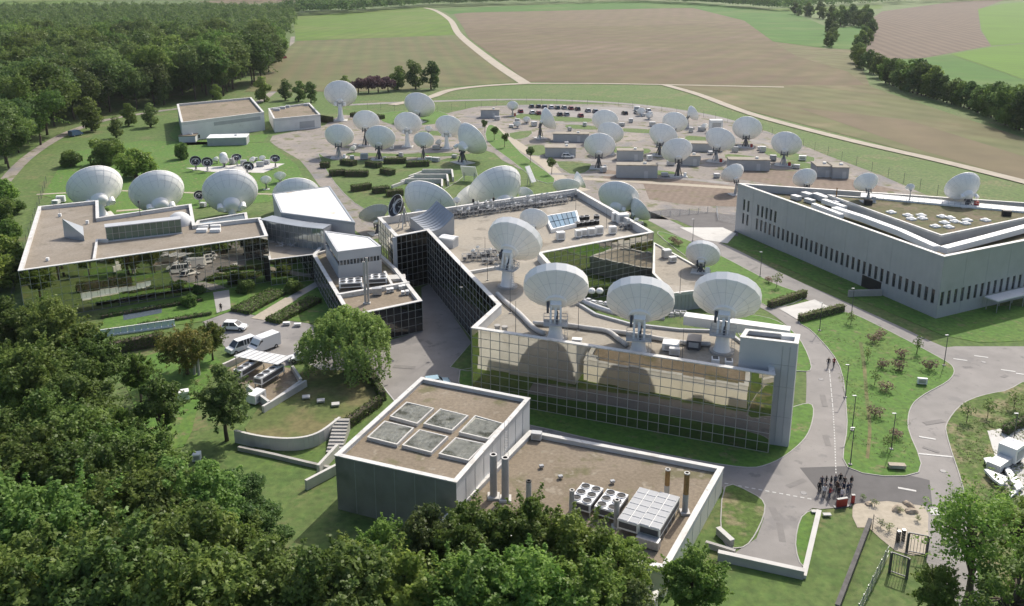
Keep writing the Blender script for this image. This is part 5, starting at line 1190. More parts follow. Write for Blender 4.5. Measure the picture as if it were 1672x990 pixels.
# curved zinc penthouse on the central roof
Bf, Br, Bl = G(697, 388, FR_), G(742, 383, FR_), G(670, 373, FR_); Bb = Bl + Br - Bf
ph = thing('roof_penthouse', 'penthouse with saddle-curved zinc roof on the central building', 'penthouse', ((Bf.x + Bb.x) / 2, (Bf.y + Bb.y) / 2, FR_))
hf, hr, hl, hb = 1.3, ztop(742, 383, FR_, 351) - FR_, 2.2, 5.2
def sad(u, v): return (1 - u) * (1 - v) * hf + u * (1 - v) * hr + (1 - u) * v * hl + u * v * hb - 1.1 * math.sin(math.pi * u) * (1 - .3 * v)
mb = MB(); nn_ = 10
def sp(u, v, dz=0): q = Bf + (Br - Bf) * u + (Bl - Bf) * v; return (q.x, q.y, FR_ + sad(u, v) + dz)
for i in range(nn_):
    for j in range(nn_): mb.quad(sp(i / nn_, j / nn_), sp((i + 1) / nn_, j / nn_), sp((i + 1) / nn_, (j + 1) / nn_), sp(i / nn_, (j + 1) / nn_))
mb.build('curved_roof', 'zinc', ph, True)
mb = MB()
for j in range(1, 8): mb.tube([sp(i / nn_, j / 8, .04) for i in range(nn_ + 1)], .05, 4)
mb.build('roof_seams', 'steel', ph)
mb = MB()
for k in range(nn_):
    for (ua, va, ub, vb) in ((k / nn_, 0, (k + 1) / nn_, 0), (1, k / nn_, 1, (k + 1) / nn_), (0, (k + 1) / nn_, 0, k / nn_), ((k + 1) / nn_, 1, k / nn_, 1)):
        a, b = sp(ua, va, -.05), sp(ub, vb, -.05); mb.quad((a[0], a[1], FR_), (b[0], b[1], FR_), b, a)
mb.build('wall', 'shed_grey', ph)
p = G(733, 402, FR_); o = thing('roof_hut', 'small white hut with curved top beside the zinc penthouse', 'hut', p, R(-28))
rel(o, MB().box((0, 0, .8), (3.0, 2.0, 1.6)), 'wall', 'panel_pale'); rel(o, MB().box((0, -.4, 1.75), (3.2, 1.3, .3), 0, Matrix.Rotation(R(12), 3, 'X')).box((0, .5, 1.8), (3.2, 1.0, .3), 0, Matrix.Rotation(R(-10), 3, 'X')), 'roof', 'white_paint')
# blue skylight
q = [G(x, y, FR_ + .7).xy for x, y in ((892, 353), (940, 345), (945, 364), (902, 374))]; qc = ccw(q)
o = thing('roof_skylight', 'white framed skylight with blue glass panes on the upper roof', 'skylight', (*base_of(q)[:2], FR_))
MB().ring(inset(qc, -.3), inset(qc, .12), FR_, FR_ + .75).build('frame', 'white_paint', o); MB().poly([(a.x, a.y, FR_ + .3) for a in qc]).build('well', 'black', o)
e, f_ = q[1] - q[0], q[3] - q[0]; g_ = q[2] - q[1]
for i in range(6):
    for j in range(2):
        c = lambda u, v: q[0] + e * u + (f_ * (1 - u) + g_ * u) * v
        pts = [c((i + .06) / 6, (j + .05) / 2), c((i + .94) / 6, (j + .05) / 2), c((i + .94) / 6, (j + .95) / 2), c((i + .06) / 6, (j + .95) / 2)]
        MB().prism(pts, FR_ + .6, FR_ + .72).build('pane', 'glass_blue', o)
# fans, units, vents
def fan_mesh(): return MB().lathe([(0, .12), (.12, .12), (.13, .05), (.46, .05), (.5, .14), (.56, .14), (.58, -.7)], 16).mesh('fan', 'black')
def fan_ring(): return MB().lathe([(.5, .15), (.6, .15), (.61, .02)], 16).mesh('guard', 'steel')
for i, (x, y) in enumerate(((943, 370), (950, 369), (958, 368), (966, 367), (974, 366), (950, 360), (958, 359), (974, 358))):
    o = thing('roof_fan', 'black round exhaust fan in the double row beside the blue skylight', 'fan', G(x, y, FR_), 0, 'round exhaust fans beside the skylight'); put('housing', shared('fan', fan_mesh), o, (0, 0, .75)); put('guard', shared('fanr', fan_ring), o, (0, 0, .75))
def unit(x, y, z, s, rz, label, m='white_paint', name='air_unit', cat='air unit', group=None, feet=True):
    o = thing(name, label, cat, G(x, y, z), rz, group)
    rel(o, MB().box((0, 0, s[2] / 2 + .15), s), 'casing', m); rel(o, MB().box((0, -s[1] / 2 - .01, s[2] / 2 + .15), (s[0] * .7, .04, s[2] * .6)), 'louvre', 'steel')
    if feet:
        for k in (-.35, .35): put('foot', shared(('ft', round(s[1], 2)), lambda: MB().box((0, 0, .075), (.15, s[1], .15)).mesh('foot', 'steel_dark')), o, (k * s[0], 0, 0))
    return o
gu = 'white air units along the green-glass parapet'
for i, (x, y, s) in enumerate(((915, 392, (1.6, 1.2, 1.5)), (944, 388, (1.2, 1, 1.4)), (953, 386, (1.2, 1, 1.3)), (965, 385, (1.5, 1.1, 1.4)), (978, 383, (1.5, 1.1, 1.5)), (1000, 382, (1.4, 1, 1.4)), (1004, 362, (1.2, 1, 1.8)), (1016, 364, (2.4, 1.6, 1.8)))):
    unit(x, y, FR_, s, R(14), ['white air unit nearest the tilted roof dish', 'first of four white air units below the fans', 'second of four white air units below the fans', 'third of four white air units below the fans', 'fourth of four white air units below the fans', 'grey-white air unit right of the four white ones', 'narrow white cabinet at the right parapet', 'large white cabinet at the right parapet'][i], group=gu)
def rack(x, y, z, L, rz, label, n=6, h=1.3, m='steel', dark=True):
    o = thing('equipment_rack', label, 'rack', G(x, y, z), rz, 'steel racks on the central roof'); mb = MB()
    for k in range(n + 1):
        u = -L / 2 + L * k / n
        for s in (-.4, .4): mb.bar((u, s, 0), (u, s, h), .07)
        mb.bar((u, -.4, h), (u, .4, h), .06)
    for s in (-.4, .4):
        for hh in (.4, h): mb.bar((-L / 2, s, hh), (L / 2, s, hh), .07)
    for k in range(n): mb.bar((-L / 2 + L * k / n, -.4, .1), (-L / 2 + L * (k + 1) / n, -.4, h), .05)
    rel(o, mb, 'frame', m); mb = MB(); rr = random.Random(x)
    for k in range(n): mb.box((-L / 2 + L * (k + .5) / n, rr.uniform(-.2, .2), rr.uniform(.3, .9)), (L / n * .6, .5, rr.uniform(.3, .8)))
    rel(o, mb, 'boxes', 'steel_dark' if dark else 'panel_pale')
    for k in range(2): put('small_dish', reflector('plain'), o, (rr.uniform(-L / 2, L / 2), .2, h + .3), (R(-60), 0, rr.uniform(-1, 1)), rr.uniform(.7, 1.1))
    return o
for (x, y, L, l, dk) in ((762, 350, 9, 'dark cable rack left of centre along the far parapet', True), (800, 345, 10, 'tall dark cable rack at the far parapet behind the tilted roof dish', True), (846, 338, 8, 'pale ladder rack in the middle of the far parapet', False), (882, 334, 9, 'long ladder rack right of centre along the far parapet', False), (918, 329, 8, 'dark rack at the far right corner of the roof', True)):
    rack(x, y, FR_, L, R(30), l, n=9, h=1.7, dark=dk)
for (x, y, L, l) in ((745, 356, 6, 'dark rack at the foot of the small grey dish on a pole'), (780, 352, 8, 'second dark rack in front of the far parapet, left'), (822, 346, 8, 'second dark rack in front of the far parapet, middle'), (862, 341, 8, 'second dark rack in front of the far parapet, right of middle'), (900, 336, 8, 'second dark rack in front of the far parapet, right')): rack(x, y, FR_, L, R(30), l, n=8, h=1.1)
rack(782, 425, FR_, 6, R(14), 'dark rack left of the tilted roof dish pedestal', n=7); rack(802, 418, FR_, 7, R(12), 'dark rack in front of the tilted roof dish pedestal'); rack(815, 430, FR_, 6, R(10), 'low dark rack at the roof upstand', h=.9); rack(1030, 374, FR_, 5, R(15), 'dark rack at the right corner of the roof')
rack(975, 502, FR_, 6, R(-32), 'cluttered rack between the first two wing dishes', h=.9, dark=False); rack(1092, 518, FR_, 5, R(-8), 'cluttered rack between the last two wing dishes', h=1.0, dark=False)
def masts(lst, z, label, group):
    for (x, y, h) in lst:
        o = thing('antenna_mast', label, 'mast', G(x, y, z), 0, group); rel(o, MB().tube([(0, 0, 0), (0, 0, h)], [.05, .025], 5), 'pole', 'steel_dark'); rel(o, MB().box((0, 0, .06), (.4, .4, .12)), 'foot', 'concrete')
masts([(753, 470, 5), (792, 412, 3), (833, 512, 5.5), (720, 355, 4), (773, 352, 3.4), (806, 345, 4), (796, 458, 4), (990, 372, 4), (1110, 480, 4), (944, 540, 6), (842, 545, 5), (1113, 600, 5.5), (940, 345, 4.5), (874, 345, 4)], FR_, 'thin lightning mast standing on the central glass building roof', 'thin masts on the central roof')
for (x, y, l) in ((806, 349, 'camera post with dark head left on the far parapet'), (773, 352, 'camera post with dark head at the far parapet near the small dish')):
    o = thing('camera_post', l, 'post', G(x, y, FR_)); rel(o, MB().tube([(0, 0, 0), (0, 0, 3)], .07, 6), 'pole', 'steel'); rel(o, MB().box((0, 0, 3.2), (.45, .45, .7)), 'camera_head', 'black')
for i, (x, y) in enumerate(((1168, 592), (1190, 595), (1213, 598), (1236, 601))):
    o = thing('roof_vent', 'square white framed vent in the row of four near the stair tower', 'vent', G(x, y, FR_), R(-10), 'four square vents near the stair tower'); rel(o, MB().box((0, 0, .3), (1.0, 1.3, .6)), 'curb', 'white_paint'); rel(o, MB().box((0, 0, .61), (.7, .4, .06)), 'opening', 'black'); rel(o, MB().box((0, .45, .61), (.7, .2, .06)), 'opening', 'black')
unit(1095, 571, FR_, (2.2, 1.8, 1.0), R(-15), 'white double air unit on the wing in front of the middle dish'); unit(1101, 580, FR_, (1.4, .8, .9), R(-15), 'small grey unit beside the white double air unit', 'panel_pale'); unit(1133, 566, FR_, (1.9, 2.6, 1.2), R(-15), 'dark roof cowl between the last two wing dishes', 'steel_dark')
unit(942, 560, FR_, (1.4, .9, .5), R(-10), 'small white box right of the first wing dish')
for (x, y, l) in ((812, 541, 'left of two squat round vents near the wing corner'), (824, 543, 'right of two squat round vents near the wing corner')):
    o = thing('round_vent', l, 'vent', G(x, y, FR_)); rel(o, MB().lathe([(0, .95), (.45, .95), (.45, .7), (.36, .7), (.36, 0)], 14), 'cowl', 'concrete')
# annex roof: fan units, flues, vents
def fan_unit(x, y, z, nx, ny, cell, h, rz, label, group=None, name='fan_unit', lift=.5, m='white_paint', grille=False):
    o = thing(name, label, 'cooling unit', G(x, y, z), rz, group); W, D_ = nx * cell, ny * cell
    rel(o, MB().box((0, 0, lift + h / 2), (W, D_, h)), 'casing', m)
    for sx in (-1, 1):
        for k in range(max(2, ny)):
            yy = -D_ / 2 + .1 + (D_ - .2) * k / (max(2, ny) - 1); put('leg', shared(('lg', lift), lambda: MB().box((0, 0, lift / 2), (.12, .12, lift)).mesh('leg', 'steel')), o, (sx * (W / 2 - .08), yy, 0))
    rel(o, MB().box((0, -D_ / 2 - .012, lift + h / 2), (W * .86, .03, h * .6)), 'louvre', 'steel_dark')
    for sx in (-1, 1): rel(o, MB().box((sx * (W / 2 + .012), 0, lift + h / 2), (.03, D_ * .9, h * .6)), 'louvre', 'steel_dark')
    for i in range(nx):
        for j in range(ny):
            c = (-W / 2 + (i + .5) * cell, -D_ / 2 + (j + .5) * cell, lift + h + .01)
            if grille: put('grille', shared('gr%s' % cell, lambda: MB().box((0, 0, .02), (cell * .92, cell * .9, .05)).mesh('grille', 'shed_grey')), o, c)
            else:
                f = put('fan', shared('fn%s' % cell, lambda: MB().lathe([(0, .05), (cell * .1, .05), (cell * .12, .02), (cell * .38, .02)], 16).mesh('fan', 'black')), o, c); put('fan_ring', shared('fr%s' % cell, lambda: MB().lathe([(cell * .37, .02), (cell * .38, .1), (cell * .43, .1), (cell * .44, 0)], 16).mesh('fan_ring', 'panel_pale')), f)
    return o
fan_unit(573, 470, ER, 3, 2, 1.35, .9, R(10), 'left white fan unit on the dark glass annex', 'fan units on the annex roof'); fan_unit(614, 463, ER, 3, 2, 1.3, .9, R(10), 'right white fan unit on the dark glass annex', 'fan units on the annex roof')
o = thing('roof_tray', 'shallow beige tray on the annex roof beside the fan unit', 'tray', G(647, 457, ER), R(10)); rel(o, MB().box((0, 0, .35), (3.4, 2.4, .5)), 'tray', 'concrete_light'); rel(o, MB().box((0, 0, .09), (3.0, 2.0, .18)), 'feet', 'steel_dark')
def flue(x, y, z, h, r, label, m='concrete', top=None, name='flue', group=None, tophalf=None, pad=True):
    o = thing(name, label, 'chimney', G(x, y, z), 0, group)
    rel(o, MB().lathe([(r * .6, h), (r, h), (r, h - .12)], 14), 'rim', top or 'concrete_light'); rel(o, MB().lathe([(0, h - .5), (r * .6, h - .45), (r * .6, h)], 14), 'flue_mouth', 'black')
    if tophalf: rel(o, MB().lathe([(r * .94, h - .1), (r * .94, h * .48)], 14), 'upper_shaft', tophalf, True); rel(o, MB().lathe([(r, h * .48), (r, 0)], 14), 'lower_shaft', m, True)
    else: rel(o, MB().lathe([(r * .96, h - .1), (r, 0)], 14), 'shaft', m, True)
    if pad: rel(o, MB().box((0, 0, .12), (r * 3.2, r * 3.2, .24)), 'pad', 'concrete_light')
    return o
flue(597, 496, ER, 7.5, .22, 'left of twin slender flues in front of the grey block', 'concrete', group='twin flues on the annex'); flue(602, 496, ER, 8.2, .2, 'right of twin slender flues in front of the grey block', 'concrete', group='twin flues on the annex')
for i, (x, y) in enumerate(((634, 478), (640, 477), (654, 473), (659, 472), (658, 482), (665, 481))): unit(x, y, ER, (.6, .9, .6), R(10), 'small white vent of the paired vents on the annex roof', group='paired vents on the annex roof')
unit(616, 482, ER, (1.6, 1.0, 1.2), R(10), 'grey pump frame on the annex roof near the flues', 'steel')
o = thing('roof_rubbish', 'pile of bent metal frames on the beige terrace roof', 'scrap pile', G(471, 402, EZ - .55)); mb = MB(); rr = random.Random(3)
for k in range(26):
    a = Vector((rr.uniform(-2.2, 2.2), rr.uniform(-1.4, 1.4), rr.uniform(.05, .5))); mb.bar(a, a + Vector((rr.uniform(-1.4, 1.4), rr.uniform(-1, 1), rr.uniform(-.1, .9))), .09)
rel(o, mb, 'metal_frames', 'panel_pale')
# plant building: flues, chillers
Z2 = U2 - .6
gfl = 'flues on the plant building roof'
flue(806, 812, Z2, ztop(806, 812, Z2, 742) - Z2, .42, 'left of two thick concrete flues at the wall of the utility block', group=gfl); flue(825, 816, Z2, ztop(825, 816, Z2, 747) - Z2, .42, 'right of two thick concrete flues at the wall of the utility block', group=gfl)
flue(863, 845, Z2, ztop(863, 845, Z2, 785) - Z2, .3, 'thin flue with blackened top above the trees', 'concrete', 'black', group=gfl, pad=False); flue(933, 850, Z2, ztop(933, 850, Z2, 800) - Z2, .28, 'short thin flue left of the four-fan chillers', group=gfl); flue(1006, 862, Z2, ztop(1006, 862, Z2, 816) - Z2, .3, 'thin flue in front of the second four-fan chiller', group=gfl)
flue(1088, 816, Z2, ztop(1088, 816, Z2, 766) - Z2, .3, 'rust-topped flue behind the long dry coolers', group=gfl, tophalf='rust'); flue(1118, 838, Z2, ztop(1118, 838, Z2, 772) - Z2, .32, 'rust-topped flue on a pale pad near the right parapet', group=gfl, tophalf='rust')
du = (up2[1] - up2[2]).normalized(); rzu = math.atan2(du.y, du.x) - math.pi / 2
fan_unit(957, 827, Z2, 2, 3, 1.25, 1.0, rzu, 'left white chiller with round fans on the plant building', 'white chillers on the plant building', lift=.6); fan_unit(998, 838, Z2, 2, 3, 1.25, 1.0, rzu, 'right white chiller with round fans on the plant building', 'white chillers on the plant building', lift=.6)
fan_unit(1042, 852, Z2, 2, 6, 1.12, 1.1, rzu, 'left long grey dry cooler on the plant building', 'long dry coolers', lift=.9, grille=True); fan_unit(1076, 860, Z2, 2, 6, 1.12, 1.1, rzu, 'right long grey dry cooler on the plant building', 'long dry coolers', lift=.9, grille=True)
unit(1058, 893, Z2, (2.4, .9, .9), rzu, 'pipe manifold in front of the long dry coolers', 'steel'); unit(876, 718, Z2, (1.3, .9, .9), R(-12), 'pale grey box at the inner corner of the plant roof', 'panel_pale')
for (x, y) in ((884, 765), (915, 782), (1000, 790)): unit(x, y, Z2, (.5, .4, .3), .3, 'tiny roof drain cover on the brown plant roof', 'shed_grey', group='roof drain covers', feet=False)
o = thing('wall_ladder', 'steel ladder down the bright wall of the utility block', 'ladder', (*G(822, 698, U1).xy, Z2)); off = Vector((.35, -.1, 0)); mb = MB()
for s in (-.22, .22): mb.bar((off.x + s, -.4, 0), (off.x + s, -.4, U1 - Z2 + 1), .05)
for k in range(11): mb.bar((off.x - .22, -.4, .3 + k * .35), (off.x + .22, -.4, .3 + k * .35), .04)
rel(o, mb, 'ladder_frame', 'panel_pale')
# court block clutter and dish cabinet
unit(1088, 421, LZ - .3, (1.6, 1.4, 1.6), .3, 'grey cabinet cluster on the court block roof', 'panel_pale'); unit(1098, 428, LZ - .3, (1.4, 1.0, 1.0), .3, 'small white cabinet on the court block roof')
for (x, y, l) in ((966, 485, 'left of two small white domes beside the pipe run'), (979, 485, 'right of two small white domes beside the pipe run')):
    o = thing('small_radome', l, 'radome', G(x, y, FR_)); rel(o, MB().lathe([(0, 1.5), (.4, 1.4), (.6, 1.05), (.5, .7), (.2, .6)], 14), 'dome', 'white_paint', True); rel(o, MB().tube([(0, 0, 0), (0, 0, .7)], .1, 8), 'post', 'steel_dark')

LATE_CARS = []
# ================================================================ GROUNDS
# radome and cabinets on the lawn, white cabinet in the yard
o = thing('radome', 'white egg-shaped radome on the lawn pad', 'radome', G(366, 272)); rel(o, MB().lathe([(0, 4.6), (.9, 4.2), (1.3, 3.2), (1.1, 2.2), (.6, 1.9)], 16), 'dome', 'dish_white', True); rel(o, MB().tube([(0, 0, 0), (0, 0, 2)], .35, 10), 'post', 'steel')
unit(1168, 216, 0, (4.6, 3, 4.6), 0, 'white equipment cabinet rising behind a yard dish', name='yard_cabinet', cat='cabinet')
gy = 'equipment boxes between the yard dishes'
rr = random.Random(21)
for i, (x, y) in enumerate(((575, 262), (595, 260), (655, 256), (700, 262), (712, 264), (742, 258), (860, 200), (842, 205), (835, 208), (1040, 180), (1050, 190), (1062, 188), (1000, 245), (1095, 270), (1160, 252), (1200, 248), (1240, 245), (1245, 248), (1145, 214), (1128, 216), (1060, 262), (1255, 275), (985, 281), (1300, 275), (925, 240), (380, 268), (398, 270), (425, 272), (436, 268), (418, 262), (345, 336), (332, 338), (100, 330), (92, 333), (812, 196), (845, 198), (872, 206), (930, 214), (955, 206), (1015, 206), (1030, 200), (1065, 206), (1075, 240), (1122, 240), (1140, 262), (1196, 262), (1262, 262), (1310, 262), (640, 244), (580, 244), (712, 244), (756, 244), (1012, 272), (1085, 288), (1170, 290))):
    s = (rr.uniform(1.0, 2.4), rr.uniform(.8, 1.6), rr.uniform(.8, 1.8)); cm_ = rr.choice(['white_paint', 'panel_pale', 'shed_grey', 'panel_pale']); p_ = G(x, y)
    near = min((o_ for o_ in COL.objects if o_.get('category') == 'satellite dish'), key=lambda o_: (Vector(o_.location) - p_).length)['label'].replace('directly ', '')
    lab = '%s equipment box by the %s' % ({'white_paint': 'white', 'panel_pale': 'pale', 'shed_grey': 'grey'}[cm_], near); lab = ' '.join(lab.split()[:16]).rstrip(',')
    while lab.split()[-1] in ('the', 'of', 'on', 'a', 'with', 'in', 'and', 'behind', 'beside', 'left', 'right', 'two', 'from'): lab = ' '.join(lab.split()[:-1])
    unit(x, y, .1, s, rr.uniform(-.4, .4), lab, cm_, 'equipment_box', 'equipment box', gy)
for (x, y, w_, l) in ((860, 203, 13, 'tiny white dish left of the edge-on dish'), (845, 210, 12, 'tiny white dish at the small lawn left of the huts'), (1047, 190, 15, 'tiny white dish among the boxes right of the car park'), (1060, 196, 13, 'tiny white dish beside the soil behind the trio of dishes'), (1150, 214, 13, 'tiny white dish below the side-turned small dish'), (412, 268, 11, 'tiny pale dish beside the black dish with the red rim'), (428, 266, 11, 'tiny pale dish left of the last black dish on the pad'), (352, 268, 11, 'tiny pale dish between the black pair and the white radome'), (576, 250, 12, 'tiny pale dish between the first two front dishes'), (716, 240, 12, 'tiny pale dish right of the smallest front dish')):
    dish((x, y - 6), (x, y), w_, 0, l, random.uniform(-30, 30), 34, 'plain', 'post', group='tiny dishes between the big ones', hmin=.9)
for i, (x, y, m, l) in enumerate(((960, 183, 'car_silver', 'silver car right of the black car in the rear row'), (972, 184, 'car_blue', 'blue car second from right in the rear row'), (1020, 187, 'car_dark', 'dark car right of the overlapping dishes in the car park'), (1058, 183, 'car_white', 'white car at the right end of the car park'), (900, 177.5, 'car_white', 'white car between the blue and teal cars'), (932, 179, 'car_red', 'red car in the middle of the rear row'))): LATE_CARS.append((x, y, m, l))
# stepped white walls and tilted panels behind the hedge garden
st_ = thing('stepped_wall', 'white stepped retaining walls beside the hedge garden', 'wall', G(690, 298))
for k, (x0, x1, xc, y, yb) in enumerate(((640, 722, 722, 300, 312), (655, 730, 732, 292, 304), (668, 738, 740, 284, 297))):
    a, b, c = G(x0, y + 8).xy, G(x0 + 22, y).xy, G(x1, y).xy; dd = G(xc, yb).xy
    for (p, q, h) in ((a, b, .9), (b, c, 1.4), (c, dd, 1.4)):
        u = (q - p).normalized(); n = Vector((-u.y, u.x)) * .25; MB().prism([p - n, q - n, q + n, p + n], 0, h + .012 * k + (.004 if p is c else .008 if p is b else 0)).build('wall_step', 'concrete_light', st_)
def panel(x, y, W, H_, z0, tilt, rz, label):
    o = thing('panel_antenna', label, 'panel antenna', G(x, y), rz); m_ = Matrix.Rotation(R(tilt), 3, 'X'); rel(o, MB().box((0, 0, z0 + H_ / 2), (W, .25, H_), 0, m_), 'panel', 'dish_white'); mb = MB()
    for s in (-.35, .35): mb.bar((s * W, .6, 0), (s * W, .1, z0 + H_ * .6), .14); mb.bar((s * W, -.5, 0), (s * W, 0, z0 + H_ * .4), .12)
    rel(o, mb, 'stand', 'steel')
panel(766, 296, 4.6, 3.6, 1.2, 30, R(-18), 'tilted white panel antenna behind the largest dish'); panel(866, 302, 2.0, 5.0, .6, -30, R(50), 'white panel seen edge-on right of the largest dish')
# street lamps
def lamp(x, y, label, h=5.2, group='slim street lamps on the lawns'):
    o = thing('street_lamp', label, 'street lamp', G(x, y), 0, group); put('pole', shared('lpole', lambda: MB().tube([(0, 0, 0), (0, 0, 5.2)], [.07, .045], 6).mesh('pole', 'steel_dark')), o); put('lamp_head', shared('lhead', lambda: MB().box((-.2, 0, 5.22), (.5, .2, .08)).mesh('lamp_head', 'panel_pale')), o); put('base', shared('lbase', lambda: MB().box((0, 0, .1), (.4, .4, .24)).mesh('base', 'concrete')), o)
for (x, y, l) in ((1541, 598, 'street lamp at the tip of the triangular lawn'), (1380, 650, 'street lamp beside the footpath line on the left edge of the lawn'), (1391, 704, 'middle street lamp on the left edge of the lawn'), (1388, 760, 'street lamp nearest the group of people'), (1338, 541, 'street lamp beside the white slab and hedge'), (1390, 516, 'street lamp at the top corner of the triangular lawn'), (1241, 452, 'street lamp on the verge facing the slot windows'), (1131, 394, 'street lamp behind the court dish'), (1455, 735, 'thin lamp in the lower middle of the triangular lawn'), (1652, 735, 'street lamp beside the white aircraft parts')): lamp(x, y, l)
# perimeter fence with posts
def fence(pts, step, h, label, name='mesh_fence', px=True, post=.07, wires=5, m='steel_dark', fine=False):
    P = XY(pts) if px else pts; o = thing(name, label, 'fence', (*P[0], 0)); pm = shared(('post', h, post), lambda: MB().box((0, 0, h / 2), (post, post, h)).mesh('post', m)); wr = MB(); off = P[0]
    for a, b in zip(P[:-1], P[1:]):
        L = (b - a).length; n = max(1, int(L / step))
        for k in range(n): q = a + (b - a) * k / n - off; put('post', pm, o, (q.x, q.y, 0))
        for k in range(wires): z = h * (k + .5) / wires; wr.bar((*(a - off), z), (*(b - off), z), .02)
        if fine:
            for k in range(int(L / .35)): q = a + (b - a) * k * .35 / L - off; wr.bar((q.x, q.y, .05), (q.x, q.y, h), .03)
    rel(o, wr, 'wires', m); return o
fence([(600, 178), (690, 186), (760, 178), (860, 168), (1010, 174), (1130, 188), (1230, 210), (1330, 246), (1450, 290), (1560, 330)], 7, 3.0, 'long thin perimeter fence behind the antenna yard')
fence([(76, 300), (30, 440), (10, 560)], 6, 2.2, 'dark fence along the left edge of the office lawn')
fence([(1062, 356), (1110, 352), (1170, 346), (1172, 360), (1200, 366)], 2.5, 1.6, 'pale fence of the small yard beside the grey building', wires=7, m='panel_pale', post=.1)
# blue-white balustrade above the hedge
A, B = G(152, 552).xy, G(286, 533).xy; o = thing('glass_balustrade', 'pale blue balustrade above the long hedge', 'balustrade', (*A, 0)); d = (B - A).normalized(); L = (B - A).length
for k in range(12):
    q = d * L * (k + .5) / 12; put('pane', shared('bal', lambda: MB().box((0, 0, .72), (L / 12 - .05, .12, 1.0)).mesh('pane', 'balustrade_glass')), o, (q.x, q.y, 0), (0, 0, math.atan2(d.y, d.x)))
rel(o, MB().bar((0, 0, .1), (d.x * L, d.y * L, .1), .6, .22).bar((0, 0, 1.25), (d.x * L, d.y * L, 1.25), .2, .06), 'base', 'white_paint')
# cooling compound beside the car court
cc = thing('cooling_compound', 'low concrete pit walls around the cooling units beside the car court', 'wall', G(430, 640))
for (a, b, h) in (((365, 604), (404, 586), 1.0), ((430, 675), (500, 632), 1.1), ((440, 665), (492, 628), .7), ((404, 640), (440, 668), 1.2), ((492, 628), (478, 606), .9)):
    p, q = G(*a).xy, G(*b).xy; u = (q - p).normalized(); n = Vector((-u.y, u.x)) * .2; MB().prism([p - n, q - n, q + n, p + n], 0, h).build('wall', 'concrete_light', cc)
sheet('paving', [(365, 608), (404, 588), (480, 604), (494, 630), (436, 672), (400, 642)], 'roof_brown', .115)
rzc = math.atan2((G(460, 607).xy - G(420, 632).xy).y, (G(460, 607).xy - G(420, 632).xy).x)
fan_unit(408, 612, .1, 4, 1, 1.35, 1.1, rzc, 'left long cooling unit with round fans beside the car court', 'long cooling units', lift=.8); fan_unit(441, 624, .1, 4, 1, 1.35, 1.1, rzc, 'right long cooling unit with three round fans beside the car court', 'long cooling units', lift=.8)
unit(419, 655, .1, (2.4, 1.6, 1.3), rzc, 'white box at the near corner of the cooling pit'); unit(300, 652, 0, (1.6, 1.2, 1.2), .4, 'white box on the lawn behind the dark tree'); unit(322, 752, 0, (1.0, 1.0, .9), .2, 'pale box glimpsed between the trees')
a = [G(x, y, 2.5) for x, y in ((382, 582), (408, 571), (477, 583), (454, 596))]; o = thing('canopy_roof', 'white corrugated canopy roof over the parking edge', 'canopy', (a[0].x, a[0].y, 0)); mb = MB(); c = [Vector((p.x, p.y)) for p in a]
MB().prism(ccw(c), 2.45, 2.55, bottom=True).build('roof_sheet', 'panel_white', o)
for k in range(9): s = a[0].lerp(a[3], k / 8.0); e_ = a[1].lerp(a[2], k / 8.0); mb.bar(s + Vector((0, 0, .08)), e_ + Vector((0, 0, .08)), .1, .06)
mb.build('roof_ribs', 'panel_pale', o)
for p in a: q = p.lerp((a[0] + a[2]) / 2, .06); MB().tube([(q.x, q.y, 0), (q.x, q.y, 2.45)], .07, 6).build('post', 'steel', o)
flue(318, 612, 0, 3.4, .22, 'left of twin pale flues behind the dark tree', 'concrete', pad=False, group='twin flues on the lawn'); flue(325, 613, 0, 3.6, .22, 'right of twin pale flues behind the dark tree', 'concrete', pad=False, group='twin flues on the lawn')
for i, (x, y) in enumerate(((500, 651), (524, 657), (548, 663))): unit(x, y, .1, (1.1, .9, .25), .2, ['leftmost of three flat covers on the dry lawn', 'middle of three flat covers on the dry lawn', 'rightmost of three flat covers on the dry lawn'][i], 'concrete_light', 'lawn_cover', 'cover', feet=False)
for (x, y, l) in ((468, 531, 'left of two white stones at the court edge'), (486, 533, 'right of two white stones at the court edge')): unit(x, y, .05, (1.2, .7, .4), .1, l, 'white_paint', 'edge_stone', 'stone', feet=False)
# curved retaining wall, stairs
cw = thing('retaining_wall', 'pale curved retaining wall in front of the dry lawn', 'wall', G(470, 745)); pts = smooth(XY([(385, 722), (430, 732), (480, 735), (520, 726), (556, 700)]), 5, False)
for i in range(len(pts) - 1):
    p, q = pts[i], pts[i + 1]; u = (q - p).normalized(); n = Vector((-u.y, u.x)); MB().prism([p - n * .18, q - n * .18, q + n * .18, p + n * .18], -.02, 1.75).build('wall_section', 'concrete_light', cw)
low_ = thing('low_wall', 'long low brown-topped wall below the curved retaining wall', 'wall', G(450, 755)); P = XY([(390, 735), (450, 748), (500, 760), (545, 770)])
for i in range(3):
    p, q = P[i], P[i + 1]; u = (q - p).normalized(); n = Vector((-u.y, u.x)); MB().prism([p - n * .22, q - n * .22, q + n * .22, p + n * .22], -.02, .55).build('wall_section', 'concrete', low_)
stp = thing('garden_stairs', 'flight of concrete steps beside the utility block', 'stairs', G(552, 735)); a, b = G(560, 702).xy, G(545, 740).xy; u = (b - a).normalized(); n = Vector((-u.y, u.x))
for k in range(10):
    p = a + (b - a) * k / 10; q = a + (b - a) * (k + 1) / 10; MB().prism([p - n * 1.0, q - n * 1.0, q + n * 1.0, p + n * 1.0], 0, 1.7 - .17 * k).build('step', 'concrete', stp)
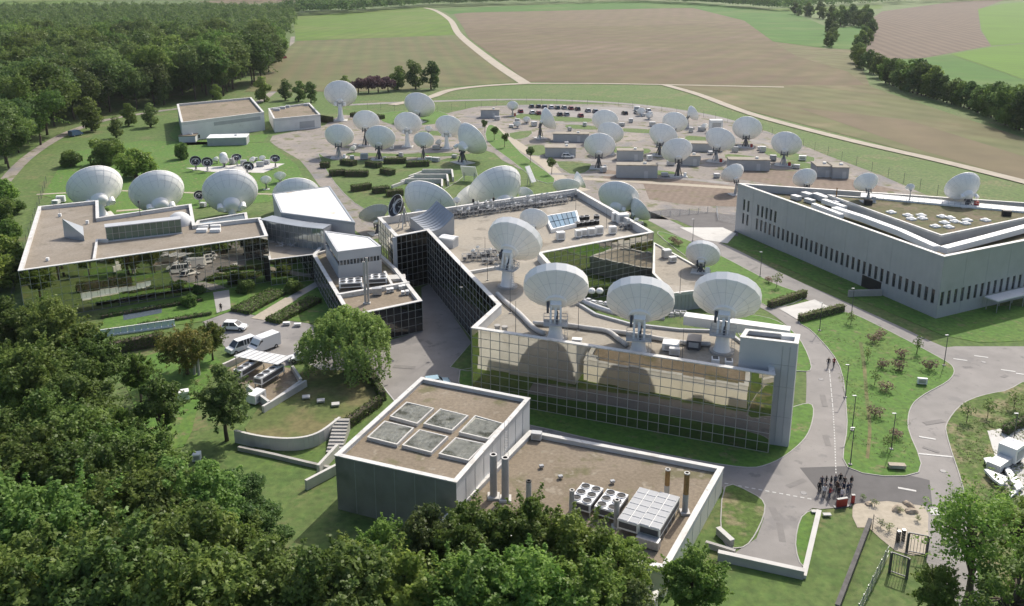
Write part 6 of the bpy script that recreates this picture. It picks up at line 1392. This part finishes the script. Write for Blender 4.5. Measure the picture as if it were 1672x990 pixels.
for k in (0, 1):
    p, q = G(500 if k == 0 else 520, 800 if k == 0 else 775).xy, G(553 if k == 0 else 552, 772 if k == 0 else 740).xy
    u = (q - p).normalized(); n = Vector((-u.y, u.x)) * .2; MB().prism([p - n, q - n, q + n, p + n], 0, 1.3).build('flank_wall', 'concrete_light', stp)
# walls and fence of the lower right
def wall(a, b, h, t, label, m='concrete', cap=None, name='garden_wall', z0=-.02):
    p, q = G(*a).xy, G(*b).xy; u = (q - p).normalized(); n = Vector((-u.y, u.x)) * t / 2; o = thing(name, label, 'wall', (*((p + q) / 2), 0)); MB().prism([p - n, q - n, q + n, p + n], z0, h).build('wall_body', m, o)
    if cap: n2 = n * 1.2; MB().prism([p - n2 - u * .03, q - n2 + u * .03, q + n2 + u * .03, p + n2 - u * .03], h, h + .08).build('wall_cap', cap, o)
    return o
wall((1172, 914), (1312, 945), .95, .5, 'concrete wall closing the end of the driveway', 'concrete', 'concrete_light'); wall((1312, 945), (1337, 838), .35, .45, 'low pale wall along the right side of the driveway', 'concrete_light', 'concrete_light')
wall((1172, 872), (1195, 893), .8, .5, 'short wall beside the ramp at the plant building', 'concrete', 'concrete_light'); wall((1152, 893), (1200, 908), .7, .4, 'short low wall at the corner of the plant building', 'concrete')
wall((1366, 1000), (1420, 858), .8, .38, 'long dark stone wall running down the lower lawn', 'stone_dark', 'stone_dark')
fence([(1400, 1010), (1450, 910)], 1.5, 1.7, 'grey slatted fence beside the stone wall on the lower lawn', wires=3, fine=True, m='steel', post=.08)
def gate(x0, y0, x1, y1, h, label):
    a, b = G(x0, y0).xy, G(x1, y1).xy; o = thing('metal_gate', label, 'gate', (*a, 0)); d = b - a
    for q in (Vector((0, 0)), d): rel(o, MB().box((q.x, q.y, h / 2), (.22, .22, h)), 'gate_post', 'steel_dark')
    mb = MB().bar((0, 0, h), (d.x, d.y, h), .12).bar((0, 0, .2), (d.x, d.y, .2), .1); rel(o, mb, 'gate_frame', 'steel_dark'); n = max(6, int(d.length / .3)); bm_ = shared(('gb', h), lambda: MB().box((0, 0, h / 2 + .1), (.04, .04, h - .25)).mesh('bar', 'steel'))
    for k in range(1, n): q = d * k / n; put('bar', bm_, o, (q.x, q.y, 0))
gate(1480, 902, 1512, 908, 2.4, 'upper dark metal gate beside the gravel bed'); gate(1452, 935, 1480, 945, 2.4, 'lower dark metal gate beside the slatted fence')
fence([(1512, 908), (1560, 920)], 1.6, 2.0, 'short open fence joining the upper gate to the tree', wires=4, m='steel_dark', post=.09)
fence([(1424, 866), (1462, 888), (1480, 902)], 2.0, 2.0, 'see-through fence along the gravel bed', wires=6, m='steel_dark', post=.06)
for (x, y, l) in ((1466, 886, 'left of two dark bollards at the gate'), (1474, 884, 'right of two dark bollards at the gate')): o = thing('bollard', l, 'bollard', G(x, y)); rel(o, MB().box((0, 0, .7), (.3, .3, 1.4)), 'post', 'black'); rel(o, MB().box((0, 0, 1.42), (.34, .34, .06)), 'cap', 'steel')
def rock(x, y, s, label, sd):
    r = np.random.default_rng(sd); bm = bmesh.new(); bmesh.ops.create_icosphere(bm, subdivisions=2, radius=1)
    for v in bm.verts:
        n = 1 + .22 * math.sin(v.co.x * 3 + sd) * math.cos(v.co.y * 4) + r.uniform(-.08, .08); v.co = Vector((v.co.x * s[0] * n, v.co.y * s[1] * n, max(v.co.z * s[2] * n, -.2)))
    me = bpy.data.meshes.new('boulder'); bm.to_mesh(me); bm.free(); me.materials.append(MATS['rock']); o = bpy.data.objects.new('boulder', me); COL.objects.link(o); o.location = G(x, y); o.rotation_euler = (0, 0, sd); return tag(o, label, 'boulder', 'boulders on the gravel bed')
rock(1464, 832, (1.0, .5, .5), 'left boulder of the three on the gravel bed', 1); rock(1484, 826, (.95, .45, .45), 'rear boulder of the three on the gravel bed', 2); rock(1488, 837, (.8, .5, .5), 'right front boulder of the three on the gravel bed', 3); rock(1419, 824, (.5, .4, .35), 'small pale boulder near the red sign', 4)
for (x, y, s, l) in ((1409, 816, .5, 'small green tuft behind the red sign'), (1428, 827, .6, 'green tuft in the gravel bed beside the small boulder'), (1438, 862, .7, 'wide grass clump at the see-through fence, left half'), (1452, 868, .7, 'wide grass clump at the see-through fence, right half'), (1498, 852, .55, 'green tuft right of the boulders'), (1470, 838, .5, 'green tuft in front of the left boulder')):
    tree('shrub1', G(x, y).xy, s, l, name='grass_clump', cat='plant', sz=.6)
unit(1464, 765, .1, (2.0, .8, .45), -.1, 'pale concrete box at the lower edge of the triangular lawn', 'sand_path', 'utility_box', 'box', feet=False); unit(1505, 628, .1, (1.4, .4, .9), -.2, 'small white sign box on the triangular lawn', 'white_paint', 'utility_box', 'box')
for (x, y, l) in ((1331, 838, 'left of two flat stones at the wall end'), (1350, 843, 'right of two flat stones at the wall end')): unit(x, y, .02, (.9, .5, .15), 0, l, 'concrete_light', 'flat_stone', 'stone', feet=False)
o = thing('red_sign', 'dark red sign board with pale top edge in front of the group of people', 'sign', G(1374, 828), R(14)); rel(o, MB().box((0, 0, .6), (1.3, .25, 1.0)), 'board', 'red'); rel(o, MB().box((0, 0, 1.13), (1.34, .3, .06)), 'top_edge', 'concrete_light'); rel(o, MB().box((0, .05, .06), (1.9, .6, .12)), 'foot', 'steel_dark')
o = thing('red_post', 'narrow dark red post right of the red sign', 'post', G(1392, 822), 0); rel(o, MB().box((0, 0, .55), (.35, .25, 1.1)), 'post', 'red'); rel(o, MB().box((0, 0, 1.12), (.4, .3, .05)), 'cap', 'concrete_light')
# white aircraft parts on the slab at the right edge
o = thing('white_generator', 'white boxy trailer with dark openings at the right edge', 'trailer', G(1640, 760), R(38))
rel(o, MB().box((1.4, 0, 1.6), (2.6, 2.2, 2.0)), 'cabin', 'white_paint'); rel(o, MB().box((-1.6, 0, .9), (3.4, 1.6, 1.0)), 'front_body', 'panel_pale'); rel(o, MB().box((1.4, -1.12, 1.5), (1.8, .05, 1.2)), 'cabin_opening', 'shed_grey'); rel(o, MB().box((0, 0, .35), (6.0, 1.6, .16)), 'chassis', 'steel_dark')
for (x, y) in ((-2, -.8), (-2, .8), (1.6, -.9), (1.6, .9)): put('wheel', shared('twheel', lambda: MB().tube([(0, -.14, 0), (0, .14, 0)], .4, 14).mesh('wheel', 'rubber')), o, (x, y, .4))
def wing(pts, z, t, label, m='white_paint'):
    P = [G(x, y, z) for x, y in pts]; o = thing('wing_panel', label, 'panel', (P[0].x, P[0].y, 0)); mb = MB(); n = len(P)
    mb.prism([p.xy for p in P], z - t, z, bottom=True).build('panel', m, o)
    mb = MB(); c = sum((p for p in P), Vector()) / n
    for p in P: q = p.lerp(c, .25); mb.bar((q.x, q.y, 0), (q.x, q.y, z - t), .1)
    mb.build('stand', 'steel_dark', o)
wing([(1606, 748), (1618, 746), (1628, 760), (1614, 761)], .8, .2, 'small white flat panel left of the boxy trailer'); wing([(1607, 766), (1612, 766), (1648, 780), (1636, 792), (1622, 782)], .9, .3, 'pointed white wing-like panel lying at the right edge'); wing([(1640, 765), (1648, 763), (1672, 795), (1660, 800)], .7, .25, 'long white beam panel beside the boxy trailer'); wing([(1655, 800), (1662, 802), (1650, 812), (1644, 810)], .5, .2, 'small white offcut at the right edge')

# ================================================================ VEHICLES
def car(x, y, rz, L, W, H_, label, m='car_white', kind='car', group=None, z=.04):
    p = G(x, y, z); name = {'car': 'parked_car', 'van': 'panel_van', 'bus': 'minibus'}[kind]; o = thing(name, label, {'car': 'car', 'van': 'van', 'bus': 'minibus'}[kind], p, rz, group)
    hl = L / 2; b = .28; wh = .33
    if kind == 'car': low = [(-hl, .35), (-hl * .98, .62), (-hl * .93, H_ * .56), (hl * .42, H_ * .60), (hl * .90, H_ * .50), (hl, .55), (hl, .35)]; cab = [(-hl * .88, H_ * .55), (-hl * .70, H_ * .97), (-hl * .1, H_), (hl * .16, H_ * .94), (hl * .50, H_ * .58)]
    elif kind == 'bus': low = [(-hl, .35), (-hl * .99, H_ * .55), (hl * .62, H_ * .55), (hl * .94, H_ * .46), (hl, .5), (hl, .35)]; cab = [(-hl * .97, H_ * .54), (-hl * .93, H_ * .97), (hl * .20, H_), (hl * .34, H_ * .95), (hl * .66, H_ * .54)]
    else: low = [(-hl, .35), (-hl, H_ * .98), (-hl * .96, H_), (hl * .30, H_), (hl * .45, H_ * .93), (hl * .72, H_ * .53), (hl * .95, H_ * .43), (hl, .5), (hl, .35)]; cab = None
    def ext(pr, w0, w1, zlo):
        mb = MB(); n = len(pr); zs = [q[1] for q in pr]; zm, zM = min(zs), max(zs)
        def yy(zv): t = 0 if zM == zm else (zv - zm) / (zM - zm); return (w0 + (w1 - w0) * t) / 2
        A = [(q[0], -yy(q[1]), q[1]) for q in pr]; B = [(q[0], yy(q[1]), q[1]) for q in pr]
        mb.v = A + B; mb.f = [tuple(range(n)), tuple(range(2 * n - 1, n - 1, -1))] + [(i, i + n, (i + 1) % n + n, (i + 1) % n) for i in range(n)]; return mb
    body = rel(o, ext(low, W, W * .94, 0), 'body', m)
    if cab:
        c = rel(o, ext(cab, W * .92, W * .74, 0), 'windows', 'glass_window')
        rp = [q for q in cab if q[1] > H_ * .9]; rel(o, MB().box(((rp[0][0] + rp[-1][0]) / 2, 0, H_ + .01), (abs(rp[-1][0] - rp[0][0]) + .1, W * .76, .05)), 'roof', m)
        pil = lambda a_, b_, w_: rel(o, MB().bar(a_, b_, w_), 'pillar', m)
        for s in (-1, 1):
            for (q0, q1) in ((cab[0], cab[1]), (cab[-1], cab[-2])): pil((q0[0], s * W * .46, q0[1]), (q1[0], s * W * .375, q1[1]), .1)
            xm = (cab[1][0] + cab[-2][0]) / 2
            for t in ((0.0,) if kind == 'car' else (-.45, .1, .6)): pil((xm + t, s * W * .465, H_ * .55), (xm + t, s * W * .38, H_ * .98), .09)
    else:
        xw = hl * .58; rel(o, MB().quad((hl * .46, -W * .42, H_ * .9), (hl * .71, -W * .44, H_ * .55), (hl * .71, W * .44, H_ * .55), (hl * .46, W * .42, H_ * .9)).quad((hl * .28, -W * .482, H_ * .58), (hl * .64, -W * .485, H_ * .58), (hl * .44, -W * .476, H_ * .88), (hl * .28, -W * .476, H_ * .88)).quad((hl * .28, W * .482, H_ * .58), (hl * .28, W * .476, H_ * .88), (hl * .44, W * .476, H_ * .88), (hl * .64, W * .485, H_ * .58)), 'windows', 'glass_window')
        for ob in (o,): pass
    for sx in (-.62, .62):
        for sy in (-1, 1):
            wl = put('wheel', shared('cwheel', lambda: MB().tube([(0, -.11, 0), (0, .11, 0)], .33, 14).mesh('wheel', 'rubber')), o, (sx * hl, sy * (W / 2 - .06), .33)); put('rim', shared('crim', lambda: MB().tube([(0, -.125, 0), (0, .125, 0)], .19, 10).mesh('rim', 'steel')), wl)
    for sy in (-1, 1): put('headlight', shared('chl', lambda: MB().box((0, 0, 0), (.08, .34, .16)).mesh('headlight', 'glass_pale')), o, (hl * .97, sy * W * .36, .68)); put('tail_light', shared('ctl', lambda: MB().box((0, 0, 0), (.06, .22, .3)).mesh('tail_light', 'red')), o, (-hl * .985, sy * W * .40, .8 if kind == 'car' else 1.0))
    return o
car(383, 538, R(-6), 4.3, 1.8, 1.5, 'white hatchback in the middle of the car court')
car(394, 572, R(228), 4.9, 1.9, 1.95, 'white minibus with side windows next to the white van', kind='bus')
car(431, 571, R(232), 5.4, 2.05, 2.45, 'white panel van behind the white canopy', kind='van')
car(492, 588, R(200), 4.2, 1.8, 1.45, 'white car half hidden by the willow')
car(927, 258, R(-4), 4.3, 1.8, 1.5, 'white car parked in front of the grey hut')
mat('car_blue', (.06, .11, .19), .3); mat('car_dark', (.035, .04, .045), .3); mat('car_red', (.25, .035, .04), .3); mat('car_silver', (.42, .43, .44), .3, metal=.4); mat('car_teal', (.05, .10, .11), .3); mat('car_sky', (.30, .45, .52), .3)
car(124, 222, R(70), 5.2, 2.0, 2.2, 'blue van on the road at the edge of the upper wood', 'car_blue', 'van')
car(712, 630, R(15), 4.2, 1.8, 1.4, 'pale blue car half hidden behind the utility block', 'car_sky')
gp = 'cars in the far car park'
for (x, y, m, l) in ((868, 176, 'car_teal', 'dark teal car at the left of the rear row'), (879, 176, 'car_dark', 'black car second in the rear row'), (889, 177, 'car_blue', 'blue car third in the rear row'), (910, 178, 'car_teal', 'teal car left of the silver one in the rear row'), (921, 178, 'car_silver', 'silver car in the middle of the rear row'), (943, 180, 'car_dark', 'black car at the right of the rear row'), (869, 186, 'car_white', 'white car at the left of the front row'), (879, 187, 'car_red', 'red car beside the white one in the front row'), (890, 188, 'car_red', 'red car nearest the edge-on dish'), (914, 189, 'car_dark', 'dark car in the middle of the front row'), (925, 189, 'car_silver', 'silver car in the middle of the front row'), (948, 191, 'car_red', 'dark red car at the right of the front row'), (850, 184, 'car_red', 'red car beside the small round dish'), (1040, 186, 'car_silver', 'silver car alone at the right of the car park')):
    car(x, y, R(100), 4.3, 1.8, 1.5, l, m, 'car', gp)
for (x, y, m, l) in LATE_CARS: car(x, y, R(100), 4.3, 1.8, 1.5, l, m, 'car', gp)
car(462, 96, R(60), 5.5, 2.4, 2.8, 'dark red tractor-like vehicle at the wood edge of the stubble field', 'car_red', 'bus')
# ================================================================ PEOPLE
mat('skin', (.42, .27, .20), .6); mat('hair', (.03, .022, .018), .8)
for n_, c_ in (('cl_black', (.02, .02, .022)), ('cl_navy', (.03, .04, .075)), ('cl_grey', (.13, .13, .14)), ('cl_white', (.65, .65, .66)), ('cl_red', (.28, .04, .045)), ('cl_jeans', (.07, .095, .15)), ('cl_brown', (.10, .065, .045))): mat(n_, c_, .85)
def person_mesh(pose):
    """one continuous skinned body: pelvis root, spine, head, arms, legs"""
    st, arm, bend = pose
    V = [(0, 0, .93), (0, 0, 1.12), (0, .01, 1.36), (0, .01, 1.48), (0, .015, 1.58), (0, .02, 1.70)]; Rd = [(.15, .11), (.14, .10), (.17, .11), (.06, .06), (.085, .095), (.07, .08)]; E = [(0, 1), (1, 2), (2, 3), (3, 4), (4, 5)]
    for s in (-1, 1):
        n = len(V); f = st * s; V += [(s * .10, 0, .86), (s * .11, f * .16, .48), (s * .11, f * .22 - abs(st) * .05, .09), (s * .12, f * .22 + .14, .035)]; Rd += [(.095, .10), (.06, .065), (.045, .05), (.045, .03)]; E += [(0, n), (n, n + 1), (n + 1, n + 2), (n + 2, n + 3)]
        n = len(V); g = -arm * s; V += [(s * .20, 0, 1.40), (s * .25, g * .12, 1.13), (s * (.25 - bend * .08), g * .2 + .06 + bend * .2, .90 + bend * .28), (s * (.24 - bend * .1), g * .22 + .08 + bend * .25, .81 + bend * .33)]; Rd += [(.06, .06), (.045, .045), (.035, .035), (.04, .03)]; E += [(2, n), (n, n + 1), (n + 1, n + 2), (n + 2, n + 3)]
    me = bpy.data.meshes.new('body_rig'); me.from_pydata(V, E, []); ob = bpy.data.objects.new('body_rig', me); COL.objects.link(ob); md = ob.modifiers.new('skin', 'SKIN'); sb = ob.modifiers.new('sub', 'SUBSURF'); sb.levels = 1; sb.render_levels = 1
    sv = me.skin_vertices[0].data
    for i, r_ in enumerate(Rd): sv[i].radius = r_; sv[i].use_root = (i == 0)
    dg = bpy.context.evaluated_depsgraph_get(); m2 = bpy.data.meshes.new_from_object(ob.evaluated_get(dg)); bpy.data.objects.remove(ob); m2.name = 'body'
    m2.materials.clear()
    for k in ('cl_black', 'cl_navy', 'skin', 'hair'): m2.materials.append(MATS[k])
    for p in m2.polygons:
        c = p.center; p.use_smooth = True
        if c.z > 1.66 or (c.z > 1.55 and c.y < -.01): p.material_index = 3
        elif c.z > 1.46 or (abs(c.x) > .12 and c.y > .02 and .74 + bend * .3 < c.z < .87 + bend * .3 and abs(c.x) > .19 - bend * .1): p.material_index = 2
        elif c.z > .90 or abs(c.x) > .2: p.material_index = 1
        else: p.material_index = 0
    return m2
POSES = [person_mesh(q) for q in ((.0, .0, .1), (.25, .2, .3), (.9, .9, .0), (-.15, .1, .9))]
def person(x, y, rz, pose, top, bottom, label, group=None, s=1.0, hair='hair'):
    o = bpy.data.objects.new('person', POSES[pose]); COL.objects.link(o); o.location = G(x, y, .06); o.rotation_euler = (0, 0, rz); o.scale = (s, s, s)
    for k, mn in ((0, bottom), (1, top), (3, hair)): o.material_slots[k].link = 'OBJECT'; o.material_slots[k].material = MATS[mn]
    return tag(o, label, 'person', group)
person(1352, 600, R(170), 2, 'cl_black', 'cl_navy', 'person in dark clothes walking on the path, left of two'); person(1361, 600, R(175), 2, 'cl_red', 'cl_black', 'person in a dark red top walking on the path, right of two'); person(361, 509, R(10), 2, 'cl_black', 'cl_black', 'person in black on the entrance path of the office block')
gpp = 'visitors standing at the road junction'
tops = ['cl_black', 'cl_navy', 'cl_grey', 'cl_black', 'cl_navy', 'cl_white', 'cl_black', 'cl_red', 'cl_grey', 'cl_black', 'cl_brown']; bots = ['cl_black', 'cl_jeans', 'cl_navy', 'cl_jeans', 'cl_black', 'cl_grey']
for i, (x, y, l) in enumerate(((1337, 806, 'person in black at the left front of the group'), (1341, 797, 'person in navy behind the leftmost person of the group'), (1346, 806, 'person in grey at the front left of the group'), (1348, 796, 'person in black in the back row, third from left'), (1355, 807, 'person in navy bending at the front centre-left'), (1345, 812, 'person in white top at the very front left of the group'), (1356, 796, 'person in black in the back row at centre left'), (1354, 815, 'person in dark red at the front of the group'), (1363, 795, 'person in grey in the back row at centre'), (1371, 793, 'person in black in the back row right of centre'), (1366, 805, 'person in brown in the middle of the group'), (1369, 815, 'person in black at the front right near the red sign'), (1376, 806, 'person in navy standing right of the group centre'), (1374, 818, 'person in white shirt beside the red sign'), (1378, 797, 'person in black in the back row second from right'), (1383, 808, 'person in navy at the right side of the group'), (1389, 796, 'person in dark clothes at the far right of the back row'), (1388, 806, 'person in grey at the far right of the group'))):
    top = {5: 'cl_white', 7: 'cl_red', 13: 'cl_white'}.get(i, tops[i % 4 if i % 4 != 3 else 0] if False else ['cl_black', 'cl_navy', 'cl_grey', 'cl_black', 'cl_navy', 'cl_white', 'cl_black', 'cl_red', 'cl_grey', 'cl_black', 'cl_brown', 'cl_black', 'cl_navy', 'cl_white', 'cl_black', 'cl_navy', 'cl_black', 'cl_grey'][i])
    person(x, y, R(random.uniform(120, 240)), i % 4 if i % 4 != 2 else 0, top, bots[i % 6], l, gpp, random.uniform(.94, 1.05))
# ================================================================ AIR
hm = bpy.data.materials.new('haze_air'); hm.use_nodes = True; t = hm.node_tree; t.nodes.clear()
out = t.nodes.new('ShaderNodeOutputMaterial'); pv = t.nodes.new('ShaderNodeVolumePrincipled'); pv.inputs['Color'].default_value = (.82, .87, .95, 1); pv.inputs['Density'].default_value = .00005; pv.inputs['Anisotropy'].default_value = .3
t.links.new(pv.outputs[0], out.inputs['Volume'])
hz = MB().box((0, 8600, 31), (18600, 19000, 66)).build('haze', None); hz.data.materials.append(hm); tag(hz, 'thin pale summer haze over the whole landscape', 'haze', kind='stuff')
